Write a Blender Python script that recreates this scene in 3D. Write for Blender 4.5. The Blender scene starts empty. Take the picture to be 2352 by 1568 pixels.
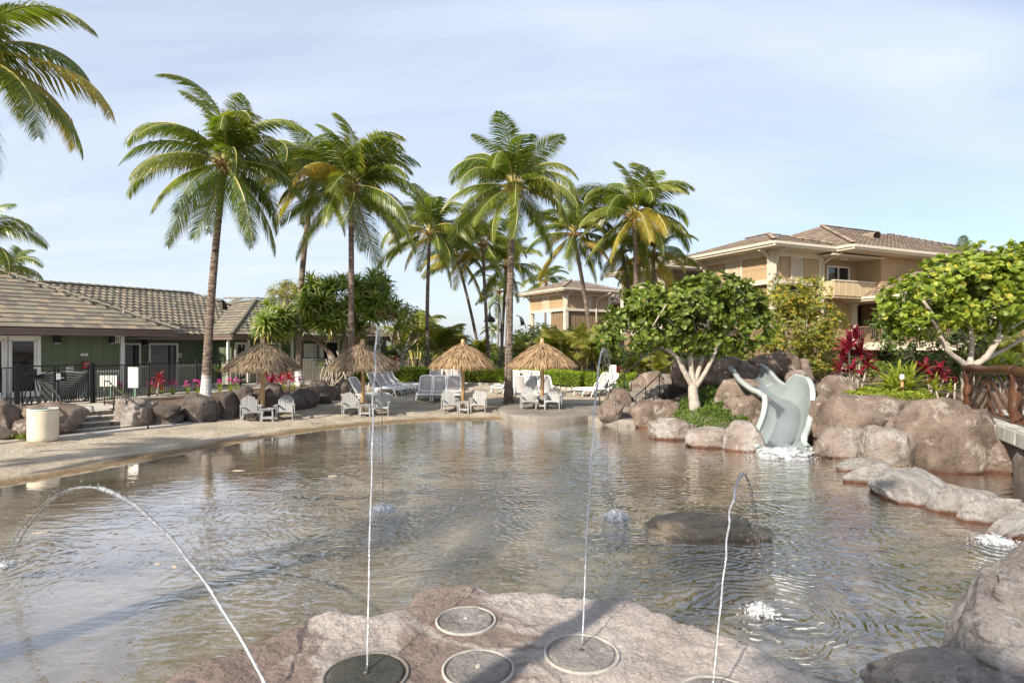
import bpy, math, random
import numpy as np
from mathutils import Vector, Matrix, noise

R = random.Random(7)
rng = np.random.default_rng(5)
S = bpy.context.scene
COL = S.collection
PI = math.pi
rad = math.radians

# ------------------------------------------------------------------ camera
F, HZ, ZC = 1360.0, 793.0, 2.8      # focal length, horizon row (photo 2352 wide), eye height
cam = bpy.data.cameras.new('camera')
cam.sensor_width = 36.0
cam.lens = 36.0 * F / 2352.0
cam.shift_y = 9.0 / 2352.0
cam.clip_start = 0.05
cam.clip_end = 3000.0
camo = bpy.data.objects.new('camera', cam)
camo.location = (0, 0, ZC)
camo.rotation_euler = (rad(90), 0, 0)
COL.objects.link(camo)
S.camera = camo

# ------------------------------------------------------------------ world, sun
SUN_EL, SUN_AZ = 34.0, 218.0        # azimuth clockwise from +Y
w = bpy.data.worlds.new('World')
S.world = w
w.use_nodes = True
wn = w.node_tree
wn.nodes.clear()
N = wn.nodes.new
out = N('ShaderNodeOutputWorld'); bg = N('ShaderNodeBackground')
sky = N('ShaderNodeTexSky'); sky.sky_type = 'NISHITA'; sky.sun_disc = False
sky.sun_elevation = rad(SUN_EL); sky.sun_rotation = rad(SUN_AZ)
sky.air_density = 1.0; sky.dust_density = 1.6; sky.ozone_density = 1.6
tc = N('ShaderNodeTexCoord'); sep = N('ShaderNodeSeparateXYZ')
wn.links.new(tc.outputs['Generated'], sep.inputs[0])
zc_ = N('ShaderNodeMath'); zc_.operation = 'ADD'; zc_.inputs[1].default_value = 0.22
wn.links.new(sep.outputs['Z'], zc_.inputs[0])
mx = N('ShaderNodeMath'); mx.operation = 'MAXIMUM'; mx.inputs[1].default_value = 0.1
wn.links.new(zc_.outputs[0], mx.inputs[0])
dv = N('ShaderNodeVectorMath'); dv.operation = 'DIVIDE'
cmb = N('ShaderNodeCombineXYZ')
for k in 'XYZ': wn.links.new(mx.outputs[0], cmb.inputs[k])
wn.links.new(tc.outputs['Generated'], dv.inputs[0]); wn.links.new(cmb.outputs[0], dv.inputs[1])
mp = N('ShaderNodeMapping'); mp.inputs['Rotation'].default_value = (0, 0, rad(28)); mp.inputs['Scale'].default_value = (0.55, 1.7, 0.6)
wn.links.new(dv.outputs[0], mp.inputs[0])
n1 = N('ShaderNodeTexNoise'); n1.inputs['Scale'].default_value = 1.25; n1.inputs['Detail'].default_value = 7; n1.inputs['Roughness'].default_value = .5; n1.inputs['Distortion'].default_value = .5
wn.links.new(mp.outputs[0], n1.inputs['Vector'])
cr = N('ShaderNodeValToRGB'); cr.color_ramp.elements[0].position = .3; cr.color_ramp.elements[1].position = .78
cr.color_ramp.elements[0].color = (.25, .25, .25, 1); cr.color_ramp.elements[1].color = (.85, .85, .85, 1)
wn.links.new(n1.outputs['Fac'], cr.inputs[0])
# thin overall veil, thicker to the left where the photograph's cirrus is
vl = N('ShaderNodeMapRange'); vl.inputs['From Min'].default_value = .5; vl.inputs['From Max'].default_value = -.7
vl.inputs['To Min'].default_value = .0; vl.inputs['To Max'].default_value = .22
wn.links.new(sep.outputs['X'], vl.inputs['Value'])
ad = N('ShaderNodeMath'); ad.operation = 'ADD'; ad.use_clamp = True
wn.links.new(cr.outputs[0], ad.inputs[0]); wn.links.new(vl.outputs[0], ad.inputs[1])
mixc = N('ShaderNodeMixRGB'); mixc.inputs[2].default_value = (4.9, 5.3, 6.15, 1)
wn.links.new(ad.outputs[0], mixc.inputs[0]); wn.links.new(sky.outputs[0], mixc.inputs[1])
wn.links.new(mixc.outputs[0], bg.inputs[0])
bg.inputs['Strength'].default_value = 0.12
wn.links.new(bg.outputs[0], out.inputs[0])

sl = bpy.data.lights.new('sun', 'SUN'); sl.energy = 5.0; sl.angle = rad(.6); sl.color = (1, .9, .76)
so = bpy.data.objects.new('sun', sl); COL.objects.link(so)
sd = Vector((-math.sin(rad(SUN_AZ)) * math.cos(rad(SUN_EL)), -math.cos(rad(SUN_AZ)) * math.cos(rad(SUN_EL)), -math.sin(rad(SUN_EL))))
so.rotation_euler = sd.to_track_quat('-Z', 'Y').to_euler()
so.location = (0, 0, 30)
S.view_settings.view_transform = 'Standard'; S.view_settings.look = 'None'
S.view_settings.gamma = 1; S.view_settings.use_curve_mapping = False
S.view_settings.exposure = 0.64
S.cycles.max_bounces = 6; S.cycles.diffuse_bounces = 3; S.cycles.glossy_bounces = 3
S.cycles.transparent_max_bounces = 12; S.cycles.transmission_bounces = 3
S.cycles.sample_clamp_indirect = 6
S.cycles.use_denoising = True

# ------------------------------------------------------------------ helpers
def P(u, v, Y):
    return Vector(((u - 1176) / F * Y, Y, ZC - (v - HZ) / F * Y))

def Gz(u, v, z):
    Y = (ZC - z) * F / (v - HZ)
    return Vector(((u - 1176) / F * Y, Y, z))

def tag(o, label=None, cat=None, group=None, kind=None):
    if label: o['label'] = label
    if cat: o['category'] = cat
    if group: o['group'] = group
    if kind: o['kind'] = kind
    return o

def link(name, me, parent=None, mats=None, loc=None, rot=None, scale=None):
    o = bpy.data.objects.new(name, me)
    COL.objects.link(o)
    if mats:
        for m in (mats if isinstance(mats, (list, tuple)) else [mats]):
            me.materials.append(m)
    if loc is not None: o.location = loc
    if rot is not None: o.rotation_euler = rot
    if scale is not None: o.scale = scale
    if parent: o.parent = parent
    return o

def empty(name, loc, label, cat, group=None, rz=0):
    o = bpy.data.objects.new(name, None)
    o.empty_display_size = .2
    COL.objects.link(o)
    o.location = loc; o.rotation_euler = (0, 0, rz)
    return tag(o, label, cat, group)

def put(o, M4):
    o.matrix_local = M4
    return o

KIDS = {}
def copy_tree(o, parent=None):
    c = o.copy(); COL.objects.link(c)
    if parent: c.parent = parent
    for ch in list(o.children): copy_tree(ch, c)
    return c

def smooth(me, on=True):
    me.polygons.foreach_set('use_smooth', [on] * len(me.polygons))

class MB:
    """collects geometry for one mesh"""
    def __init__(s): s.v = []; s.f = []; s.mi = []
    def add(s, vs, fs, mi=0):
        b = len(s.v); s.v += [tuple(v) for v in vs]
        for f in fs: s.f.append(tuple(i + b for i in f)); s.mi.append(mi)
    def box(s, c, d, rot=None, mi=0, taper=1.0):
        x, y, z = d[0] / 2, d[1] / 2, d[2] / 2
        vs = [Vector((sx * x * (taper if sz > 0 else 1), sy * y * (taper if sz > 0 else 1), sz * z)) for sz in (-1, 1) for sy in (-1, 1) for sx in (-1, 1)]
        if rot is not None: vs = [rot @ v for v in vs]
        s.add([v + Vector(c) for v in vs], [(0, 2, 3, 1), (4, 5, 7, 6), (0, 1, 5, 4), (2, 6, 7, 3), (0, 4, 6, 2), (1, 3, 7, 5)], mi)
    def bar(s, a, b, w, h, up=(0, 0, 1), mi=0):
        a, b = Vector(a), Vector(b); d = (b - a); L = d.length; d.normalize()
        up = Vector(up); y = up.cross(d)
        if y.length < 1e-4: y = Vector((1, 0, 0)).cross(d)
        y.normalize(); z = d.cross(y)
        s.box((a + b) / 2, (L, w, h), Matrix((d, y, z)).transposed(), mi)
    def tube(s, pts, r, n=8, mi=0, cap=True, closed=False):
        pts = [Vector(p) for p in pts]; m = len(pts)
        if not isinstance(r, (list, tuple)): r = [r] * m
        b = len(s.v); prev = None
        for i, p in enumerate(pts):
            if closed: t = pts[(i + 1) % m] - pts[i - 1]
            else: t = pts[min(i + 1, m - 1)] - pts[max(i - 1, 0)]
            t.normalize()
            if prev is None:
                a = Vector((0, 0, 1)) if abs(t.z) < .9 else Vector((1, 0, 0))
                x = a.cross(t).normalized()
            else:
                x = (prev - t * prev.dot(t)).normalized()
            prev = x; y = t.cross(x)
            for k in range(n):
                an = 2 * PI * k / n
                s.v.append(tuple(p + (x * math.cos(an) + y * math.sin(an)) * r[i]))
        for i in range(m if closed else m - 1):
            j = (i + 1) % m
            for k in range(n):
                s.f.append((b + i * n + k, b + i * n + (k + 1) % n, b + j * n + (k + 1) % n, b + j * n + k)); s.mi.append(mi)
        if cap and not closed:
            s.f.append(tuple(b + k for k in reversed(range(n)))); s.mi.append(mi)
            s.f.append(tuple(b + (m - 1) * n + k for k in range(n))); s.mi.append(mi)
    def lathe(s, prof, n=24, c=(0, 0, 0), mi=0, cap=True):
        b = len(s.v)
        for (r, z) in prof:
            for k in range(n):
                a = 2 * PI * k / n; s.v.append((c[0] + r * math.cos(a), c[1] + r * math.sin(a), c[2] + z))
        for i in range(len(prof) - 1):
            for k in range(n):
                s.f.append((b + i * n + k, b + i * n + (k + 1) % n, b + (i + 1) * n + (k + 1) % n, b + (i + 1) * n + k)); s.mi.append(mi)
        if cap:
            s.f.append(tuple(b + k for k in reversed(range(n)))); s.mi.append(mi)
            s.f.append(tuple(b + (len(prof) - 1) * n + k for k in range(n))); s.mi.append(mi)
    def prism(s, poly, z0, z1, mi=0):
        n = len(poly); vs = [(p[0], p[1], z0) for p in poly] + [(p[0], p[1], z1) for p in poly]
        s.add(vs, [tuple(reversed(range(n))), tuple(range(n, 2 * n))] + [(i, (i + 1) % n, n + (i + 1) % n, n + i) for i in range(n)], mi)
    def mesh(s, name='part', sm=False):
        me = bpy.data.meshes.new(name); me.from_pydata(s.v, [], s.f)
        if any(s.mi): me.polygons.foreach_set('material_index', s.mi)
        if sm: smooth(me)
        me.update(); return me
    def obj(s, name, mats, parent=None, sm=False, loc=None, rot=None):
        return link(name, s.mesh(name, sm), parent, mats, loc, rot)

def slab(poly3, t, mb, mi=0):
    """planar polygon given thickness t along its normal (downwards)"""
    ps = [Vector(p) for p in poly3]
    n = (ps[1] - ps[0]).cross(ps[2] - ps[0]).normalized()
    if n.z < 0: n = -n; ps.reverse()
    q = [p - n * t for p in ps]; k = len(ps)
    mb.add(ps + q, [tuple(range(k)), tuple(reversed(range(k, 2 * k)))] + [((i + 1) % k, i, k + i, k + (i + 1) % k) for i in range(k)], mi)

def np_mesh(name, V, faces, nrep, sm=False):
    """V (nrep*k,3); faces: template face list for one copy"""
    k = len(V) // nrep
    tot = np.array([len(f) for f in faces]); li = np.concatenate([np.array(f) for f in faces])
    loops = (li[None, :] + (np.arange(nrep) * k)[:, None]).ravel()
    tots = np.tile(tot, nrep); starts = np.concatenate([[0], np.cumsum(tots)[:-1]])
    me = bpy.data.meshes.new(name)
    me.vertices.add(len(V)); me.vertices.foreach_set('co', np.ascontiguousarray(V, dtype=np.float32).ravel())
    me.loops.add(len(loops)); me.loops.foreach_set('vertex_index', loops.astype(np.int32))
    me.polygons.add(len(starts)); me.polygons.foreach_set('loop_start', starts.astype(np.int32))
    if sm: me.polygons.foreach_set('use_smooth', [True] * len(starts))
    me.update(calc_edges=True); me.validate()
    return me

def scatter(name, tmpl, Ms, Ts, mats, parent=None, kind='stuff', sm=False):
    tv, tf = tmpl[:2]; tv = np.array(tv, float)
    V = np.einsum('nij,kj->nki', Ms, tv) + Ts[:, None, :]
    me = np_mesh(name, V.reshape(-1, 3), tf, len(Ms), sm)
    if len(tmpl) > 2: me.polygons.foreach_set('material_index', np.tile(np.array(tmpl[2], dtype=np.int32), len(Ms)))
    o = link(name, me, parent, mats)
    if kind: o['kind'] = kind
    return o

def nrm(a): return a / np.maximum(np.linalg.norm(a, axis=-1, keepdims=True), 1e-9)

def orient(D, up=(0, 0, 1), jit=.4, size=1.0):
    """matrices whose x column runs along D; normal near up"""
    D = nrm(D); n = len(D)
    U = np.array(up)[None, :] + rng.normal(0, jit, (n, 3))
    Z = nrm(U - (U * D).sum(1, keepdims=True) * D); Y = np.cross(Z, D)
    M = np.stack([D, Y, Z], axis=2)
    return M * (np.asarray(size).reshape(-1, 1, 1) if np.ndim(size) else size)

LEAF_ROUND = ([(0, 0, 0), (.35, .3, .03), (.8, .42, .02), (1.05, .16, -.03), (1.05, -.16, -.03), (.8, -.42, .02), (.35, -.3, .03)], [(0, 1, 2, 3), (0, 3, 4), (0, 4, 5, 6)])
LEAF_OVAL = ([(0, 0, 0), (.4, .2, .04), (1, 0, -.08), (.4, -.2, .04)], [(0, 1, 2), (0, 2, 3)])
LEAF_LONG = ([(0, .03, 0), (.35, .09, .0), (.7, .07, -.12), (1, 0, -.34), (.7, -.07, -.12), (.35, -.09, 0), (0, -.03, 0)], [(0, 1, 5, 6), (1, 2, 4, 5), (2, 3, 4)])
def strap(L=1, w=.07, bend=1.2, n=5, fold=.25, th0=0.0):
    vs = []; fs = []; x = z = 0; a = th0
    for i in range(n + 1):
        t = i / n; ww = w * (math.sin(PI * min(1, .25 + t * .75)) ** .7 if i < n else 0)
        vs += [(x, -ww, z + ww * fold), (x, 0, z), (x, ww, z + ww * fold)]
        x += math.cos(a) * L / n; z += math.sin(a) * L / n; a -= bend / n * (0.4 + 1.2 * t)
    for i in range(n):
        b = i * 3; fs += [(b, b + 1, b + 4, b + 3), (b + 1, b + 2, b + 5, b + 4)]
    return vs, fs

def parts_and_stuff(parent, pname, sname, tmpl, Ms, Ts, mat, nmax=300, sm=False):
    """the nmax pieces that show largest become part objects sharing one mesh, the rest one stuff part"""
    sc = np.linalg.norm(Ms[:, :, 0], axis=1) / np.maximum(np.linalg.norm(Ts + np.array(parent.matrix_basis.translation)[None] - np.array([0, 0, ZC]), axis=1), .5)
    idx = np.argsort(-(sc + rng.uniform(0, 1e-4, len(sc))))
    a, b = idx[:nmax], idx[nmax:]
    mb = MB(); mb.add(*tmpl[:2]); mb.mi = list(tmpl[2]) if len(tmpl) > 2 else mb.mi; me = mb.mesh(pname, sm)
    for m_ in (mat if isinstance(mat, (list, tuple)) else [mat]): me.materials.append(m_)
    for i in a:
        o = bpy.data.objects.new(pname, me); COL.objects.link(o); o.parent = parent
        M4 = Matrix.Identity(4)
        for r_ in range(3):
            for c_ in range(3): M4[r_][c_] = Ms[i, r_, c_]
            M4[r_][3] = Ts[i, r_]
        o.matrix_local = M4
    if len(b): scatter(sname, tmpl, Ms[b], Ts[b], mat, parent, sm=sm)

# ------------------------------------------------------------------ materials
def mat_new(name):
    m = bpy.data.materials.new(name); m.use_nodes = True
    nt = m.node_tree; nt.nodes.clear(); return m, nt, nt.nodes.new, nt.links.new

def ramp(nt, stops):
    r = nt.nodes.new('ShaderNodeValToRGB'); e = r.color_ramp.elements
    while len(e) > 1: e.remove(e[-1])
    e[0].position, e[0].color = stops[0][0], tuple(stops[0][1]) + (1,)
    for p, c in stops[1:]:
        x = e.new(p); x.color = tuple(c) + (1,)
    return r

def tex(nt, kind, scale, detail=6, rough=.6, coord='Object', stretch=None, dist=0):
    tc = nt.nodes.new('ShaderNodeTexCoord')
    src = tc.outputs[coord]
    if coord == 'Object' and False: pass
    if stretch:
        mp = nt.nodes.new('ShaderNodeMapping'); mp.inputs['Scale'].default_value = stretch
        nt.links.new(src, mp.inputs[0]); src = mp.outputs[0]
    if kind == 'noise':
        n = nt.nodes.new('ShaderNodeTexNoise'); n.inputs['Scale'].default_value = scale; n.inputs['Detail'].default_value = detail; n.inputs['Roughness'].default_value = rough; n.inputs['Distortion'].default_value = dist
    else:
        n = nt.nodes.new('ShaderNodeTexVoronoi'); n.inputs['Scale'].default_value = scale
        if kind == 'cracks': n.feature = 'DISTANCE_TO_EDGE'
    nt.links.new(src, n.inputs['Vector']); return n

def bump(nt, height, strength, dist=.02, prev=None):
    b = nt.nodes.new('ShaderNodeBump'); b.inputs['Strength'].default_value = strength; b.inputs['Distance'].default_value = dist
    nt.links.new(height, b.inputs['Height'])
    if prev: nt.links.new(prev.outputs[0], b.inputs['Normal'])
    return b

def mat(name, cols, scale=6, rough=.7, bmp=.3, bscale=40, bdist=.01, stretch=None, var=0, island=False, spec=.4, metal=0, hue=0, coord='Object', dirt=None):
    """noise between the given colours, optional per-object / per-piece brightness variation and fine relief"""
    m, nt, NN, LL = mat_new(name)
    o = NN('ShaderNodeOutputMaterial'); b = NN('ShaderNodeBsdfPrincipled'); LL(b.outputs[0], o.inputs[0])
    n = tex(nt, 'noise', scale, 7, .62, coord, stretch)
    k = len(cols); st = [(.3 + .4 * i / max(1, k - 1), c) for i, c in enumerate(cols)]
    r = ramp(nt, st); LL(n.outputs['Fac'], r.inputs[0]); col = r.outputs[0]
    if dirt:
        d = tex(nt, 'noise', dirt[1], 8, .7, coord); rr = ramp(nt, [(dirt[2], (0, 0, 0)), (dirt[2] + .12, (1, 1, 1))])
        LL(d.outputs['Fac'], rr.inputs[0]); mxx = NN('ShaderNodeMixRGB'); LL(rr.outputs[0], mxx.inputs[0]); LL(col, mxx.inputs[1]); mxx.inputs[2].default_value = tuple(dirt[0]) + (1,); col = mxx.outputs[0]
    if var or hue:
        if island: q = NN('ShaderNodeNewGeometry').outputs['Random Per Island']
        else: q = NN('ShaderNodeObjectInfo').outputs['Random']
        hs = NN('ShaderNodeHueSaturation')
        mr = NN('ShaderNodeMapRange'); mr.inputs['To Min'].default_value = 1 - var; mr.inputs['To Max'].default_value = 1 + var
        LL(q, mr.inputs[0]); LL(mr.outputs[0], hs.inputs['Value'])
        if hue:
            m2 = NN('ShaderNodeMapRange'); m2.inputs['To Min'].default_value = .5 - hue; m2.inputs['To Max'].default_value = .5 + hue
            w3 = NN('ShaderNodeMath'); w3.operation = 'FRACT'; w4 = NN('ShaderNodeMath'); w4.operation = 'MULTIPLY'; w4.inputs[1].default_value = 7.31
            LL(q, w4.inputs[0]); LL(w4.outputs[0], w3.inputs[0]); LL(w3.outputs[0], m2.inputs[0]); LL(m2.outputs[0], hs.inputs['Hue'])
        LL(col, hs.inputs['Color']); col = hs.outputs[0]
    LL(col, b.inputs['Base Color'])
    b.inputs['Roughness'].default_value = rough; b.inputs['Metallic'].default_value = metal; b.inputs['Specular IOR Level'].default_value = spec
    if bmp:
        bn = tex(nt, 'noise', bscale, 5, .65, coord, stretch); bb = bump(nt, bn.outputs['Fac'], bmp, bdist); LL(bb.outputs[0], b.inputs['Normal'])
    return m

def leafmat(name, c1, c2, c3=None, trans=.35, rough=.42, var=.35, hue=.02, island=True, tipcol=None, frac=.0):
    m, nt, NN, LL = mat_new(name)
    o = NN('ShaderNodeOutputMaterial'); b = NN('ShaderNodeBsdfPrincipled'); t = NN('ShaderNodeBsdfTranslucent'); ms = NN('ShaderNodeMixShader')
    q = (NN('ShaderNodeNewGeometry').outputs['Random Per Island'] if island else NN('ShaderNodeObjectInfo').outputs['Random'])
    oi = NN('ShaderNodeObjectInfo').outputs['Random']; sm_ = NN('ShaderNodeMath'); sm_.operation = 'ADD'; LL(q, sm_.inputs[0]); LL(oi, sm_.inputs[1])
    fr = NN('ShaderNodeMath'); fr.operation = 'FRACT'; LL(sm_.outputs[0], fr.inputs[0]); q = fr.outputs[0]
    st = [(0, c1), (.75, c2)]
    if c3: st += [(1 - frac, c2), (min(1, 1 - frac + .05), c3)]
    r = ramp(nt, st); LL(q, r.inputs[0]); col = r.outputs[0]
    n = tex(nt, 'noise', .9, 3, .6, 'Object'); hs = NN('ShaderNodeHueSaturation')
    mr = NN('ShaderNodeMapRange'); mr.inputs['From Min'].default_value = .3; mr.inputs['From Max'].default_value = .7; mr.inputs['To Min'].default_value = 1 - var; mr.inputs['To Max'].default_value = 1 + var
    LL(n.outputs['Fac'], mr.inputs[0]); LL(mr.outputs[0], hs.inputs['Value']); LL(col, hs.inputs['Color']); col = hs.outputs[0]
    if tipcol:
        at = NN('ShaderNodeAttribute'); at.attribute_name = 'tip'; mm = NN('ShaderNodeMixRGB'); mm.inputs[2].default_value = tuple(tipcol) + (1,)
        pw = NN('ShaderNodeMath'); pw.operation = 'MULTIPLY'; LL(at.outputs['Fac'], pw.inputs[0]); LL(oi, pw.inputs[1])
        LL(pw.outputs[0], mm.inputs[0]); LL(col, mm.inputs[1]); col = mm.outputs[0]
    LL(col, b.inputs['Base Color']); b.inputs['Roughness'].default_value = rough; b.inputs['Specular IOR Level'].default_value = .5
    g = NN('ShaderNodeMixRGB'); g.blend_type = 'MULTIPLY'; g.inputs[0].default_value = 1; g.inputs[2].default_value = (1.6, 1.7, .7, 1); LL(col, g.inputs[1]); LL(g.outputs[0], t.inputs[0])
    ms.inputs[0].default_value = trans; LL(b.outputs[0], ms.inputs[1]); LL(t.outputs[0], ms.inputs[2]); LL(ms.outputs[0], o.inputs[0])
    return m

def rockmat(name, cols, pale, palepos=.56, red=True, bscale=3, wet=False, bmp=.9, pits=.5, cracks=0):
    m, nt, NN, LL = mat_new(name)
    o = NN('ShaderNodeOutputMaterial'); b = NN('ShaderNodeBsdfPrincipled'); LL(b.outputs[0], o.inputs[0])
    geo = NN('ShaderNodeNewGeometry'); 
    def tx(kind, scale, detail=8, rough=.62, dist=0, stretch=None):
        src = geo.outputs['Position']
        if stretch:
            mp = NN('ShaderNodeMapping'); mp.inputs['Scale'].default_value = stretch; LL(src, mp.inputs[0]); src = mp.outputs[0]
        if kind == 'n': n = NN('ShaderNodeTexNoise'); n.inputs['Detail'].default_value = detail; n.inputs['Roughness'].default_value = rough; n.inputs['Distortion'].default_value = dist
        else: n = NN('ShaderNodeTexVoronoi')
        n.inputs['Scale'].default_value = scale; LL(src, n.inputs['Vector']); return n
    a = tx('n', 1.1, 9, .6, .3); r = ramp(nt, [(.32 + .36 * i / (len(cols) - 1), c) for i, c in enumerate(cols)]); LL(a.outputs['Fac'], r.inputs[0]); col = r.outputs[0]
    p = tx('n', 1.9, 10, .68, .8); rp = ramp(nt, [(palepos, (0, 0, 0)), (palepos + .07, (1, 1, 1))]); LL(p.outputs['Fac'], rp.inputs[0])
    fine = tx('n', 22, 6, .7); mf = NN('ShaderNodeMath'); mf.operation = 'MULTIPLY'; rf = ramp(nt, [(.35, (.2,) * 3), (.6, (1,) * 3)]); LL(fine.outputs['Fac'], rf.inputs[0]); LL(rp.outputs[0], mf.inputs[0]); LL(rf.outputs[0], mf.inputs[1])
    mm = NN('ShaderNodeMixRGB'); LL(mf.outputs[0], mm.inputs[0]); LL(col, mm.inputs[1]); mm.inputs[2].default_value = tuple(pale) + (1,); col = mm.outputs[0]
    # dark pores
    v = tx('n', 7, 12, .82); rv = ramp(nt, [(.38, (.3,) * 3), (.48, (1,) * 3)]); LL(v.outputs['Fac'], rv.inputs[0])
    m3 = NN('ShaderNodeMixRGB'); m3.blend_type = 'MULTIPLY'; m3.inputs[0].default_value = pits; LL(col, m3.inputs[1]); LL(rv.outputs[0], m3.inputs[2]); col = m3.outputs[0]
    crk = None
    if cracks:   # a few hairline cracks wandering over the stone
        wn_ = tx('n', 1.7, 5, .6); vm = NN('ShaderNodeVectorMath'); vm.operation = 'MULTIPLY_ADD'; vm.inputs[1].default_value = (.7, .7, .7); LL(wn_.outputs['Color'], vm.inputs[0]); LL(geo.outputs['Position'], vm.inputs[2])
        vv = NN('ShaderNodeTexVoronoi'); vv.feature = 'DISTANCE_TO_EDGE'; vv.inputs['Scale'].default_value = cracks; LL(vm.outputs[0], vv.inputs['Vector'])
        crk = ramp(nt, [(.0, (0, 0, 0)), (.008, (1, 1, 1))]); LL(vv.outputs['Distance'], crk.inputs[0])
        m6 = NN('ShaderNodeMixRGB'); m6.blend_type = 'MULTIPLY'; m6.inputs[0].default_value = .38; LL(col, m6.inputs[1]); LL(crk.outputs[0], m6.inputs[2]); col = m6.outputs[0]
    rough = .82
    if red:   # iron-red band that the water leaves along the waterline
        sp = NN('ShaderNodeSeparateXYZ'); LL(geo.outputs['Position'], sp.inputs[0])
        nz = tx('n', 2.5, 5); ad = NN('ShaderNodeMath'); ad.operation = 'MULTIPLY_ADD'; ad.inputs[1].default_value = -.16; LL(nz.outputs['Fac'], ad.inputs[0]); LL(sp.outputs['Z'], ad.inputs[2])
        mr = NN('ShaderNodeMapRange'); mr.inputs['From Min'].default_value = .0; mr.inputs['From Max'].default_value = -.06; LL(ad.outputs[0], mr.inputs[0])
        m4 = NN('ShaderNodeMixRGB'); LL(mr.outputs[0], m4.inputs[0]); LL(col, m4.inputs[1]); m4.inputs[2].default_value = (.13, .06, .035, 1); col = m4.outputs[0]
    b.inputs['Roughness'].default_value = rough; b.inputs['Specular IOR Level'].default_value = .35
    if wet:
        # wet patches on the ledge: darker, redder and glossy (they have a shape of their own)
        wv = tx('n', .55, 5, .62, .9); wr = ramp(nt, [(.50, (1, 1, 1)), (.545, (0, 0, 0))])
        sx = NN('ShaderNodeSeparateXYZ'); LL(geo.outputs['Position'], sx.inputs[0])
        mr2 = NN('ShaderNodeMapRange'); mr2.inputs['From Min'].default_value = -2.2; mr2.inputs['From Max'].default_value = .9; mr2.inputs['To Min'].default_value = -.13; mr2.inputs['To Max'].default_value = .17; LL(sx.outputs['X'], mr2.inputs[0])
        a2 = NN('ShaderNodeMath'); a2.operation = 'ADD'; LL(wv.outputs['Fac'], a2.inputs[0]); LL(mr2.outputs[0], a2.inputs[1]); LL(a2.outputs[0], wr.inputs[0])
        m5 = NN('ShaderNodeMixRGB'); m5.blend_type = 'MULTIPLY'; m5.inputs[2].default_value = (.6, .51, .48, 1); LL(wr.outputs[0], m5.inputs[0]); LL(col, m5.inputs[1]); col = m5.outputs[0]
        mr3 = NN('ShaderNodeMapRange'); mr3.inputs['To Min'].default_value = .85; mr3.inputs['To Max'].default_value = .34; LL(wr.outputs[0], mr3.inputs[0]); LL(mr3.outputs[0], b.inputs['Roughness'])
    LL(col, b.inputs['Base Color'])
    h1 = tx('n', bscale, 12, .7, .4); h2 = tx('n', bscale * 9, 6, .7); h3 = tx('v', bscale * 5)
    b1 = bump(nt, h1.outputs['Fac'], min(1, bmp), .22); b2 = bump(nt, h2.outputs['Fac'], min(1, bmp), .03, b1); b3 = bump(nt, h3.outputs['Distance'], .4 * bmp, .03, b2)
    if crk: b4 = bump(nt, crk.outputs[0], .5, .02, b3); b3 = b4
    LL(b3.outputs[0], b.inputs['Normal'])
    return m

M = {}
M['metal_black'] = mat('black_metal', [(.012, .011, .011), (.02, .018, .017)], 8, .42, .1, 60)
M['bronze'] = mat('bronze_rail', [(.045, .036, .03), (.08, .065, .055)], 9, .4, .1, 60, metal=.3)
M['steel'] = mat('dull_steel', [(.12, .115, .11), (.2, .19, .18)], 9, .35, .1, 60, metal=.8)
M['railblack'] = mat('dark_rail', [(.03, .03, .032), (.06, .06, .06)], 9, .35, .1, 60, metal=.4)
M['white'] = mat('white_trim', [(.68, .67, .63), (.8, .79, .75)], 2, .6, .1, 50)
M['cream'] = mat('cream_sign', [(.72, .69, .6), (.8, .78, .7)], 3, .5, .05, 50)
M['plastic_white'] = mat('white_plastic', [(.76, .76, .75), (.84, .84, .83)], 3, .38, .05, 60)
M['sling'] = mat('sling_fabric', [(.36, .33, .32), (.43, .4, .385)], 6, .8, .4, 300, .002, var=.06)
M['chair'] = mat('grey_lumber', [(.29, .295, .29), (.37, .37, .36)], 5, .62, .25, 60, .004, stretch=(1, 1, .2), var=.08)
M['green'] = mat('green_board', [(.1, .13, .075), (.125, .157, .092)], 1.5, .72, .12, 60, .003)
M['sage'] = mat('sage_board', [(.3, .32, .26), (.38, .4, .33)], 1.5, .72, .12, 60, .003)
M['fascia'] = mat('brown_fascia', [(.16, .115, .1), (.2, .145, .127)], 2, .6, .1, 50)
M['door_grey'] = mat('grey_door', [(.17, .17, .18), (.21, .21, .22)], 1.2, .5, .05, 60)
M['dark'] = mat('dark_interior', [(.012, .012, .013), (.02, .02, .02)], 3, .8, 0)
M['red'] = mat('red_case', [(.35, .02, .03), (.45, .03, .04)], 5, .4, .05, 60)
M['tanA'] = mat('tan_siding', [(.37, .265, .15), (.43, .31, .18)], .9, .75, .1, 60)
M['tanB'] = mat('brown_board', [(.205, .14, .08), (.245, .17, .1)], .9, .75, .1, 60)
M['trim'] = mat('cream_trim', [(.56, .5, .39), (.62, .56, .45)], 1.5, .65, .1, 50)
M['balc'] = mat('balcony_cream', [(.46, .36, .22), (.52, .41, .26)], 1, .7, .1, 50)
M['rtile'] = mat('brown_roof_tile', [(.19, .14, .105), (.29, .225, .17)], 1.4, .85, .3, 30, .01, var=.3, island=True)
M['gtile'] = None
M['glass'] = None
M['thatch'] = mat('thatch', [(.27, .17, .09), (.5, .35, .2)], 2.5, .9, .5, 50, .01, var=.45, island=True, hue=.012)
M['thatch_core'] = mat('thatch_core', [(.12, .08, .045), (.2, .13, .07)], 8, .95, .5, 30, .02)
M['pole'] = mat('umbrella_pole', [(.38, .24, .11), (.52, .35, .18)], 3, .6, .4, 30, .01, stretch=(3, 3, .4))
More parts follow.
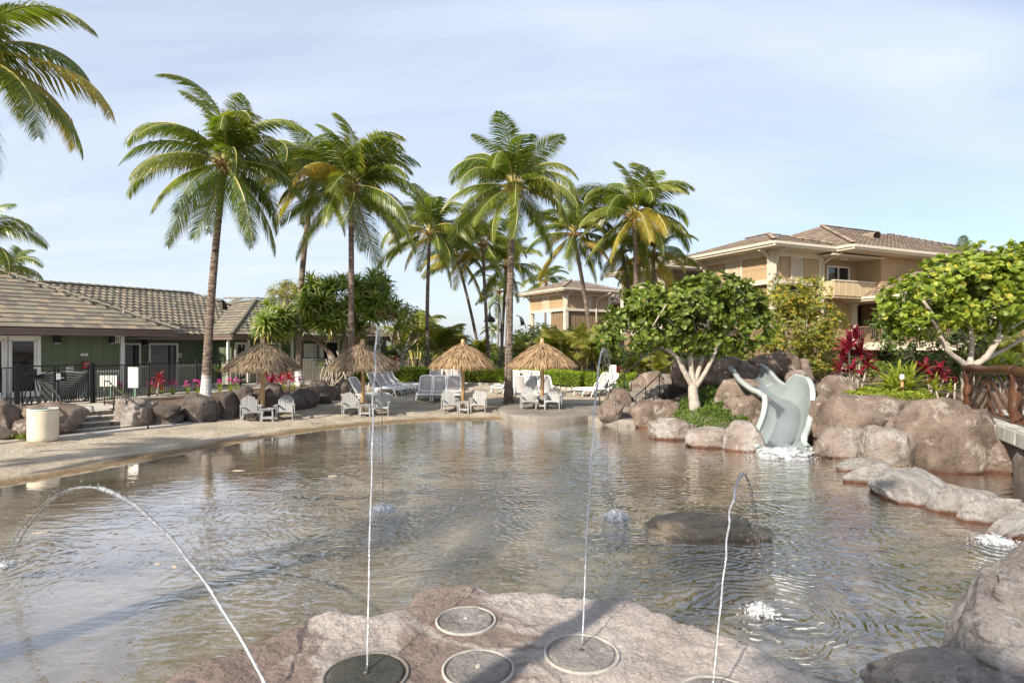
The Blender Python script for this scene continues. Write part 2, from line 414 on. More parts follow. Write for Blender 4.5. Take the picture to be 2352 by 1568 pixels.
M['trunk'] = mat('palm_bark', [(.07, .05, .04), (.19, .145, .11), (.3, .24, .19)], 3.2, .9, 1.0, 14, .04, stretch=(1, 1, 3.2), dirt=((.04, .028, .022), 5, .54))
M['bark'] = mat('pale_bark', [(.33, .28, .235), (.45, .4, .345)], 5, .8, .5, 22, .02, stretch=(1, 1, 1.6), dirt=((.16, .13, .11), 9, .6))
M['bark2'] = mat('brown_bark', [(.13, .09, .065), (.24, .175, .13)], 5, .85, .6, 22, .02)
M['log'] = mat('varnished_log', [(.03, .013, .007), (.085, .034, .016), (.14, .058, .027)], 2.2, .28, .5, 14, .02, stretch=(1.5, 1.5, 1.5), spec=.6)
M['slide'] = mat('slide_fibreglass', [(.2, .235, .228), (.27, .305, .295)], 1.1, .25, .08, 9, .01, spec=.6, dirt=((.42, .45, .44), 1.3, .58))
M['slide_lip'] = mat('slide_lip', [(.32, .355, .345), (.4, .435, .42)], 1.5, .35, .05, 12)
M['concrete'] = mat('tan_concrete', [(.13, .115, .098), (.2, .18, .155), (.26, .235, .205)], 1.4, .88, .6, 25, .012, dirt=((.09, .075, .065), 2.6, .58))
M['riser_shade'] = mat('shaded_riser_stone', [(.07, .056, .045), (.2, .17, .135), (.3, .26, .21)], 5, .9, 1.0, 9, .08, dirt=((.04, .032, .026), 9, .52))  # darkened stone for the risers, shade put into the colour
M['paver'] = mat('pad_concrete', [(.4, .37, .32), (.5, .47, .42)], 2, .88, .5, 30, .01)
M['curb'] = mat('curb_block', [(.36, .33, .28), (.46, .43, .37)], 3, .9, .5, 25, .01, var=.12)
M['can'] = mat('trash_can_concrete', [(.62, .52, .38), (.74, .66, .52)], 3.5, .9, .6, 18, .01, dirt=((.4, .3, .19), 2.2, .6))
M['sandm'] = None
M['frond'] = leafmat('palm_frond_green', (.045, .09, .012), (.15, .205, .026), trans=.32, rough=.32, var=.3, tipcol=(.3, .27, .05))
M['frondy'] = leafmat('palm_frond_yellow', (.2, .22, .03), (.38, .3, .045), trans=.4, rough=.5, var=.25, tipcol=(.45, .25, .05))
M['areca'] = leafmat('areca_frond', (.1, .13, .02), (.25, .27, .045), trans=.42, rough=.4, var=.35, tipcol=(.33, .28, .06))
M['rachis'] = mat('frond_rachis', [(.32, .3, .09), (.45, .36, .13)], 4, .5, 0)
M['boot'] = mat('palm_boot', [(.2, .1, .045), (.42, .25, .12)], 9, .9, .7, 30, .02, stretch=(1, 1, .3))
M['coco'] = mat('coconut', [(.14, .12, .03), (.2, .1, .03)], 6, .6, .2)
M['seagrape'] = leafmat('round_leaf_green', (.05, .088, .013), (.17, .225, .03), (.34, .31, .05), trans=.33, rough=.45, frac=.07)
M['seagrape2'] = leafmat('round_leaf_lime', (.1, .16, .02), (.26, .32, .04), (.46, .4, .06), trans=.4, rough=.45, frac=.12, var=.28)
M['yelleaf'] = leafmat('yellowing_leaf', (.12, .17, .025), (.27, .28, .05), (.6, .36, .03), trans=.4, rough=.4, frac=.16)
M['dkleaf'] = leafmat('dark_shrub_leaf', (.03, .07, .014), (.085, .14, .026), (.2, .22, .04), trans=.28, rough=.35, frac=.1)
M['bush'] = leafmat('bush_leaf', (.07, .115, .02), (.18, .23, .04), (.3, .27, .05), trans=.35, rough=.45, frac=.1)
M['hedge'] = leafmat('hedge_leaf', (.14, .23, .02), (.36, .46, .045), (.5, .42, .06), trans=.38, rough=.38, frac=.08, var=.3)
M['cover'] = leafmat('ground_cover_leaf', (.045, .1, .014), (.13, .21, .03), (.26, .28, .05), trans=.28, rough=.35, frac=.08)
M['cover2'] = leafmat('ground_cover_lime', (.13, .19, .022), (.3, .35, .045), (.42, .38, .06), trans=.35, rough=.4, frac=.1)
M['strapleaf'] = leafmat('pandanus_leaf', (.07, .13, .016), (.2, .27, .04), (.36, .33, .08), trans=.32, rough=.35, frac=.14)
M['lily'] = leafmat('strap_leaf_lime', (.17, .23, .028), (.36, .39, .06), trans=.42, rough=.35, var=.2, island=False)
M['ti'] = leafmat('ti_leaf_red', (.1, .008, .018), (.27, .022, .045), trans=.3, rough=.35, var=.3, island=False)
M['brom'] = leafmat('magenta_flower', (.4, .015, .22), (.65, .04, .4), trans=.3, rough=.5, var=.2)
M['dryleaf'] = leafmat('dead_hanging_leaf', (.2, .13, .06), (.32, .22, .1), trans=.2, rough=.8, var=.3)
M['feather'] = leafmat('feathery_leaf', (.19, .2, .06), (.34, .32, .1), trans=.35, rough=.6, var=.3)
M['twig'] = mat('twig', [(.2, .14, .1), (.33, .26, .19)], 8, .9, 0)
M['rock_lava'] = rockmat('lava_rock', [(.055, .044, .038), (.13, .105, .09), (.215, .18, .155)], (.32, .28, .24), .57, red=False, bscale=4, bmp=.8)
M['rock_pale'] = rockmat('pale_grey_rock', [(.17, .13, .105), (.31, .255, .215), (.4, .345, .31)], (.47, .44, .41), .5, bscale=3)
M['rock_brown'] = rockmat('brown_faux_rock', [(.09, .064, .048), (.21, .157, .122), (.31, .245, .2)], (.46, .41, .36), .555, bscale=2.4)
M['rock_dam'] = rockmat('grey_dam_rock', [(.24, .22, .205), (.33, .31, .29), (.4, .38, .36)], (.5, .48, .46), .52, bscale=3)
M['rock_fore'] = rockmat('foreground_grey_rock', [(.22, .195, .18), (.34, .305, .285), (.44, .405, .38)], (.54, .52, .5), .53, bscale=5, bmp=1.0, pits=.85)
M['ledge'] = rockmat('ledge_rock', [(.47, .405, .365), (.6, .53, .485), (.66, .6, .555)], (.7, .65, .61), .58, bscale=6, wet=True, bmp=.85, pits=.55, cracks=.8)
M['lid'] = rockmat('stone_lid', [(.2, .18, .17), (.34, .31, .29), (.42, .39, .36)], (.5, .47, .44), .55, red=False, bscale=7, bmp=.8)
M['lid_dark'] = rockmat('wet_dark_lid', [(.06, .06, .05), (.1, .095, .08), (.14, .13, .11)], (.2, .18, .15), .66, red=False, bscale=8, bmp=.6)

def tilemat():
    m, nt, NN, LL = mat_new('slate_roof_tile')
    o = NN('ShaderNodeOutputMaterial'); b = NN('ShaderNodeBsdfPrincipled'); LL(b.outputs[0], o.inputs[0])
    a = NN('ShaderNodeNewGeometry').outputs['Random Per Island']; c = NN('ShaderNodeObjectInfo').outputs['Random']
    s_ = NN('ShaderNodeMath'); s_.operation = 'ADD'; LL(a, s_.inputs[0]); LL(c, s_.inputs[1]); f = NN('ShaderNodeMath'); f.operation = 'FRACT'; LL(s_.outputs[0], f.inputs[0])
    r = ramp(nt, [(0, (.15, .13, .11)), (.14, (.2, .165, .125)), (.34, (.2, .185, .135)), (.54, (.26, .215, .145)), (.72, (.225, .205, .145)), (.9, (.3, .235, .15)), (1, (.25, .18, .12))]); r.color_ramp.interpolation = 'CONSTANT'
    LL(f.outputs[0], r.inputs[0])
    n = tex(nt, 'noise', 5, 6, .7); mr = NN('ShaderNodeMapRange'); mr.inputs['To Min'].default_value = .78; mr.inputs['To Max'].default_value = 1.22; LL(n.outputs['Fac'], mr.inputs[0])
    h = NN('ShaderNodeHueSaturation'); h.inputs['Saturation'].default_value = .92; LL(mr.outputs[0], h.inputs['Value']); LL(r.outputs[0], h.inputs['Color']); LL(h.outputs[0], b.inputs['Base Color'])
    b.inputs['Roughness'].default_value = .85
    bn = tex(nt, 'noise', 30, 5); bb = bump(nt, bn.outputs['Fac'], .3, .01); LL(bb.outputs[0], b.inputs['Normal'])
    return m
M['gtile'] = tilemat()

def glassmat():
    m, nt, NN, LL = mat_new('window_glass')
    o = NN('ShaderNodeOutputMaterial'); b = NN('ShaderNodeBsdfPrincipled'); LL(b.outputs[0], o.inputs[0])
    b.inputs['Base Color'].default_value = (.012, .014, .016, 1); b.inputs['Roughness'].default_value = .04; b.inputs['Specular IOR Level'].default_value = .9
    n = tex(nt, 'noise', 1.2, 2); bb = bump(nt, n.outputs['Fac'], .05, .02); LL(bb.outputs[0], b.inputs['Normal'])
    return m
M['glass'] = glassmat()

SPLASH = [Gz(880, 1172, 0), Gz(1413, 1190, 0), Gz(1750, 1405, 0), Gz(2285, 1243, 0), Gz(8, 1300, 0), Gz(1797, 1045, 0)]
def watermat():
    m, nt, NN, LL = mat_new('pond_water')
    o = NN('ShaderNodeOutputMaterial'); g = NN('ShaderNodeBsdfGlossy'); t = NN('ShaderNodeBsdfTransparent'); ms = NN('ShaderNodeMixShader')
    g.inputs['Roughness'].default_value = .015; g.inputs['Color'].default_value = (1, 1, 1, 1); t.inputs['Color'].default_value = (.93, .91, .87, 1)
    geo = NN('ShaderNodeNewGeometry'); pos = geo.outputs['Position']
    def nz(scale, stretch, detail=3, dist=0):
        mp = NN('ShaderNodeMapping'); mp.inputs['Scale'].default_value = stretch; mp.inputs['Rotation'].default_value = (0, 0, .25); LL(pos, mp.inputs[0])
        n = NN('ShaderNodeTexNoise'); n.inputs['Scale'].default_value = scale; n.inputs['Detail'].default_value = detail; n.inputs['Distortion'].default_value = dist; LL(mp.outputs[0], n.inputs['Vector']); return n.outputs['Fac']
    def math_(op, a, b_=None, c_=None):
        q = NN('ShaderNodeMath'); q.operation = op
        for i, x in enumerate((a, b_, c_)):
            if x is None: continue
            if isinstance(x, (int, float)): q.inputs[i].default_value = x
            else: LL(x, q.inputs[i])
        return q.outputs[0]
    tot = math_('MULTIPLY', nz(2.7, (.8, 1.75, 1), 3, .9), .9)
    tot = math_('MULTIPLY_ADD', nz(9.5, (1, 1.6, 1), 2, .5), .13, tot)
    act = None
    for i, sp in enumerate(SPLASH):
        vd = NN('ShaderNodeVectorMath'); vd.operation = 'DISTANCE'; LL(pos, vd.inputs[0]); vd.inputs[1].default_value = tuple(sp)
        d = vd.outputs['Value']; wob = math_('MULTIPLY_ADD', nz(1.1, (1, 1, 1), 2), 1.3, d)
        s_ = math_('SINE', math_('MULTIPLY', wob, 38 if i != 5 else 30)); e = math_('POWER', 2.718, math_('MULTIPLY', d, (-.42, -.42, -.6, -.9, -1.1, -.7)[i]))
        tot = math_('MULTIPLY_ADD', math_('MULTIPLY', s_, e), .2, tot)
        act = e if act is None else math_('ADD', act, e)
    # quiet water to the near left, livelier near the fountains
    sx_ = NN('ShaderNodeSeparateXYZ'); LL(pos, sx_.inputs[0]); sm2 = NN('ShaderNodeMapRange'); sm2.inputs['From Min'].default_value = -3.6; sm2.inputs['From Max'].default_value = .8; sm2.inputs['To Min'].default_value = .035; sm2.inputs['To Max'].default_value = .55; LL(math_('MULTIPLY_ADD', sx_.outputs['Y'], .22, sx_.outputs['X']), sm2.inputs[0])
    st = math_('MINIMUM', math_('MULTIPLY_ADD', act, .8, sm2.outputs[0]), .95)
    b = NN('ShaderNodeBump'); b.inputs['Distance'].default_value = .034; LL(tot, b.inputs['Height']); LL(st, b.inputs['Strength'])
    LL(b.outputs[0], g.inputs['Normal'])
    dp = NN('ShaderNodeVectorMath'); dp.operation = 'DOT_PRODUCT'; LL(b.outputs[0], dp.inputs[0]); LL(geo.outputs['Incoming'], dp.inputs[1])
    bo = math_('POWER', math_('SUBTRACT', 1, math_('ABSOLUTE', dp.outputs['Value'])), 3.2); bo = math_('MINIMUM', math_('MULTIPLY_ADD', bo, 1.3, .06), 1)
    LL(bo, ms.inputs[0]); LL(t.outputs[0], ms.inputs[1]); LL(g.outputs[0], ms.inputs[2]); LL(ms.outputs[0], o.inputs[0])
    return m
M['water'] = watermat()

def jetmat(name, dens):
    m, nt, NN, LL = mat_new(name)
    o = NN('ShaderNodeOutputMaterial'); g = NN('ShaderNodeBsdfGlossy'); t = NN('ShaderNodeBsdfTransparent'); d = NN('ShaderNodeBsdfDiffuse'); m1 = NN('ShaderNodeMixShader'); m2 = NN('ShaderNodeMixShader')
    g.inputs['Roughness'].default_value = .08; d.inputs['Color'].default_value = (.93, .95, .97, 1); t.inputs['Color'].default_value = (.93, .95, .97, 1)
    fr = NN('ShaderNodeFresnel'); fr.inputs['IOR'].default_value = 1.5
    n = tex(nt, 'noise', 18, 4, .7); rr = ramp(nt, [(.35, (dens * .5,) * 3), (.65, (dens * 1.5,) * 3)]); LL(n.outputs['Fac'], rr.inputs[0])
    bb = bump(nt, n.outputs['Fac'], .6, .02); LL(bb.outputs[0], g.inputs['Normal'])
    LL(rr.outputs[0], m1.inputs[0]); LL(t.outputs[0], m1.inputs[1]); LL(d.outputs[0], m1.inputs[2])
    ff = NN('ShaderNodeMath'); ff.operation = 'MULTIPLY_ADD'; ff.inputs[1].default_value = 1.0; ff.inputs[2].default_value = .12; LL(fr.outputs[0], ff.inputs[0])
    LL(ff.outputs[0], m2.inputs[0]); LL(m1.outputs[0], m2.inputs[1]); LL(g.outputs[0], m2.inputs[2]); LL(m2.outputs[0], o.inputs[0])
    return m
M['jet'] = jetmat('water_jet', .2)
M['foam'] = jetmat('white_foam', .48)

def groundmat(name, bed=False):
    m, nt, NN, LL = mat_new(name)
    o = NN('ShaderNodeOutputMaterial'); b = NN('ShaderNodeBsdfPrincipled'); LL(b.outputs[0], o.inputs[0])
    a = tex(nt, 'noise', .7, 8, .62); c = tex(nt, 'noise', 45, 4, .8)
    if bed: r = ramp(nt, [(.36, (.16, .132, .095)), (.5, (.28, .245, .195)), (.62, (.4, .365, .31))])
    else: r = ramp(nt, [(.33, (.31, .26, .195)), (.5, (.42, .36, .28)), (.66, (.5, .44, .355))])
    LL(a.outputs['Fac'], r.inputs[0]); rc = ramp(nt, [(.3, (.68,) * 3), (.7, (1.25,) * 3)]); LL(c.outputs['Fac'], rc.inputs[0])
    mu = NN('ShaderNodeMixRGB'); mu.blend_type = 'MULTIPLY'; mu.inputs[0].default_value = 1; LL(r.outputs[0], mu.inputs[1]); LL(rc.outputs[0], mu.inputs[2]); col = mu.outputs[0]
    at = NN('ShaderNodeAttribute'); at.attribute_name = 'soil'
    m2 = NN('ShaderNodeMixRGB'); LL(at.outputs['Fac'], m2.inputs[0]); LL(col, m2.inputs[1])
    if bed:
        al = tex(nt, 'noise', 1.0, 8, .68); ra = ramp(nt, [(.38, (.045, .038, .018)), (.5, (.125, .105, .066)), (.62, (.3, .255, .18))]); LL(al.outputs['Fac'], ra.inputs[0]); LL(ra.outputs[0], m2.inputs[2])
    else:
        ra = ramp(nt, [(.35, (.1, .065, .045)), (.65, (.2, .145, .1))]); LL(a.outputs['Fac'], ra.inputs[0]); LL(ra.outputs[0], m2.inputs[2])
    col = m2.outputs[0]
    wa = NN('ShaderNodeAttribute'); wa.attribute_name = 'wetsand'; m3 = NN('ShaderNodeMixRGB'); m3.blend_type = 'MULTIPLY'; m3.inputs[2].default_value = (.5, .41, .3, 1); LL(wa.outputs['Fac'], m3.inputs[0]); LL(col, m3.inputs[1]); col = m3.outputs[0]
    LL(col, b.inputs['Base Color']); b.inputs['Roughness'].default_value = .92; b.inputs['Specular IOR Level'].default_value = .2
    h = tex(nt, 'noise', 3.2, 7, .7); b1 = bump(nt, h.outputs['Fac'], .9 if not bed else .2, .14); b2 = bump(nt, c.outputs['Fac'], .5, .012, b1); LL(b2.outputs[0], b.inputs['Normal'])
    return m
M['ground'] = groundmat('sand_and_soil'); M['bed'] = groundmat('pond_bed_sand', True)
# ------------------------------------------------------------------ terrain
POND = [(-10.1, 11.7), (-9.36, 13.04), (-8.6, 15.1), (-7.5, 17.7), (-6.2, 19.5), (-4.9, 20.7), (-2.85, 21.9), (-.3, 22.2), (1.2, 21.9), (2.8, 22.0), (4.2, 20.9), (4.9, 19.4), (5.3, 17.6), (6.4, 15.9), (7.0, 15.9), (7.9, 15.3), (8.2, 14.4), (8.0, 13.2), (7.6, 11.8), (7.75, 10.6), (8.0, 9.5), (7.9, 8.2), (8.5, 6), (8, 2), (7, -3), (-10, -5), (-12.0, 2), (-11.4, 8)]
POND2 = [(8.9, 13.5), (9.3, 13.2), (11.2, 13.3), (11.6, 14.4), (12.8, 16.0), (15, 16.6), (19, 16), (19, 8), (9.6, 8.2), (9.0, 9.8), (8.7, 11.6)]
TERR = [(-60, 5), (-17.6, 13.5), (-14.9, 18.3), (-13.7, 19.7), (-12.2, 20.9), (-11.3, 22.4), (-10.3, 25.5), (-9.5, 28), (-9.3, 31), (-9.6, 34), (-60, 60)]
def sdist(poly, x, y):
    x = np.asarray(x, float); y = np.asarray(y, float); d = np.full(x.shape, 1e9); ins = np.zeros(x.shape, bool)
    n = len(poly)
    for i in range(n):
        ax, ay = poly[i]; bx, by = poly[(i + 1) % n]
        ex, ey = bx - ax, by - ay; t = np.clip(((x - ax) * ex + (y - ay) * ey) / (ex * ex + ey * ey), 0, 1)
        d = np.minimum(d, np.hypot(x - ax - t * ex, y - ay - t * ey))
        c = ((ay > y) != (by > y)) & (x < (bx - ax) * (y - ay) / (by - ay if by != ay else 1e-9) + ax); ins ^= c
    return np.where(ins, -d, d)
def ss(a, b, x):
    t = np.clip((x - a) / (b - a), 0, 1); return t * t * (3 - 2 * t)
def wob(x, y, s=1.0):
    return (np.sin(x * 1.7 * s + 1.3) * np.cos(y * 2.1 * s + .4) + .5 * np.sin(x * 4.3 * s + y * 3.1 * s) + .35 * np.sin(x * 7.9 * s - y * 6.7 * s + 2))
def gz(x, y):
    x = np.asarray(x, float); y = np.asarray(y, float)
    d = sdist(POND, x, y); d2 = sdist(POND2, x, y)
    slope = .03 + .02 * ss(18, 24, y)
    z = .02 + slope * np.maximum(d, 0) * 1.0 + .02 * ss(0, .6, d)
    z = np.minimum(z, .62) + .012 * wob(x, y, 1.6) * ss(.3, 1.5, d) 
    t = ss(.35, -.45, sdist(TERR, x, y)); z = z * (1 - t) + .7 * t
    hill = 1.55 * np.exp(-((x - 8.6) ** 2 / (2 * 2.1 ** 2) + (y - 22.0) ** 2 / (2 * 2.3 ** 2)))
    pl = 1.32 * ss(8.3, 9.4, x) * ss(14.9, 16.6, y - .55 * np.maximum(x - 11, 0)) * ss(34, 27, y)
    bedz = .5 * ss(4.9, 6.2, x) * ss(17.3, 19.2, y) * ss(26, 24, y)
    r = np.maximum(np.maximum(hill, pl), bedz) * ss(.2, 1.3, d) * ss(4.2, 5.6, x) * ss(-.2, .8, d2)
    z = np.maximum(z, r)
    z = np.where(x > 15, np.maximum(z, .6 * ss(15, 18, x) * ss(0, 2, d2)), z)
    bed = -np.minimum(.42, .015 + .028 * -d + .05 * ss(0, 1, -d)) + .02 * wob(x, y, .7) - .25 * ss(-2, 5, x) * ss(0, 3, -d)
    z = np.where(d < 0, bed, z)
    z = np.where(d2 < 0, -.9 * ss(0, .8, -d2) - .05, z)
    return z
def gzs(x, y): return float(gz(np.array([x]), np.array([y]))[0])
def G(u, v, dz=0.0):
    """the point of the ground seen at pixel (u, v)"""
    Ys = np.arange(4, 60, .05); X = (u - 1176) / F * Ys; Z = ZC - (v - HZ) / F * Ys
    g = gz(X, Ys); k = np.argmax(Z < g)
    if not (Z < g).any(): k = len(Ys) - 1
    return Vector((X[k], Ys[k], g[k] + dz))
def on(x, y, dz=0): return Vector((x, y, gzs(x, y) + dz))

def axis(a, b, st, far):
    c = list(np.arange(a, b, st)); lo = a; s = st
    L = []; 
    while lo > -far: s *= 1.35; lo -= s; L.append(lo)
    hi = c[-1]; s = st; Hh = []
    while hi < far: s *= 1.35; hi += s; Hh.append(hi)
    return np.array(L[::-1] + c + Hh)
xs = axis(-18, 16, .17, 900); ys = axis(-7, 36, .17, 900)
XX, YY = np.meshgrid(xs, ys); ZZ = gz(XX, YY)
DD = sdist(POND, XX, YY); DD2 = sdist(POND2, XX, YY); TT = sdist(TERR, XX, YY)
ZZ += np.where(DD > .4, rng.normal(0, .011, ZZ.shape), 0)
soil = np.maximum(ss(.1, -.3, TT), ss(.45, .7, ZZ - .0) * (XX > 4.4)); soil = np.maximum(soil, ss(33.5, 34.5, YY) * 1.0)
soil = np.where(DD < 0, ss(-3.5, 3.5, XX + wob(XX, YY, .4) * 1.2 + (9 - YY) * .12), soil)
wet = np.where((DD > 0) & (XX < 4), ss(.85, .3, DD + .12 * wob(XX, YY)), 0)
nx, ny = len(xs), len(ys); ii = np.arange(nx * ny).reshape(ny, nx)
q = np.stack([ii[:-1, :-1], ii[:-1, 1:], ii[1:, 1:], ii[1:, :-1]], -1).reshape(-1, 4)
inb = (np.minimum(DD, DD2)[:-1, :-1] < -.02).ravel()
def grid_obj(name, quads, m, extra=True):
    used, inv = np.unique(quads, return_inverse=True); V = np.stack([XX.ravel()[used], YY.ravel()[used], ZZ.ravel()[used]], 1)
    me = bpy.data.meshes.new(name); me.vertices.add(len(V)); me.vertices.foreach_set('co', V.astype(np.float32).ravel())
    me.loops.add(quads.size); me.loops.foreach_set('vertex_index', inv.astype(np.int32).ravel()); me.polygons.add(len(quads)); me.polygons.foreach_set('loop_start', np.arange(0, quads.size, 4, dtype=np.int32))
    me.polygons.foreach_set('use_smooth', [True] * len(quads)); me.update(calc_edges=True)
    for nm, arr in (('soil', soil), ('wetsand', wet)):
        a = me.attributes.new(nm, 'FLOAT', 'POINT'); a.data.foreach_set('value', arr.ravel()[used].astype(np.float32))
    o = link(name, me, None, m); o['kind'] = 'structure'; return o
grid_obj('ground', q[~inb], M['ground']); in2 = (DD2[:-1, :-1] < -.02).ravel()
grid_obj('pond_bed', q[inb & ~in2], M['bed']); grid_obj('pool_bed', q[inb & in2], mat('deep_pool_bed', [(.012, .018, .018), (.03, .04, .038)], 2, .9, .2))
mb = MB(); mb.prism([(-13.5, -6), (19, -6), (19.0, 17), (7, 23.5), (-4, 23.5), (-13.5, 12.5)], -.004, 0)
# single sheet: keep only the upper face
me = bpy.data.meshes.new('water'); me.from_pydata([(-13.5, -6, 0), (19.5, -6, 0), (19.5, 17.5, 0), (8.2, 17.5, 0), (6.2, 21, 0), (4.5, 23, 0), (-4, 23.2, 0), (-13.5, 12.6, 0)], [], [tuple(range(8))]); me.update()
o = link('water', me, None, M['water']); o['kind'] = 'structure'

# ------------------------------------------------------------------ rocks
import bmesh
ICO = {}
def ico(sub):
    if sub not in ICO:
        bm = bmesh.new(); bmesh.ops.create_icosphere(bm, subdivisions=sub, radius=1); bm.verts.ensure_lookup_table()
        ICO[sub] = (np.array([v.co[:] for v in bm.verts]), [tuple(v.index for v in f.verts) for f in bm.faces]); bm.free()
    return ICO[sub]
def rock_mesh(name, size, seed, sub=4, planes=7, rough=1.0, flat=0.0):
    V, Fs = ico(sub); V = V.copy(); rr = random.Random(seed); off = Vector((seed * 3.7, seed * 1.3, -seed * 2.1))
    out_ = np.empty_like(V)
    for i, v in enumerate(V):
        p = Vector(v)
        k = 1 + .32 * noise.noise(p * 1.1 + off) + .2 * noise.noise(p * 2.6 + off) + .08 * rough * noise.noise(p * 6.5 + off) + .035 * rough * noise.noise(p * 15 + off) - .10 * rough * max(0, .16 - abs(noise.noise(p * 2.3 - off))) / .16 - .035 * rough * max(0, .2 - abs(noise.noise(p * 6.1 - off))) / .2
        out_[i] = v * k
    V = out_
    for _ in range(planes):
        n = np.array([rr.gauss(0, 1), rr.gauss(0, 1), rr.gauss(0, .8)]); n /= np.linalg.norm(n); c = rr.uniform(.58, .85)
        d = V @ n - c; V -= np.where(d > 0, d * .8, 0)[:, None] * n
    lo, hi = V.min(0), V.max(0); V = (V - (lo + hi) / 2) / ((hi - lo) / 2)
    if flat: V[:, 2] = np.where(V[:, 2] > 1 - flat, 1 - flat + (V[:, 2] - 1 + flat) * .25, V[:, 2])
    V = np.sign(V) * np.abs(V) ** .8
    V = V * (np.array(size) / 2)
    me = np_mesh(name, V, Fs, 1, True); return me
rseed = [11]
def boulder(c, size, m, label, group, rz=0, sub=4, planes=7, cat='boulder', rough=1.0, name='boulder', tilt=0):
    rseed[0] += 1
    me = rock_mesh(name, size, rseed[0], sub, planes, rough)
    o = link(name, me, None, M[m], c, (tilt, tilt * .6, rz)); tag(o, label, cat, group); return o
def rbox(u0, u1, vt, vb, zb, m, label, group, dep=.85, sink=.3, sub=4, planes=7, rz=0, tilt=0, rough=1.0):
    """a boulder whose outline fills the box and whose foot is seen at row vb on height zb (None: on the ground)"""
    uc = (u0 + u1) / 2
    if zb is None: g = G(uc, vb); Yf = g.y; zb = g.z
    else: Yf = (ZC - zb) * F / (vb - HZ)
    w0 = (u1 - u0) * Yf / F; d = w0 * dep; Yc = Yf + d * .42; w_ = (u1 - u0) * Yc / F * 1.04
    zt = ZC - (vt - HZ) * (Yf + d * .5) / F; h = zt - zb; hh = h * (1 + sink)
    return boulder(((uc - 1176) / F * Yc, Yc, zt - hh / 2), (w_, d, hh), m, label, group, rz, sub, planes, tilt=tilt, rough=rough)

LG = 'dark lava boulders edging the terrace'
lava = [(-60, 48, 915, 1015, .12, 'rounded brown lava boulder at the left edge of the photo'),
 (22, 135, 957, 1012, .12, 'brown lava boulder right behind the stone trash can, the lowest there'),
 (58, 182, 922, 985, .4, 'light brown boulder above the trash can and below the palm gate'),
 (-40, 70, 928, 972, .45, 'flat brown boulder at the foot of the fence, left of the palm gate'),
 (262, 348, 912, 982, None, 'pale grey boulder beside the right handrail of the stone steps'),
 (335, 362, 950, 975, None, 'small low boulder right of the pale handrail boulder'),
 (345, 420, 945, 976, None, 'low dark boulder sitting in shade left of the whitewashed palm'),
 (350, 410, 925, 958, .45, 'craggy dark boulder leaning above the low shaded one'),
 (408, 502, 901, 970, None, 'large pitted lava boulder in front of the whitewashed leaning palm'),
 (472, 508, 918, 966, None, 'narrow shaded boulder squeezed between two large lava boulders'),
 (500, 548, 897, 963, None, 'tall upright lava boulder behind the left side of the nearest umbrella'),
 (530, 594, 886, 940, .35, 'long slanting lava boulder left of the umbrella pole'),
 (545, 605, 925, 962, None, 'shaded lava boulder low behind the leftmost slatted chair'),
 (588, 640, 890, 948, .3, 'dark lava boulder directly behind the nearest umbrella pole'),
 (604, 650, 878, 922, .45, 'rounded lava boulder with a knobbly face, highest right of the umbrella pole'),
 (618, 694, 905, 945, None, 'wide smooth boulder behind the second slatted chair'),
 (670, 730, 886, 938, None, 'boulder with a sunlit pale face between the first two umbrellas'),
 (700, 738, 880, 912, .45, 'brown boulder just below the leaning palm with a white foot'),
 (724, 760, 902, 928, None, 'low shaded boulder right of the sunlit pale-faced boulder'),
 (733, 784, 884, 920, None, 'dark boulder at the right end of the lava row, in front of the hedge end'),
 (712, 752, 871, 898, .5, 'flat-topped boulder under the black fence right of the leaning palm'),
 (745, 790, 869, 888, .6, 'low flat boulder below the pandanus prop roots'),
 (776, 802, 869, 902, .5, 'last dark boulder of the row, left of the second umbrella palm'),
 (-10, 40, 985, 1012, None, 'dark small boulder at the left edge of the sand')]
for i, (a, b, c, d, e, l) in enumerate(lava):
    rbox(a, b, c, d, e, 'rock_brown' if i in (0, 1, 2, 3) else ('rock_pale' if i == 4 else 'rock_lava'), l, LG, dep=.95, rz=R.uniform(-.4, .4), planes=11, sub=5 if i in (4, 8, 10, 11, 13, 15, 16) else 4)
PG = 'pale faux rocks along the pond edge'; BG = 'brown faux rocks of the slide hill'
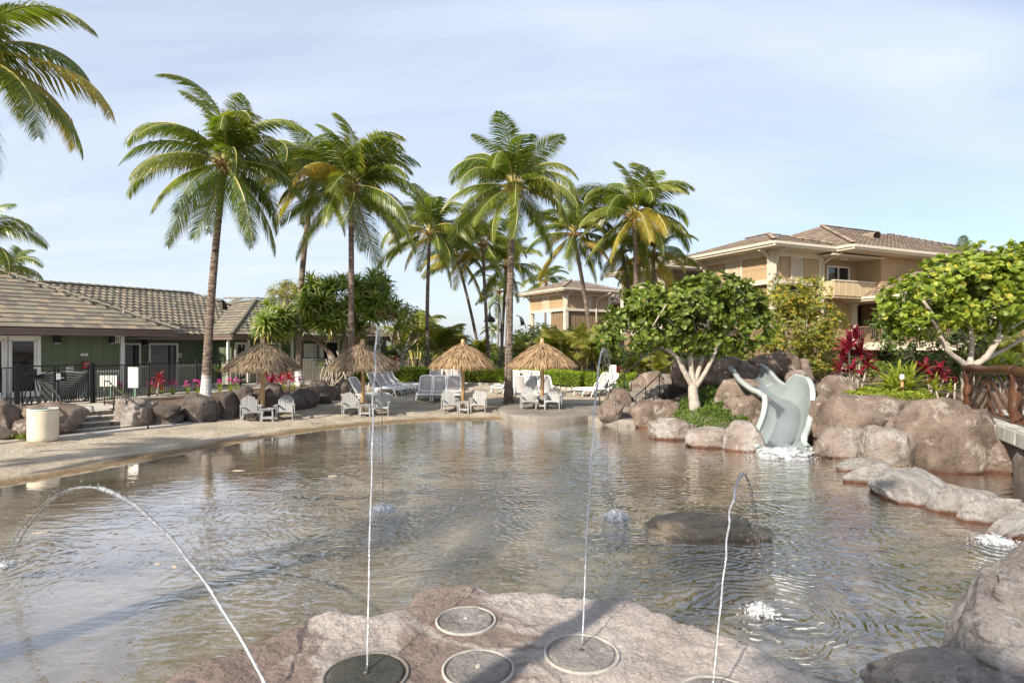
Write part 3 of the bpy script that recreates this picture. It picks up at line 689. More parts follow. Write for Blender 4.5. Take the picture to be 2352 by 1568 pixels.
rr = [(1492, 1594, 957, 1012, -.02, 'rock_pale', 'long pale rounded rock at the water in front of the round-leaved tree', PG, .6, 4, 7),
 (1576, 1682, 979, 1031, -.02, 'rock_pale', 'low pale rock between the long pale rock and the blocky one', PG, .6, 4, 7),
 (1662, 1762, 964, 1040, -.02, 'rock_pale', 'blocky square-shouldered pale rock left of the slide foot', PG, .7, 4, 10),
 (1446, 1552, 913, 984, -.02, 'rock_brown', 'rounded tan rock at the water beside the lower slide steps', PG, .8, 4, 6),
 (1525, 1560, 925, 985, -.02, 'rock_brown', 'narrow tan rock wedged left of the long pale rock', PG, .9, 4, 6),
 (1376, 1432, 915, 960, .28, 'rock_brown', 'rounded tan rock at the foot of the slide handrails', BG, .9, 4, 6),
 (1480, 1568, 886, 935, .35, 'rock_brown', 'brown rock below the steps left of the round-leaved tree', BG, .8, 4, 6),
 (1664, 1766, 902, 980, .3, 'rock_brown', 'domed brown rock standing on the blocky pale one', BG, .8, 4, 6),
 (1636, 1752, 868, 938, .72, 'rock_brown', 'overhanging brown rock along the left wall of the slide', BG, .8, 4, 6),
 (1640, 1765, 838, 905, 1.1, 'rock_brown', 'smooth brown rock slab under the top of the slide', BG, .7, 4, 6),
 (1588, 1735, 815, 870, 1.6, 'rock_brown', 'long brown ridge rock behind the tree at the top of the hill', BG, .6, 4, 6),
 (1540, 1650, 822, 890, 1.2, 'rock_brown', 'shaded brown rock behind the upper slide steps', BG, .7, 4, 6),
 (1718, 1790, 812, 850, 1.9, 'rock_brown', 'dark craggy rock behind the slide entry', BG, .8, 4, 9),
 (1768, 1832, 802, 862, 1.7, 'rock_brown', 'knob-shaped rock, highest on the slide hill', BG, .9, 4, 6),
 (1800, 1866, 822, 872, 1.5, 'rock_brown', 'rounded brown rock right of the upper slide wall', BG, .8, 4, 6),
 (1805, 1850, 848, 878, 1.55, 'rock_pale', 'small pale rock tucked against the upper slide wall', BG, .8, 4, 6),
 (1446, 1525, 850, 915, .7, 'rock_brown', 'brown rock between the two handrails of the slide steps', BG, .6, 4, 7),
 (1390, 1450, 890, 940, .4, 'rock_brown', 'tan rock behind the lower handrail post', BG, .6, 4, 7),
 (1862, 1965, 860, 945, .9, 'rock_brown', 'broad brown rock right of the slide curve', BG, .8, 5, 6),
 (1862, 1918, 905, 1010, .25, 'rock_brown', 'tall narrow rock face against the right slide wall', BG, .9, 4, 6),
 (1868, 2020, 978, 1056, -.02, 'rock_pale', 'long pale ledge rock at the waterline right of the slide', PG, .5, 5, 7),
 (1983, 2104, 976, 1082, -.02, 'rock_pale', 'pale cone-shaped rock between the two huge brown boulders', PG, .75, 5, 6),
 (1874, 2096, 902, 1012, .38, 'rock_brown', 'huge smooth brown boulder right of the slide under the lime ground cover', BG, .7, 5, 7),
 (2058, 2292, 908, 1088, -.02, 'rock_brown', 'largest brown boulder, blotched with pale patches, left of the log bridge', BG, .75, 5, 6),
 (2262, 2400, 985, 1092, -.02, 'rock_brown', 'shaded brown rock wall under the log bridge', BG, .6, 4, 7),
 (2336, 2430, 1020, 1115, .0, 'rock_lava', 'dark rock at the right edge of the photo beside the dark pool', BG, .8, 4, 7)]
for a, b, c, d, e, m_, l, g, dp, sb, pl in rr:
    rbox(a, b, c, d, e, m_, l, g, dep=dp, sub=max(sb, 5) if (b - a) > 90 else sb, planes=pl, sink=.35, rz=R.uniform(-.12, .12), rough=.55)
DG = 'flat grey rocks of the dam between the two pools'
def rflat(u0, u1, vt, vb, h, m, label, group, rz=0, sub=5, planes=6):
    Yf = ZC * F / (vb - HZ); Yb = (ZC - h) * F / (vt - HZ); Yc = (Yf + Yb) / 2
    return boulder((((u0 + u1) / 2 - 1176) / F * Yc, Yc, h - (h + .35) / 2), ((u1 - u0) * Yc / F * 1.16, (Yb - Yf) * 1.08, h + .35), m, label, group, rz, sub, planes)
rflat(1926, 2050, 1044, 1084, .28, 'rock_dam', 'low flat rock starting the dam beside the cone-shaped rock', DG)
rflat(1950, 2080, 1058, 1112, .4, 'rock_dam', 'pale dam rock with a rust-red waterline, second from the slide end', DG, -.2)
rflat(2022, 2165, 1062, 1162, .5, 'rock_dam', 'biggest grey dam rock, rounded and sunlit on its side', DG, .1)
rflat(2150, 2300, 1112, 1186, .42, 'rock_dam', 'long grey dam rock sloping away towards the bridge', DG, -.2)
rflat(2222, 2350, 1140, 1206, .4, 'rock_dam', 'wrinkled grey dam rock with a pointed low end', DG, -.3)
rflat(2272, 2420, 1176, 1240, .28, 'rock_dam', 'last dam rock with a rusty underside by the right fountain splash', DG, -.2)
# gravel mound in the pond
m_ = rflat(1500, 1748, 1156, 1238, .2, 'lid', 'speckled gravel-coated mound rising out of the shallow pond', None, 0, 5, 1); m_['category'] = 'rock'
m_['label'] = 'speckled gravel-coated mound rising out of the shallow pond'; gp = M['gravel'] = rockmat('speckled_gravel', [(.22, .18, .135), (.36, .3, .225), (.45, .38, .29)], (.58, .51, .41), .54, red=False, bscale=8, bmp=1.2)
m_.data.materials[0] = gp
# large foreground rock, lower right
big = boulder((4.85, 4.65, .1), (3.3, 2.3, 2.3), 'rock_fore', 'huge wrinkled grey rock filling the lower right corner', None, .15, 6, 5, rough=1.3)
big2 = boulder((3.3, 4.3, .05), (.95, 1.4, 1.1), 'rock_fore', 'knuckle-shaped grey rock leaning on the left of the huge corner rock', None, .5, 6, 5, rough=1.3)

# ledge rock the fountain lids sit in
LP = [(-2.9, 4.1), (-2.5, 4.62), (-2.15, 5.2), (-1.85, 5.5), (-1.5, 5.66), (-1.25, 5.5), (-1.1, 5.95), (-.75, 6.2), (-.4, 6.26), (-.1, 5.98), (.3, 6.15), (.72, 5.92), (1.32, 5.88), (1.42, 5.5), (1.75, 5.2), (2.2, 4.75), (2.75, 4.2), (3.1, 3.2), (3.6, 2), (4, -3.5), (-4, -3.5), (-3.8, 1), (-3.4, 3.3)]
gx = np.concatenate([np.arange(-4.2, -3, .12), np.arange(-3, 3.2, .02), np.arange(3.2, 4.3, .12)]); gy = np.concatenate([np.arange(-3.7, 3.3, .16), np.arange(3.3, 6.6, .02)])
gX, gY = np.meshgrid(gx, gy); wx = gX + .05 * wob(gX * 2.2, gY * 2.2); wy = gY + .05 * wob(gY * 2.4 + 3, gX * 2.1)
ld = -sdist(LP, wx, wy)
nz = np.zeros(gX.shape)
fl = np.empty(gX.size)
for i, (a, b) in enumerate(zip(gX.ravel(), gY.ravel())):
    v = Vector((a, b, .3))
    fl[i] = (.05 * noise.noise(v * 1.6) + .028 * noise.noise(v * 4.3) + .014 * noise.noise(v * 11) - .022 * abs(noise.noise(v * 19)) + .006 * noise.noise(v * 47)) if b > 2.8 else .03 * noise.noise(v * 1.6)
nz = fl.reshape(gX.shape)
gZ = .40 * ss(-.05, .3, ld) ** .55 + nz - .5 * ss(.0, -.3, ld)
M['rimm'] = mat('worn_rim', [(.26, .25, .22), (.46, .44, .4)], 9, .8, .5, 60, .004)
DISCS = [((-.40, 5.15), .265, 0), ((-.25, 4.38), .27, 0), ((.54, 4.6), .295, 0), ((-1.06, 4.3), .31, 1), ((1.40, 4.0), .28, 0)]
for (cx, cy), r_, k in DISCS:
    dd = np.hypot(gX - cx, gY - cy); f_ = ss(r_ + .12, r_ + .02, dd); gZ = gZ * (1 - f_) + .405 * f_
keep = gZ > -.42
ii = np.arange(gX.size).reshape(gX.shape); qq = np.stack([ii[:-1, :-1], ii[:-1, 1:], ii[1:, 1:], ii[1:, :-1]], -1).reshape(-1, 4); kk = keep.ravel()[qq].any(1); qq = qq[kk]
used, inv = np.unique(qq, return_inverse=True); V = np.stack([gX.ravel()[used], gY.ravel()[used], gZ.ravel()[used]], 1)
me = bpy.data.meshes.new('rock_ledge'); me.vertices.add(len(V)); me.vertices.foreach_set('co', V.astype(np.float32).ravel()); me.loops.add(qq.size); me.loops.foreach_set('vertex_index', inv.astype(np.int32).ravel()); me.polygons.add(len(qq)); me.polygons.foreach_set('loop_start', np.arange(0, qq.size, 4, dtype=np.int32)); me.polygons.foreach_set('use_smooth', [True] * len(qq)); me.update(calc_edges=True)
o = link('rock_ledge', me, None, M['ledge']); tag(o, 'flat pinkish rock ledge in the foreground, wet on its left half', 'rock')

dl = ['stone fountain lid with a white rim, farthest from the camera', 'pale stone fountain lid with a white rim below the farthest one', 'wide stone fountain lid that the centre right jet shoots from', 'dark wet fountain lid that the tall left jet shoots from', 'stone lid at the bottom edge that the right arching jet comes from']
for ((cx, cy), r_, k), l in zip(DISCS, dl):
    t = empty('fountain_lid', (cx, cy, .405), l, 'fountain lid', 'round fountain lids in the rock ledge')
    V = []; Fc = []; n = 40; rings = 14
    mb = MB(); mb.v.append((0, 0, .022))
    for i in range(1, rings + 1):
        for j in range(n):
            a = 2 * PI * j / n; rr_ = (r_ - .026) * i / rings
            mb.v.append((rr_ * math.cos(a), rr_ * math.sin(a), (.022 + .012 * noise.noise(Vector((rr_ * math.cos(a) * 14 + cx, rr_ * math.sin(a) * 14, cy)))) if i < rings else -.02))
    for j in range(n): mb.f.append((0, 1 + j, 1 + (j + 1) % n)); mb.mi.append(0)
    for i in range(rings - 1):
        for j in range(n): a0 = 1 + i * n; mb.f.append((a0 + j, a0 + n + j, a0 + n + (j + 1) % n, a0 + (j + 1) % n)); mb.mi.append(0)
    mb.obj('lid', M['lid_dark' if k else 'lid'], t, True)
    mb = MB(); mb.lathe([(r_ - .02, -.03), (r_ - .02, .012), (r_ - .017, .017), (r_ - .004, .017), (r_, .012), (r_, -.03)], 48, cap=False); mb.obj('rim', M['rimm' if not k else 'concrete'], t, True)
    mb = MB(); mb.lathe([(.018, -.01), (.022, .03), (.017, .036), (.01, .034)], 14); mb.obj('nozzle', M['rimm' if k == 0 and cx < 0 else 'steel'], t, True)

# ------------------------------------------------------------------ water jets
def jet(a, b, apex, label, r0=.011, r1=.03, split=.5, sp=True, strands=3):
    a = Vector(a); b = Vector(b); t = empty('water_jet', a, label, 'water jet', 'fountain jets playing over the pond')
    # parabola through a, apex height, b
    h = apex; va = math.sqrt(max(h - a.z, .01)); vb = math.sqrt(max(h - b.z, .01)); tt = va / (va + vb)
    def pt(s):
        q = (s - tt); k = (h - a.z) / tt ** 2 if s < tt else (h - b.z) / (1 - tt) ** 2
        return Vector((a.x + (b.x - a.x) * s, a.y + (b.y - a.y) * s, h - k * q * q))
    n = 90; pr = random.Random(sum(map(ord, label)) % 999)
    pts = [pt(i / n * (tt + .03)) - a for i in range(n + 1)]
    mb = MB(); pts = [p + Vector((noise.noise(Vector((i * .11, h, 1))), noise.noise(Vector((i * .11, h, 7))), 0)) * .02 * math.sin(PI * i / n) for i, p in enumerate(pts)]; mb.tube(pts, [r0 * .72 * (1 + .3 * noise.noise(Vector((i * .5, h, 3)))) * (1 + .9 * (i / n) ** 2) * (1 + .16 * math.sin(i * 1.9) * (i / n)) for i in range(n + 1)], 8); mb.obj('rising_stream', M['jet'], t, True)
    mb = MB()
    for k in range(strands):
        o1 = Vector((pr.gauss(0, .03), pr.gauss(0, .03), 0)); ps = []
        for i in range(n + 1):
            s = tt - .02 + (1 - tt + .02) * i / n; f_ = i / n
            ps.append(pt(s) - a + o1 * (f_ * 1.6) + Vector((pr.gauss(0, 1), pr.gauss(0, 1), pr.gauss(0, 1))) * .004 * f_)
        mb.tube(ps, [r1 * .62 * (.55 - .25 * i / n) * (.5 + .7 * abs(noise.noise(Vector((i * .33, k * 5.1, h))))) * (1.2 if k == 0 else .6) for i in range(n + 1)], 6)
    mb.obj('falling_stream', M['jet'], t, True)
    m_ = 160; s = tt + .03 + (.97 - tt) * np.random.default_rng(int(h * 100)).random(m_) ** .8
    g = np.random.default_rng(int(h * 77)); Ts = np.array([tuple(pt(min(x, 1)) - a) for x in s]) + g.normal(0, 1, (m_, 3)) * (.018 + .06 * np.clip((s - tt) / (1 - tt), 0, 1))[:, None]
    sz = g.uniform(.002, .0065, m_); Ms = np.stack([np.diag([x, x, x * g.uniform(1, 3)]) for x in sz])
    scatter('droplets', ([tuple(v) for v in ico(1)[0]], ico(1)[1]), Ms, Ts, M['jet'], t)
def splash(c, r, h, label, n=900):
    t = empty('splash', c, label, 'splash', 'white splashes where the water lands')
    V, Fs = ico(5); V = V.copy()
    for i, v in enumerate(V):
        p = Vector(v); k = 1 + .45 * noise.noise(p * 2.5 + c) + .3 * noise.noise(p * 7 + c) + .16 * noise.noise(p * 17 + c); V[i] = v * k
    V *= np.array([r, r * .9, h]); V[:, 2] = np.where(V[:, 2] < 0, V[:, 2] * .15 - .01, V[:, 2]) 
    link('foam', np_mesh('foam', V, Fs, 1, True), t, M['foam'])
    g = np.random.default_rng(int(abs(c.x * 1000)) % 9999); rad_ = np.abs(g.normal(0, r * .75, n)); an = g.uniform(0, 2 * PI, n)
    Ts = np.stack([rad_ * np.cos(an), rad_ * np.sin(an), np.abs(g.normal(0, h * .6, n)) * np.exp(-rad_ / r) + .004], 1); sz = g.uniform(.003, .012, n)
    Ms = np.stack([np.diag([x * 1.3, x * 1.3, x * .6]) for x in sz]); scatter('spray', ([tuple(v) for v in ico(1)[0]], ico(1)[1]), Ms, Ts, M['foam'], t)
jet((-1.62, 4.02, .40), SPLASH[4] + Vector((0, 0, .02)), 1.42, 'low thick jet arching to the far left corner of the pond', .017, .05, strands=5)
jet((-1.06, 4.33, .43), SPLASH[0], 2.98, 'tall thin jet rising from the dark wet lid, left of centre', .0115, .03)
jet((.555, 4.68, .43), SPLASH[1], 2.76, 'tall thin jet right of centre falling towards the slide steps', .0105, .024)
jet((1.36, 4.02, .43), SPLASH[2], 1.70, 'medium jet arching in front of the gravel mound', .0095, .018)
jet((9.2, 5.7, .35), SPLASH[3], 1.25, 'short jet coming in from the right edge of the photo', .02, .045, strands=5)
splash(SPLASH[0], .17, .1, 'white splash at the foot of the tall left jet')
splash(SPLASH[1], .17, .12, 'white splash in the shaded water right of centre')
splash(SPLASH[2], .11, .08, 'white splash in front of the ledge, nearest the camera')
splash(SPLASH[3], .17, .08, 'white splash at the far right beside the last dam rock')
splash(SPLASH[4], .12, .05, 'thin splash at the left edge of the pond', 300)
sp_ = Vector((7.03, 15.15, 0)); splash(sp_, .62, .17, 'wide churned foam where the slide meets the pond', 2600)
for u_, v_, s_, l in ((95, 1222, .22, 'small sand islet poking out by the left arching jet, the palest'), (108, 1250, .3, 'dark wet gravel islet below the pale sand islet'), (80, 1182, .3, 'long dark gravel islet under the left jet'), (550, 1080, .3, 'thin sand islet near the beach in front of the first umbrella'), (515, 1246, .1, 'tiny sand islet in the bright shallow water, right of the left jet'), (363, 1294, .08, 'tiny gravel bump left of the arching jet'), (403, 1300, .1, 'tiny gravel bump touching the arching jet'), (765, 1093, .2, 'flat sand islet in the middle shallows')):
    c = Gz(u_, v_, 0); boulder((c.x, c.y, -.005), (s_ * 1.1, s_ * .4, .045), 'ground' if 'dark' not in l else 'gravel', l, 'tiny sand islets in the shallow pond', R.uniform(-.3, .3), 4, 1, cat='sand islet', name='sand_islet')
# ------------------------------------------------------------------ roofs
def tile_rows(poly, n_out, z0, pitch, tw, exp, th=.035, rs=None):
    """tiles covering a roof slope. poly: (s, t) polygon, s along the eave, t plan distance up from it.
    yields (centre s, centre t, width)"""
    cs = math.cos(math.atan(pitch)); res = []; tmax = max(p[1] for p in poly); r = 0; t = 0
    while t < tmax - .02:
        tm = t + exp * cs * .5; xs_ = []
        for i in range(len(poly)):
            (a, b), (c, d) = poly[i], poly[(i + 1) % len(poly)]
            if (b - tm) * (d - tm) < 0: xs_.append(a + (c - a) * (tm - b) / (d - b))
        xs_.sort()
        for k in range(0, len(xs_) - 1, 2):
            x = xs_[k]; e = xs_[k + 1]; first = tw * (.5 if r % 2 else 1)
            while x < e - .04:
                w_ = min(first, e - x); first = tw; res.append((x + w_ / 2, tm, w_)); x += w_
        t += exp * cs; r += 1
    return res

def tiled_slope(acc, poly, to_world, es, et, z0, pitch, tw=.34, exp=.4, th=.028):
    """acc collects (matrix, translation)"""
    es = Vector(es); up = (Vector(et) + Vector((0, 0, pitch))).normalized(); n = es.cross(up)
    if n.z < 0: n = -n
    for s, t, w_ in tile_rows(poly, None, z0, pitch, tw, exp):
        c = Vector(to_world(s, t)); c.z = z0 + pitch * t
        u2 = (up * (exp * 1.12) - n * (th * 1.15)).normalized(); n2 = es.cross(u2); n2 = n2 if n2.z > 0 else -n2
        Mx = np.array([[es[i] * (w_ - .006), u2[i] * exp * 1.14, n2[i] * th] for i in range(3)]) * 1.0
        c = c + n * (th * .9) + n * R.uniform(-.002, .003)
        acc.append((Mx, np.array(c)))
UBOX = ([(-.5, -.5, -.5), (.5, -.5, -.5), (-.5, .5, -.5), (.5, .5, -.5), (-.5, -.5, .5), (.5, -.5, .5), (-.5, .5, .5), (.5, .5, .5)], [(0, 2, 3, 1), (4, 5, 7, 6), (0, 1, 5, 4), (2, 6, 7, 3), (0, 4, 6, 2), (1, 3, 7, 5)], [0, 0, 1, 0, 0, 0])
M['tedge'] = mat('tile_shadow_edge', [(.07, .06, .05), (.11, .09, .075)], 8, .95, .2)  # dark downslope faces paint in the shadow line under each tile course
def caps(parent, a, b, m, w_=.22, L=.42, name='hip_cap', single=True):
    a, b = Vector(a), Vector(b); d = b - a; n = max(1, int(d.length / L)); d.normalize(); y = Vector((0, 0, 1)).cross(d).normalized(); z = d.cross(y)
    mb = MB(); pr = [(-w_ / 2, -.03), (-w_ * .25, .05), (w_ * .25, .05), (w_ / 2, -.03)]
    vs = [(x, p[0], p[1] + (.035 if x < 0 else 0)) for x in (-.5 * L * 1.1, .5 * L * 1.1) for p in pr]
    mb.add(vs, [(0, 1, 5, 4), (1, 2, 6, 5), (2, 3, 7, 6), (0, 3, 2, 1), (4, 5, 6, 7), (3, 0, 4, 7)])
    Ms = np.array([Matrix((d, y, z)).transposed() for _ in range(n)]); Ts = np.array([a + d * L * (i + .5) + z * .05 for i in range(n)])
    if single:
        me = mb.mesh(name); me.materials.append(m)
        for i in range(n):
            o = bpy.data.objects.new(name, me); COL.objects.link(o); o.parent = parent
            o.matrix_local = Matrix.Translation(Ts[i]) @ Matrix((d, y, z)).transposed().to_4x4()
    else: scatter(name, (mb.v, mb.f), Ms, Ts, m, parent)

# ------------------------------------------------------------------ green restroom building
E1 = Vector((.53, .848, 0)); NO = Vector((.848, -.53, 0))
def L2(s, q, z=0): return E1 * s + NO * q + Vector((0, 0, z))
gb = empty('green_building', (0, 0, 0), 'long low green board-and-batten building with a mottled tile roof behind the black fence', 'building')
EF, EB = 3.47, 3.38; PT = .5
acc = []
def slopeF(poly, s0, q0, z0):   # slope facing outward (NO): s along E1, t inward
    tiled_slope(acc, poly, lambda s, t: L2(s0 + s, q0 - t), E1, -NO, z0, PT)
def slopeL(poly, s0, q0, z0):   # slope facing -E1 (left): along -NO from q0, t along E1
    tiled_slope(acc, poly, lambda s, t: L2(s0 + t, q0 - s), -NO, E1, z0, PT)
# front-left wing: eave from s=-6 to 14.67 at q=-27.1, hip at 45 deg on the right
mb = MB()
slopeF([(0, 0), (22.67, 0), (22.67 - 5.6, 5.6), (0, 5.6)], -8, -27.1, EF)
slab([L2(-8, -27.1, EF), L2(14.67, -27.1, EF), L2(9.07, -32.7, EF + 2.8), L2(-8, -32.7, EF + 2.8)], .1, mb)
slab([L2(14.67, -27.1, EF), L2(14.67, -38.3, EF), L2(9.07, -32.7, EF + 2.8)], .1, mb)
# back wing: eave q=-31.6
slopeF([(0, 0), (17.5, 0), (17.5 - 0, .0), (17.5 + 1.5, 2.0), (12.5 + 1.8, 5.3), (0, 5.3)], 7, -31.6, EB)
slab([L2(5, -31.6, EB), L2(26, -31.6, EB), L2(21.3, -36.9, EB + 2.65), L2(5, -36.9, EB + 2.65)], .1, mb)
slab([L2(5, -42.2, EB), L2(26, -42.2, EB), L2(21.3, -36.9, EB + 2.65), L2(5, -36.9, EB + 2.65)], .1, mb)
slab([L2(26, -31.6, EB), L2(26.6, -42.2, EB), L2(21.3, -36.9, EB + 2.65)], .1, mb)
# cross wing: corner s=18.8,q=-29.3 apex 4.7 in
slopeF([(0, 0), (13, 0), (8.3, 4.7), (4.7, 4.7)], 18.8, -29.3, EB)
slopeL([(0, 0), (2.3, 0), (7.6, 4.9), (4.7, 4.7)], 18.8, -29.3, EB)
slab([L2(18.8, -29.3, EB), L2(31.8, -29.3, EB), L2(27.1, -34, EB + 2.35), L2(23.5, -34, EB + 2.35)], .1, mb)
slab([L2(18.8, -29.3, EB), L2(18.8, -38.7, EB), L2(23.5, -34, EB + 2.35)], .1, mb)
mb.obj('roof_deck', M['fascia'], gb)
Ms = np.array([a for a, b in acc]); Ts = np.array([b for a, b in acc])
vis = (np.abs((Ts[:, 0] / Ts[:, 1])) < .93) & (Ts[:, 1] > 3)
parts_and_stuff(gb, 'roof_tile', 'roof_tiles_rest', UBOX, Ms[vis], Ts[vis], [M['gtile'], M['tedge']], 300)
hc = mat('hip_cap', [(.16, .14, .11), (.25, .23, .18)], 3, .9, .3, 30, var=.15)
caps(gb, L2(14.75, -27.0, EF + .03), L2(9.0, -32.75, EF + 2.92), hc)
caps(gb, L2(8, -36.9, EB + 2.68), L2(21.3, -36.9, EB + 2.68), hc)
caps(gb, L2(25.2, -32.4, EB + .7), L2(21.3, -36.9, EB + 2.68), hc)
caps(gb, L2(18.8, -29.3, EB + .02), L2(23.5, -34, EB + 2.38), hc)
caps(gb, L2(23.5, -34, EB + 2.38), L2(22.2, -36, EB + 2.38), hc)
caps(gb, L2(27.1, -34, EB + 2.38), L2(31.8, -29.3, EB + .02), hc)
caps(gb, L2(23.5, -34, EB + 2.38), L2(27.1, -34, EB + 2.38), hc)
# fascias, two-step
def fascia(a, b, z, name='fascia', hgt=.27):
    a, b = Vector(a), Vector(b); d = (b - a).normalized(); n = Vector((d.y, -d.x, 0))
    mb = MB(); mb.bar(a + Vector((0, 0, z - .06)) + n * .03, b + Vector((0, 0, z - .06)) + n * .03, .06, .09); mb.bar(a + Vector((0, 0, z - .19)) + n * .0, b + Vector((0, 0, z - .19)) + n * .0, .05, .17); mb.obj(name, M['fascia'], gb)
fascia(L2(-8, -27.1), L2(14.7, -27.1), EF); fascia(L2(14.7, -27.1), L2(14.7, -31.6), EF)
fascia(L2(10, -31.6), L2(18.8, -31.6), EB); fascia(L2(18.8, -31.6), L2(18.8, -29.3), EB); fascia(L2(18.8, -29.3), L2(31.8, -29.3), EB)
mb = MB()
slab([L2(-8, -27.15, EF - .2), L2(14.6, -27.15, EF - .2), L2(14.6, -32, EF - .2), L2(-8, -32, EF - .2)], .03, mb)
slab([L2(9, -31.65, EB - .2), L2(31, -31.65, EB - .2), L2(31, -33.6, EB - .2), L2(9, -33.6, EB - .2)], .03, mb)
slab([L2(18.9, -29.35, EB - .21), L2(31, -29.35, EB - .21), L2(31, -33.6, EB - .21), L2(18.9, -33.6, EB - .21)], .03, mb)
mb.obj('soffit', M['trim'], gb)
# walls: outward faces; door/window openings are built as recessed panels in real holes
TZ = .7
def wallrun(s0, s1, q, ztop, holes, name='wall', m=None, along='E1', batt=.45, sage_h=1.0):
    """wall along E1 at depth q from s0 to s1; holes = [(s0,s1,z0,z1)]"""
    pt = (lambda s, z, o=0: L2(s, q + o, z)) if along == 'E1' else (lambda s, z, o=0: L2(q - o, s, z))
    segs = []; hs = sorted(holes); x = s0
    for h in hs:
        if h[0] > x: segs.append((x, h[0], TZ, ztop))
        segs.append((h[0], h[1], h[3], ztop))
        if h[2] > TZ + .01: segs.append((h[0], h[1], TZ, h[2]))
        x = h[1]
    if x < s1: segs.append((x, s1, TZ, ztop))
    up = MB(); lo = MB(); rail = MB(); zb = TZ + sage_h
    for a, b, c, d in segs:
        for (z0, z1, mbx) in ((max(c, zb), d, up), (c, min(d, zb), lo)):
            if z1 - z0 > .01: mbx.bar(pt(a, (z0 + z1) / 2, -.06), pt(b, (z0 + z1) / 2, -.06), .12, z1 - z0)
        if c < zb < d: rail.bar(pt(a, zb, .02), pt(b, zb, .02), .05, .09)
    for mbx, nm, mt in ((up, 'upper_wall', 'green'), (lo, 'lower_wall', 'sage'), (rail, 'chair_rail', 'white')):
        for i_ in range(0, len(mbx.v), 8):
            q_ = MB(); q_.add(mbx.v[i_:i_ + 8], [tuple(x - i_ for x in f) for f in mbx.f[i_ // 8 * 6:i_ // 8 * 6 + 6]]); q_.obj(nm, M[mt], gb)
    bm_ = MB(); bm_.box((0, 0, 0), (.05, .03, 1)); bme = bm_.mesh('batten'); bme.materials.append(M['green'])
    s = s0 + .3
    an = math.atan2(E1.y, E1.x) if along == 'E1' else math.atan2(NO.y, NO.x)
    while s < s1 - .1:
        z0 = zb + .05; z1 = ztop
        for h in holes:
            if h[0] - .15 < s < h[1] + .15: z0 = h[3] + .12
        if z1 - z0 > .3:
            o = bpy.data.objects.new('batten', bme); COL.objects.link(o); o.parent = gb; o.location = pt(s, (z0 + z1) / 2, .012); o.rotation_euler = (0, 0, an); o.scale = (1, 1, z1 - z0)
        s += batt
def trimframe(s0, s1, z0, z1, q, t=.1, sill=True, name='window_frame'):
    mb = MB(); pt = lambda s, z, o=.03: L2(s, q + o, z)
    mb.bar(pt(s0 - t / 2, z0), pt(s0 - t / 2, z1 + t), .07, t, up=E1); mb.bar(pt(s1 + t / 2, z0), pt(s1 + t / 2, z1 + t), .07, t, up=E1)
    mb.bar(pt(s0, z1 + t / 2, .032), pt(s1, z1 + t / 2, .032), .07, t)
    if sill: mb.bar(pt(s0 - t - .03, z0 - t / 2, .05), pt(s1 + t + .03, z0 - t / 2, .05), .12, t)
    return mb.obj(name, M['white'], gb)
def panel(s0, s1, z0, z1, q, m, name, parent=None):
    mb = MB(); mb.bar(L2(s0, q, (z0 + z1) / 2), L2(s1, q, (z0 + z1) / 2), .04, z1 - z0); return mb.obj(name, m, parent or gb)
def s_at(u, q):
    k = (u - 1176) / F   # X = kY on the line q
    return (k * (-.53 * q) - .848 * q) / (.53 - k * .848)
QF = -28.0
sa, sb_ = s_at(-60, QF), s_at(4, QF); s1_, s2_ = s_at(25, QF), s_at(78, QF)
scn = s_at(276, QF)
wallrun(-8, scn, QF, EF - .2, [(sa, s_at(10, QF), TZ + .25, EF - .42), (s_at(22, QF), s_at(84, QF), TZ + .25, EF - .42)])
for a, b in ((sa, s_at(10, QF)), (s_at(22, QF), s_at(84, QF))):
    w_ = trimframe(a, b, TZ + .25, EF - .42, QF, .12)
    g = panel(a + .08, b - .08, TZ + .33, EF - .5, QF - .05, M['glass'], 'pane')
    mb = MB()
    for z in (TZ + .29, EF - .46): mb.bar(L2(a, QF - .03, z), L2(b, QF - .03, z), .05, .08)
    for s in (a + .04, b - .04): mb.bar(L2(s, QF - .03, TZ + .25), L2(s, QF - .03, EF - .42), .05, .08, up=E1)
    mb.obj('sash', M['white'], gb)
mb = MB(); mb.bar(L2(scn + .06, QF + .03, TZ), L2(scn + .06, QF + .03, EF - .2), .14, .14, up=E1); mb.obj('corner_post', M['white'], gb)
wallrun(-33, QF - .07, scn, EF - .2, [], along='NO')
# back wing wall
QB = -32.6
d1 = (s_at(286, QB), s_at(318, QB)); d2 = (s_at(345, QB), s_at(404, QB))
hb = [(d1[0], d1[1], TZ, TZ + 2.12), (d2[0], d2[1], TZ, TZ + 2.12)]
wallrun(scn - 1.0, 19.3, QB, EB - .2, hb)
for (a, b) in (d1, d2):
    trimframe(a, b, TZ, TZ + 2.12, QB, .1, False, 'door_frame'); panel(a - .05, b + .05, TZ, TZ + 2.16, QB - .14, M['door_grey'], 'door')
    mb = MB(); mb.bar(L2(a + (b - a) * .78, QB - .11, TZ), L2(a + (b - a) * .78, QB - .11, TZ + 2.1), .03, .09, up=E1); mb.obj('door_gap', M['dark'], gb)
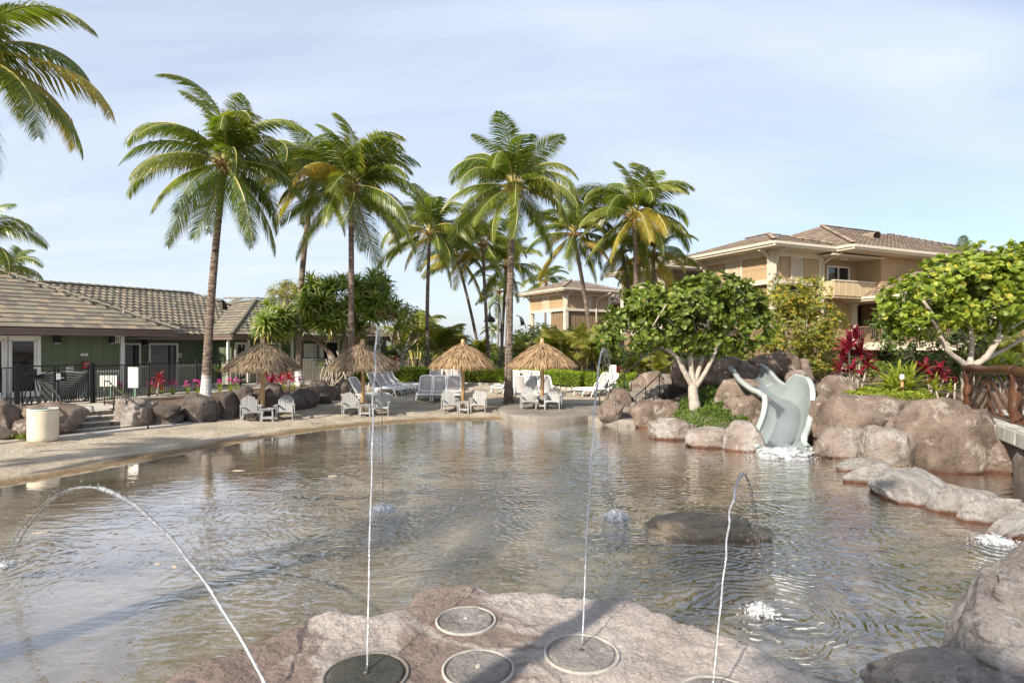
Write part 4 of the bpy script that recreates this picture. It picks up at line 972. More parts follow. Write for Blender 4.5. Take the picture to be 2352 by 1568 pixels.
# cross-wing front wall
QC = -30.3
def sw(u): return s_at(u, QC)
win = (sw(578 - 37), sw(611 - 43)); 
hc_ = [(sw(543), sw(562), TZ + .25, TZ + 2.15), (sw(600), sw(640), TZ, TZ + 2.15), (sw(700), sw(732), TZ, TZ + 2.1), (sw(742), sw(775), TZ, TZ + 2.3)]
wallrun(19.4, 31.4, QC, EB - .22, hc_)
a, b, c, d = hc_[0]; trimframe(a, b, c, d, QC, .12); panel(a, b, c, d, QC - .08, M['glass'], 'pane')
for (a, b, c, d), mm in zip(hc_[1:], ('door_grey', 'white', 'dark')):
    trimframe(a, b, c, d, QC, .1, False, 'door_frame'); panel(a - .05, b + .05, c, d, QC - .14, M[mm] if mm != 'white' else M['cream'], 'door')
wallrun(-32.6, QC - .07, 19.4, EB - .22, [], along='NO')
for u_ in (504, 534 + 38, 672, 738):
    s = s_at(u_, QC + .4) if u_ > 510 else s_at(u_, QC); mb = MB(); mb.bar(L2(max(s, 19.0), QC + .35, TZ), L2(max(s, 19.0), QC + .35, EB - .22), .12, .12, up=E1); mb.obj('porch_post', M['white'], gb)
# wall lamps, alarm, signs (hang on the wall: things of their own)
def wallthing(name, u, z, q, size, m, label, cat, extra=None, group=None):
    s = s_at(u, q); t = empty(name, L2(s, q, z), label, cat, group, rz=math.atan2(E1.y, E1.x))
    mb = MB(); mb.box((0, -size[1] / 2 - .0, 0), size); mb.obj('housing' if cat != 'sign' else 'plate', m, t)
    if extra: extra(t, size)
    return t
def lampx(t, sz):
    mb = MB(); mb.box((0, -sz[1] / 2 - .003, -sz[2] * .5 - .01), (sz[0] * .8, sz[1] * .8, .02)); mb.obj('lens', M['cream'], t)
    mb = MB(); mb.box((0, -.02, sz[2] * .5 + .03), (sz[0] * .5, .04, .06)); mb.obj('bracket', M['metal_black'], t)
wallthing('wall_lamp', 129, EF - .42, QF + .02, (.22, .2, .3), M['dark'], 'black box wall lamp under the eave just right of the big white window', 'wall lamp', lampx, 'black box lamps on the green wall')
wallthing('wall_lamp', 255, EF - .42, QF + .02, (.16, .18, .3), M['dark'], 'black box wall lamp under the eave left of the hanging restroom sign', 'wall lamp', lampx, 'black box lamps on the green wall')
wallthing('wall_lamp', 331, EB - .42, QB + .02, (.16, .18, .25), M['dark'], 'black wall lamp in the shade between the two grey doors', 'wall lamp', lampx, 'black box lamps on the green wall')
def pict(t, sz):
    fy = -sz[1] - .004
    for dx, k in ((-sz[0] * .22, 0), (sz[0] * .22, 1)):
        mb = MB(); mb.box((dx, fy, sz[2] * .3), (sz[0] * .12, .004, sz[2] * .12)); mb.box((dx, fy, sz[2] * .05), (sz[0] * (.16 if k else .2), .004, sz[2] * .3)); mb.box((dx - sz[0] * .05, fy, -sz[2] * .22), (sz[0] * .06, .004, sz[2] * .28)); mb.box((dx + sz[0] * .05, fy, -sz[2] * .22), (sz[0] * .06, .004, sz[2] * .28)); mb.obj('figure', M['dark'], t)
    mb = MB(); mb.box((0, fy, 0), (sz[0] * .03, .004, sz[2] * .7)); mb.box((0, fy, -sz[2] * .42), (sz[0] * .7, .004, sz[2] * .05)); mb.obj('divider', M['dark'], t)
wallthing('restroom_sign', 269, EF - .42, QF + .06, (.2, .03, .32), M['cream'], 'cream restroom sign with two figures hung under the eave by the white corner post', 'sign', pict)
wallthing('restroom_sign', 413, TZ + 1.55, QB + .03, (.2, .02, .22), M['cream'], 'small square restroom sign with figures on the wall right of the wide grey door', 'sign', pict)
def lines(t, sz):
    mb = MB(); mb.box((0, -sz[1] - .003, .015), (sz[0] * .7, .004, .012)); mb.box((0, -sz[1] - .003, -.015), (sz[0] * .5, .004, .01)); mb.obj('lettering', M['steel'], t)
wallthing('wall_plate', 193.5, TZ + 1.72, QF + .02, (.26, .02, .1), M['cream'], 'small cream plate on the green wall above the red alarm case', 'sign', lines)
def alarm(t, sz):
    mb = MB(); mb.box((0, -sz[1] - .004, .02), (sz[0] * .5, .012, sz[2] * .35)); mb.obj('face', M['white'], t)
    mb = MB(); mb.box((0, -sz[1] - .012, .02), (sz[0] * .22, .012, sz[2] * .2)); mb.obj('button', M['red'], t)
wallthing('alarm_box', 196.5, TZ + 1.28, QF + .02, (.27, .1, .27), M['red'], 'red emergency case with a white face on the green wall beside the palm gate', 'alarm box', alarm)
wallthing('paper_notice', 160, TZ + 1.15, QF + .02, (.26, .01, .3), M['cream'], 'white paper notice low on the green wall seen through the palm gate', 'notice', lines)
# roof vent
p_ = L2(s_at(285, -33.6), -33.6, EB + 1.02); t = empty('vent_pipe', p_, 'short grey vent pipe standing on the tiled roof of the back wing', 'vent pipe')
mb = MB(); mb.lathe([(.2, -.05), (.17, .02), (.075, .12), (.07, .28), (.09, .3), (.05, .33)], 12); mb.obj('pipe', M['steel'], t, True)
# walkway by the building
mb = MB(); mb.prism([tuple((E1 * s + NO * q)[:2]) for s, q in ((-8, -24.6), (13, -24.6), (19, -26.2), (31, -26.5), (31, -33), (-8, -33))], TZ - .1, TZ + .012)
o = mb.obj('walkway', M['paver'], None); o['kind'] = 'structure'

# ------------------------------------------------------------------ fences
def fence(pts, label, h=1.37, zf=None, m='metal_black', postgap=2.4, gap=.115, pk=.02):
    pts = [Vector(p) for p in pts]; t = empty('metal_fence', pts[0], label, 'fence')
    a0 = pts[0]
    pb = MB(); pb.box((0, 0, .5), (pk, pk, 1)); pme = pb.mesh('picket'); pme.materials.append(M[m])
    qb = MB(); qb.box((0, 0, .5), (.07, .07, 1)); qb.box((0, 0, 1.01), (.085, .085, .02)); qme = qb.mesh('post'); qme.materials.append(M[m])
    cnt = 0; restM = []; restT = []
    for a, b in zip(pts[:-1], pts[1:]):
        d = b - a; L = Vector((d.x, d.y, 0)).length; an = math.atan2(d.y, d.x); n = max(1, round(L / postgap))
        for k in range(n + 1):
            if k == n and b is not pts[-1]: continue
            p = a + d * (k / n); o = bpy.data.objects.new('post', qme); COL.objects.link(o); o.parent = t; o.location = p - a0; o.rotation_euler = (0, 0, an); o.scale = (1, 1, h + .04)
        for z in (.1, h - .02):
            mb = MB(); mb.bar(a - a0 + Vector((0, 0, z)), b - a0 + Vector((0, 0, z)), .035, .035); mb.obj('rail', M[m], t)
        m_ = int(L / gap)
        for k in range(1, m_):
            p = a + d * (k / m_) - a0
            if cnt < 290:
                o = bpy.data.objects.new('picket', pme); COL.objects.link(o); o.parent = t; o.location = p + Vector((0, 0, .05)); o.rotation_euler = (0, 0, an); o.scale = (1, 1, h - .06); cnt += 1
            else:
                restM.append(Matrix.Rotation(an, 3, 'Z') @ Matrix.Diagonal((1, 1, h - .06))); restT.append(p + Vector((0, 0, .05)))
    if restT: scatter('pickets_rest', (pb.v, pb.f), np.array(restM), np.array(restT), M[m], t)
    return t
g0 = Vector((-16.5, 19.8, TZ)); g1 = Vector((-15.2, 21.4, TZ))
fence([(-19.2, 17.0, TZ), g0 - Vector((.05, .06, 0))], 'black metal picket fence left of the palm gate')
fence([g1 + Vector((.05, .07, 0)), (-14.85, 24.2, TZ), (-14.5, 27.2, TZ), (-14.2, 31, TZ), (-13.2, 36, TZ)], 'black metal picket fence from the palm gate past the whitewashed palm to the slatted screen')
fence([(-13.2, 36, .8), (-11.4, 37.5, .8), (-8.2, 38.5, .75)], 'black picket fence stretch between the leaning palm and the second umbrella', 1.25)
fence([(-8.2, 38.5, .7), (-2.0, 38.0, .6), (1.0, 37.5, .5), (6.5, 36.5, .4)], 'dark picket fence running behind the clipped hedge', 1.2, gap=.14)
# grey slatted screen behind the nearest umbrella
t = empty('slatted_screen', (0, 0, 0), 'grey vertical-slat screen enclosure behind the thatch of the nearest umbrella', 'screen')
sb = MB(); sb.box((0, 0, .5), (.045, .03, 1)); sme = sb.mesh('slat'); sme.materials.append(mat('grey_slat', [(.3, .28, .25), (.38, .36, .32)], 3, .7, .1))
A_, B_, C_ = Vector((-13.6, 31.6, TZ)), Vector((-10.7, 34.0, TZ)), Vector((-10.2, 36.0, TZ))
for a, b in ((A_, B_), (B_, C_)):
    d = b - a; n = int(d.length / .085)
    for k in range(n + 1):
        o = bpy.data.objects.new('slat', sme); COL.objects.link(o); o.parent = t; o.location = a + d * k / n; o.rotation_euler = (0, 0, math.atan2(d.y, d.x)); o.scale = (1, 1, 1.35)
    for z in (.15, 1.25): mb = MB(); mb.bar(a + Vector((0, .03, z)), b + Vector((0, .03, z)), .03, .06); mb.obj('rail', M['steel'], t)

# ------------------------------------------------------------------ palm-pattern gate
gd = g1 - g0; gL = gd.length; gan = math.atan2(gd.y, gd.x)
gt = empty('palm_gate', g0, 'black double metal gate with palm frond cut-outs at the top of the stone steps', 'gate', None, gan)
H_ = 1.42
def bars(mb, x0, x1, z0, z1, w_=.05, dpt=.04):
    mb.bar((x0, 0, z0 + w_ / 2), (x1, 0, z0 + w_ / 2), dpt, w_); mb.bar((x0, 0, z1 - w_ / 2), (x1, 0, z1 - w_ / 2), dpt, w_)
    mb.bar((x0 + w_ / 2, .003, z0), (x0 + w_ / 2, .003, z1), w_, dpt, up=(0, 1, 0)); mb.bar((x1 - w_ / 2, .003, z0), (x1 - w_ / 2, .003, z1), w_, dpt, up=(0, 1, 0))
mid = gL * .5
for x in (0, gL):
    mb = MB(); mb.box((x, 0, H_ / 2 + .02), (.08, .08, H_ + .06)); mb.box((x, 0, H_ + .06), (.1, .1, .02)); mb.obj('gate_post', M['metal_black'], gt)
for (x0, x1, cx_, cz_, a0_, a1_) in ((.07, mid - .02, .35, 1.12, -178, 20), (mid + .02, gL - .07, mid + .9, 1.22, -200, -70)):
    mb = MB(); bars(mb, x0, x1, .08, H_); mb.obj('gate_frame', M['metal_black'], gt)
    mb = MB(); rg = random.Random(int(x0 * 10))
    def leaf(a, b, wid):
        a = Vector(a); b = Vector(b); c = (a + b) / 2 + Vector((0, 0, -.1 * (b - a).length)) + Vector(((b.z - a.z), 0, (a.x - b.x))) * .12
        pts = [((1 - t) ** 2) * a + 2 * t * (1 - t) * c + t * t * b for t in (0, .25, .5, .75, 1)]; ok = [p for p in pts if x0 + .02 < p.x < x1 - .02 and .1 < p.z < H_ - .03]
        for p, q_, k in zip(pts[:-1], pts[1:], (1, 1.3, 1.2, .8)):
            pc = lambda v: Vector((min(max(v.x, x0 + .02), x1 - .02), 0, min(max(v.z, .1), H_ - .03)))
            p2, q2 = pc(p), pc(q_)
            if (p2 - q2).length > .015: mb.bar(p2, q2, .012, wid * k, up=(0, 0, 1) if abs(q2.x - p2.x) > abs(q2.z - p2.z) else (1, 0, 0))
    if x0 < .1:
        for i in range(19):
            an = rad(-175 + i * 11.5); o_ = Vector((.42 + .1 * math.cos(an), 0, 1.08)); leaf(o_, o_ + Vector((math.cos(an), 0, math.sin(an) * 1.0)) * (.98), .034)
        mb.box((.36, 0, 1.17), (.26, .012, .26))
    else:
        A0 = Vector((x1 - .02, 0, H_ - .2)); B0 = Vector((x0 + .03, 0, .42)); 
        for i in range(14):
            t_ = i / 13; p = A0.lerp(B0, t_) + Vector((0, 0, -.22 * math.sin(PI * t_) * .4)); leaf(p, p + Vector((-.75 + .15 * t_, 0, .16 - .32 * t_)), .03); leaf(p, p + Vector((-.05 - .1 * t_, 0, -.9 + .1 * t_)), .038)
    for k in range(9): 
        x = x0 + .08 + k * (x1 - x0 - .16) / 8; leaf((x, 0, .1), (x + rg.uniform(-.25, .25), 0, .1 + rg.uniform(.18, .36)), .028)
    mb.obj('frond_cutout', M['metal_black'], gt)
mb = MB(); mb.box((mid + .13, -.03, 1.0), (.3, .02, .32)); mb.obj('lock_plate', M['metal_black'], gt)
mb = MB(); mb.box((mid + .05, -.06, 1.02), (.11, .04, .22)); mb.bar((mid + .04, -.1, .98), (mid + .2, -.1, .97), .02, .02); mb.obj('lock', M['plastic_white'], gt)

# ------------------------------------------------------------------ stone steps
S0, S1_ = Vector((-13.4, 17.4, 0)), Vector((-12.15, 18.9, 0)); sdv = (S1_ - S0).normalized(); bk = Vector((-sdv.y, sdv.x, 0))
st = empty('stone_steps', S0, 'four rough stone steps between boulders leading up to the palm gate', 'steps')
W = (S1_ - S0).length
for k in range(4):
    z0 = .12 + k * .15; a = bk * (k * .34); wk = W * (1 - .045 * k); V, Fs = [], []
    mb = MB(); n = 26; rows = []
    for (dy, z) in ((0.0, -.03), (.012, .05), (-.01, .11), (.012, .14), (.03, .152), (.5, .152)):
        rows.append([a + sdv * (wk * i / n) + bk * (dy + (.016 * noise.noise(Vector((i * .6, z * 30, k * 3.0))) if dy < .1 else 0)) + Vector((0, 0, z0 + z - .02 + (.008 * noise.noise(Vector((i * .5, k, z * 9))) if dy < .1 else 0))) for i in range(n + 1)])
    for r_ in rows: V += r_
    for r_ in range(5):
        for i in range(n): Fs.append((r_ * (n + 1) + i, r_ * (n + 1) + i + 1, (r_ + 1) * (n + 1) + i + 1, (r_ + 1) * (n + 1) + i))
    b0 = len(V); V += [a + bk * .5 + Vector((0, 0, z0 - .1)), a + sdv * wk + bk * .5 + Vector((0, 0, z0 - .1)), a + Vector((0, 0, z0 - .1)), a + sdv * wk + Vector((0, 0, z0 - .1))]
    Fs += [(b0, b0 + 2, 0, 5 * (n + 1)), (b0 + 3, b0 + 1, 5 * (n + 1) + n, n)]
    mb.add(V, Fs); mb.mi = [0 if j // n < 3 and j < 5 * n else 1 for j in range(len(Fs))]; mb.obj('step', [M['riser_shade'], M['paver']], st)  # dark risers, pale treads: the light contrast is painted by material
lp = [S0 + bk * 1.36 - sdv * .3, S0 + bk * 1.36 + sdv * (W + .2), g1 + Vector((.3, .1, 0)), g0 - Vector((.3, .1, 0))]
mb = MB(); mb.prism([(p.x, p.y) for p in lp], .3, TZ + .018); o = mb.obj('landing', M['paver'], None); o['kind'] = 'structure'
pp = [S0 - sdv * 1.15 - bk * .75, S0 - sdv * .2 - bk * .95, S0 + sdv * .9 - bk * .8, S1_ + sdv * .2 - bk * .7, S1_ + sdv * 1.3 - bk * .55, S1_ + sdv * 1.9 - bk * .2, S1_ + sdv * 1.4 + bk * .15, S1_ + bk * .2, S0 + bk * .2, S0 - sdv * 1.0 + bk * .3]
mb = MB(); mb.prism([(p.x, p.y) for p in pp], -.05, .152 + .04); o = mb.obj('pavement', M['paver'], None); o['kind'] = 'structure'
def handrail(pts, posts, label, m='steel', r=.021, rails=None, cat='handrail'):
    a0 = Vector(posts[0][0]); t = empty('handrail', a0, label, cat); 
    mb = MB(); ps = [Vector(p) - a0 for p in pts]; q = []
    for i in range(len(ps)):   # rounded corners
        if 0 < i < len(ps) - 1:
            d0 = (ps[i - 1] - ps[i]); d1_ = (ps[i + 1] - ps[i]); k = min(.1, d0.length * .4, d1_.length * .4); a = ps[i] + d0.normalized() * k; b = ps[i] + d1_.normalized() * k
            q += [a, a * .25 + ps[i] * .5 + b * .25, b]
        else: q.append(ps[i])
    mb.tube(q, r, 8); mb.obj('rail', M[m], t, True)
    for p, h in posts:
        mb = MB(); p = Vector(p) - a0; mb.tube([p, p + Vector((0, 0, h))], r * .95, 8); mb.tube([p, p + Vector((0, 0, .015))], r * 2, 8); mb.obj('post', M[m], t, True)
    return t
def sp(f, k, z, o=0): return S0 + sdv * (W * f) + bk * (k * .34 + o) + Vector((0, 0, z))
def rail_px(pts, posts, label):
    pp = []
    for u, vt, vb, Y in posts: a = P(u, vb, Y); pp.append((a, P(u, vt, Y).z - a.z))
    handrail([P(*q) for q in pts], pp, label, 'bronze', .024)
rail_px([(93, 880, 19.6), (107, 879, 19.3), (124, 896, 18.4), (137, 914, 17.7), (140, 926, 17.5), (136, 938, 17.3), (127, 940, 17.1), (127, 1008, 17.1)], [(93, 880, 938, 19.6), (122, 894, 950, 18.5), (139, 924, 992, 17.5)], 'bronze metal handrail left of the stone steps, curling down behind the trash can')
rail_px([(240, 875, 20.7), (250, 875, 20.4), (262, 889, 19.7), (290, 912, 19.0), (318, 931, 18.7), (335, 931, 18.6), (340, 937, 18.6), (340, 985, 18.6)], [(240, 875, 938, 20.7), (261, 888, 950, 19.7), (289, 911, 976, 19.0)], 'bronze metal handrail right of the stone steps passing the pale boulder')
# trash can
c = on(*((Gz(99, 1011, .19)).xy)); c.z = .19
t = empty('trash_can', c, 'round cream stone trash can with an open green-lined top by the stone steps', 'trash can')
mb = MB(); V = []; n = 40; prof = [(.335, 0), (.35, .015), (.352, .1), (.352, .45), (.352, .78), (.352, .82), (.34, .84), (.305, .84), (.3, .8)]
mb.lathe(prof, n, cap=False); mb.obj('body', M['can'], t, True)
mb = MB(); mb.lathe([(.3, .845), (.352, .85), (.36, .862), (.352, .874), (.3, .874), (.29, .86)], n, cap=False); mb.obj('rim', M['cream'], t, True)
mb = MB(); mb.lathe([(.298, .86), (.28, .3)], n); mb.obj('liner', mat('green_liner', [(.02, .08, .05), (.03, .1, .07)], 4, .5, 0), t, True)
# sign backs
def board(u, vt, vb, wid, base, label, post=True, tilt=0, back=False, hgt=None):
    g = base; z1 = ZC - (vt - HZ) * g.y / F; z0 = ZC - (vb - HZ) * g.y / F
    t = empty('notice_board', g, label, 'sign', None, -.1)
    mb = MB(); mb.box((0, 0, (z0 + z1) / 2 - g.z), (wid, .03, z1 - z0)); mb.obj('panel', M['cream'], t)
    mb = MB(); mb.bar((wid / 2 - .02, .03, z0 - g.z), (wid / 2 - .02, .03, z1 - g.z), .03, .02, up=(1, 0, 0)); mb.obj('edge', M['steel'], t)
    mb = MB(); mb.box((.04, .05, (z1 - g.z) * .5 - .2), (.07, .05, (z1 - g.z) - .3)); mb.obj('post', M['steel'] if back else mat('sign_post_green', [(.1, .2, .14), (.2, .3, .22)], 20, .5, .2), t)
board(305, 843, 890, .4, Vector((-14.2, 22.2, .7)), 'blank cream notice board on a green perforated post behind the right handrail')
board(249, 862, 887, .7, Vector((-15.4, 22.6, .7)), 'low white board fixed behind the fence right of the palm gate')
gg = G(1418, 900); board(1407, 838, 880, .29, Vector(((1407 - 1176) / F * 24.5, 24.5, .5)), 'tall cream notice board beside the slide handrails in front of the hedge', back=True)

# ------------------------------------------------------------------ tan apartment buildings
def tan_building(origin, ang, label):
    t = empty('apartment_building', (origin[0], origin[1], 0), label, 'building', 'tan apartment wings behind the garden', ang); return t
def hip_roof(t, w_, d_, z, pitch, x0=0, y0=0, ov=0, exp=.42, name='roof', slopes=('F', 'L', 'R', 'B')):
    """eave rectangle x0..x0+w, y0..y0+d at height z"""
    m = min(w_, d_) / 2; rz = z + m * pitch
    if w_ >= d_: r0, r1 = (x0 + m, y0 + m), (x0 + w_ - m, y0 + m)
    else: r0, r1 = (x0 + m, y0 + m), (x0 + m, y0 + d_ - m)
    A = (x0, y0, z); B = (x0 + w_, y0, z); C = (x0 + w_, y0 + d_, z); D = (x0, y0 + d_, z); R0 = (*r0, rz); R1 = (*r1, rz)
    mb = MB(); dn = Vector((0, 0, -.12))
    faces = [(A, B, R1, R0), (B, C, R1), (C, D, R0, R1), (D, A, R0)] if w_ >= d_ else [(A, B, R0), (B, C, R1, R0), (C, D, R1), (D, A, R0, R1)]
    for f in faces: slab([Vector(p) + Vector((0, 0, -.03)) for p in f], .1, mb)
    ro = mb.obj(name, M['rtile'], t)
    acc = []
    def plan(poly, o, es, et): tiled_slope(acc, poly, lambda s, tt: Vector((o[0], o[1], 0)) + Vector(es) * s + Vector(et) * tt, es, et, z, pitch, .45, exp, .026)
    if w_ >= d_:
        if 'F' in slopes: plan([(0, 0), (w_, 0), (w_ - m, m), (m, m)], (x0, y0), (1, 0, 0), (0, 1, 0))
        if 'L' in slopes: plan([(0, 0), (d_, 0), (m, m)], (x0, y0), (0, 1, 0), (1, 0, 0))
    else:
        if 'F' in slopes: plan([(0, 0), (w_, 0), (m, m)], (x0, y0), (1, 0, 0), (0, 1, 0))
        if 'L' in slopes: plan([(0, 0), (d_, 0), (d_ - m, m), (m, m)], (x0, y0), (0, 1, 0), (1, 0, 0))
    if acc: scatter('roof_shingles', UBOX, np.array([a for a, b in acc]), np.array([b for a, b in acc]), [M['rtile'], M['rtile']], t)
    for a, b in ((A, R0), (B, R1 if w_ >= d_ else R0), (R0, R1)): 
        if (Vector(a) - Vector(b)).length > .5: caps(t, Vector(a) + Vector((0, 0, .05)), Vector(b) + Vector((0, 0, .05)), M['rtile'], .34, .5, 'ridge_cap', False)
    mb = MB()
    for a, b, nn in ((A, B, (0, -1)), (B, C, (1, 0)), (C, D, (0, 1)), (D, A, (-1, 0))):
        n3 = Vector((nn[0], nn[1], 0)); mb.bar(Vector(a) + n3 * .06 + Vector((0, 0, -.1)), Vector(b) + n3 * .06 + Vector((0, 0, -.1)), .12, .17); mb.bar(Vector(a) + n3 * .0 + Vector((0, 0, -.25)), Vector(b) + Vector((0, 0, -.25)), .06, .14)
    mb.obj('eave_fascia', M['trim'], t)
    mb = MB(); mb.prism([(x0 + .03, y0 + .03), (x0 + w_ - .03, y0 + .03), (x0 + w_ - .03, y0 + d_ - .03), (x0 + .03, y0 + d_ - .03)], z - .34, z - .3); mb.obj('soffit', M['trim'], t)
def wall_x(t, x0, x1, y, z0, z1, m, mode=None, name='wall'):
    mb = MB(); mb.box(((x0 + x1) / 2, y + .1, (z0 + z1) / 2), (x1 - x0, .2, z1 - z0)); mb.obj(name, M[m], t)
    if mode == 'lap':
        mb = MB(); z = z0
        while z < z1 - .05:
            mb.add([(x0, y - .028, z), (x1, y - .028, z), (x1, y - .004, z + .17), (x0, y - .004, z + .17), (x0, y + .02, z), (x1, y + .02, z)], [(0, 1, 2, 3), (4, 5, 1, 0)]); z += .17
        o = mb.obj('lap_siding', M[m], t); o['kind'] = 'stuff'
    if mode == 'batt':
        x = x0 + .2
        while x < x1:
            mb = MB(); mb.box((x, y - .02, (z0 + z1) / 2), (.06, .04, z1 - z0)); mb.obj('batten', M[m], t); x += .6
def wall_y(t, y0, y1, x, z0, z1, m, mode=None, name='wall'):
    mb = MB(); mb.box((x + .1, (y0 + y1) / 2, (z0 + z1) / 2), (.2, y1 - y0, z1 - z0)); mb.obj(name, M[m], t)
    if mode == 'lap':
        mb = MB(); z = z0
        while z < z1 - .05:
            mb.add([(x - .028, y1, z), (x - .028, y0, z), (x - .004, y0, z + .17), (x - .004, y1, z + .17), (x + .02, y1, z), (x + .02, y0, z)], [(0, 1, 2, 3), (4, 5, 1, 0)]); z += .17
        o = mb.obj('lap_siding', M[m], t); o['kind'] = 'stuff'
    if mode == 'batt':
        y = y0 + .2
        while y < y1:
            mb = MB(); mb.box((x - .02, y, (z0 + z1) / 2), (.04, .06, z1 - z0)); mb.obj('batten', M[m], t); y += .6
SCR = None
def screen(t, c, w_, h, along='x'):
    """cream fretwork screen: a frame filled with slanting short bars"""
    s_ = link('fret_screen', None, t) if False else None
    mb = MB(); rg = random.Random(int(c[0] * 7 + c[1])); fx = (lambda a, b, o=0: (c[0] + a, c[1] - o, c[2] + b)) if along == 'x' else (lambda a, b, o=0: (c[0] - o, c[1] + a, c[2] + b))
    up = (0, 1, 0) if along == 'x' else (1, 0, 0)
    for a, b in (((-w_ / 2, -h / 2), (w_ / 2, -h / 2)), ((-w_ / 2, h / 2), (w_ / 2, h / 2)), ((-w_ / 2, -h / 2), (-w_ / 2, h / 2)), ((w_ / 2, -h / 2), (w_ / 2, h / 2))): mb.bar(fx(*a, .06), fx(*b, .06), .08, .08, up=up)
    n = 7
    for i in range(n):
        for j in range(10):
            a = -w_ / 2 + w_ * (i + .5) / n; b = -h / 2 + h * (j + .5) / 10; an = rg.choice((.9, -.9, .2, 1.4)); dx = math.cos(an) * .11; dz = math.sin(an) * .11; mb.bar(fx(a - dx, b - dz, .06), fx(a + dx, b + dz, .06), .05, .045, up=up)
    mb.obj('fret_screen', M['trim'], t)
    mb = MB(); mb.box(fx(0, 0, .025), (w_, .03, h) if along == 'x' else (.03, w_, h)); mb.obj('screen_back', M['balc'], t)
def bracket(t, p, d, h=1.2):
    """curved eave bracket: foot at p on the wall, sweeping out along d"""
    p = Vector(p); d = Vector(d); mb = MB(); ps = []
    for i in range(9):
        a = i / 8 * PI / 2; ps.append(p + d * (1 - math.cos(a)) * 1.0 + Vector((0, 0, math.sin(a) * h)))
    side = Vector((d.y, -d.x, 0)).normalized()
    for a, b in zip(ps[:-1], ps[1:]): mb.bar(a, b, .14, .12, up=side)
    mb.bar(p + Vector((0, 0, -.25)) + d * .04, p + Vector((0, 0, h)) + d * .04, .14, .1, up=side); mb.obj('eave_bracket', M['trim'], t)
AN = rad(25)
# --- near wing: local x along 25deg, y away; origin = front-left eave corner
t = tan_building((15.94, 36), AN, 'nearest tan apartment building with a cream fret-panelled corner bay and balcony, right of centre')
EZ = 9.2; I = 1.15
hip_roof(t, 7.2, 9.5, EZ, .33)
hip_roof(t, 27, 19, EZ, .38, 5.55, -1.2)
# bay walls
bx1 = 5.6
def bay(t, W_, D_, EZ=9.2, zb=7.0, mA='tanA', low=True):
    # face B (x direction), face A (y direction) ; panels with battens between cream posts
    wall_x(t, I, W_, I, zb, EZ - .7, mA); wall_y(t, I, D_, I, zb, EZ - .7, mA)
    mb = MB(); mb.box(((I + W_) / 2, I + .02, EZ - .5), (W_ - I + .1, .3, .42)); mb.box((I + .02, (I + D_) / 2 + .16, EZ - .5), (.3, D_ - I - .2, .42)); mb.obj('cornice', M['trim'], t)
    mb = MB(); mb.box(((I + W_) / 2, I - .04, zb - .15), (W_ - I + .2, .2, .3)); mb.box((I - .04, (I + D_) / 2 + .1, zb - .15), (.2, D_ - I - .05, .3)); mb.obj('belt_course', M['trim'], t)
    for x, y in ((I, I), (W_ - .1, I), (I, D_ - .1)):
        mb = MB(); mb.box((x + .12, y + .12, (EZ + zb - 3.4) / 2), (.42, .42, EZ - zb + 3.0)); mb.obj('corner_post', M['trim'], t)
    cx = (I + W_) / 2; cy = (I + D_) / 2
    screen(t, (cx - .1, I, (zb + EZ - .7) / 2), .95, 1.45, 'x'); screen(t, (I, cy + .2, (zb + EZ - .7) / 2), 1.35, 1.5, 'y')
    for x in (I + .75, cx - .75, cx + .6, cx + 1.2):
        if I + .4 < x < W_ - .3: mb = MB(); mb.box((x, I - .015, (zb + EZ - .7) / 2), (.06, .03, EZ - .7 - zb)); mb.obj('batten', M[mA], t)
    for y in (I + .9, I + 1.7, cy - .8, cy + 1.1, cy + 1.8):
        if I + .4 < y < D_ - .3: mb = MB(); mb.box((I - .015, y, (zb + EZ - .7) / 2), (.03, .06, EZ - .7 - zb)); mb.obj('batten', M[mA], t)
    mb = MB(); mb.box((cx, I - .012, zb + .75), (W_ - I, .02, .05)); mb.box((I - .012, cy, zb + .75), (.02, D_ - I, .05)); mb.obj('mid_rail', M[mA], t)
    bracket(t, (I + .1, I - .1, EZ - 1.6), (0, -.95, 0)); bracket(t, (I - .1, I + .1, EZ - 1.6), (-.95, 0, 0)); bracket(t, (I - .1, D_ - .1, EZ - 1.6), (-.95, 0, 0))
    if low:
        wall_x(t, I, W_, I + .15, 0, zb - .3, 'tanB', 'batt'); wall_y(t, I, D_, I + .15, 0, zb - .3, 'tanB', 'batt')
bay(t, bx1, 7.0)
# railing opening below band
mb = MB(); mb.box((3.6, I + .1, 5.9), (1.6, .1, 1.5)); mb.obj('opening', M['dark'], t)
rl = MB(); rl.box((0, 0, .5), (.03, .03, 1)); rme = rl.mesh('baluster'); rme.materials.append(M['bark2'])
for i in range(13):
    o = bpy.data.objects.new('baluster', rme); COL.objects.link(o); o.parent = t; o.location = (2.85 + i * .125, I - .02, 5.2); o.scale = (1, 1, 1.0)
# downspout
mb = MB(); mb.tube([(bx1 + .35, -.2, EZ - .35), (bx1 + .1, .6, EZ - .75), (bx1 + .1, I - .15, EZ - .95), (bx1 + .1, I - .15, 4)], .07, 8); mb.obj('downspout', M['trim'], t, True)
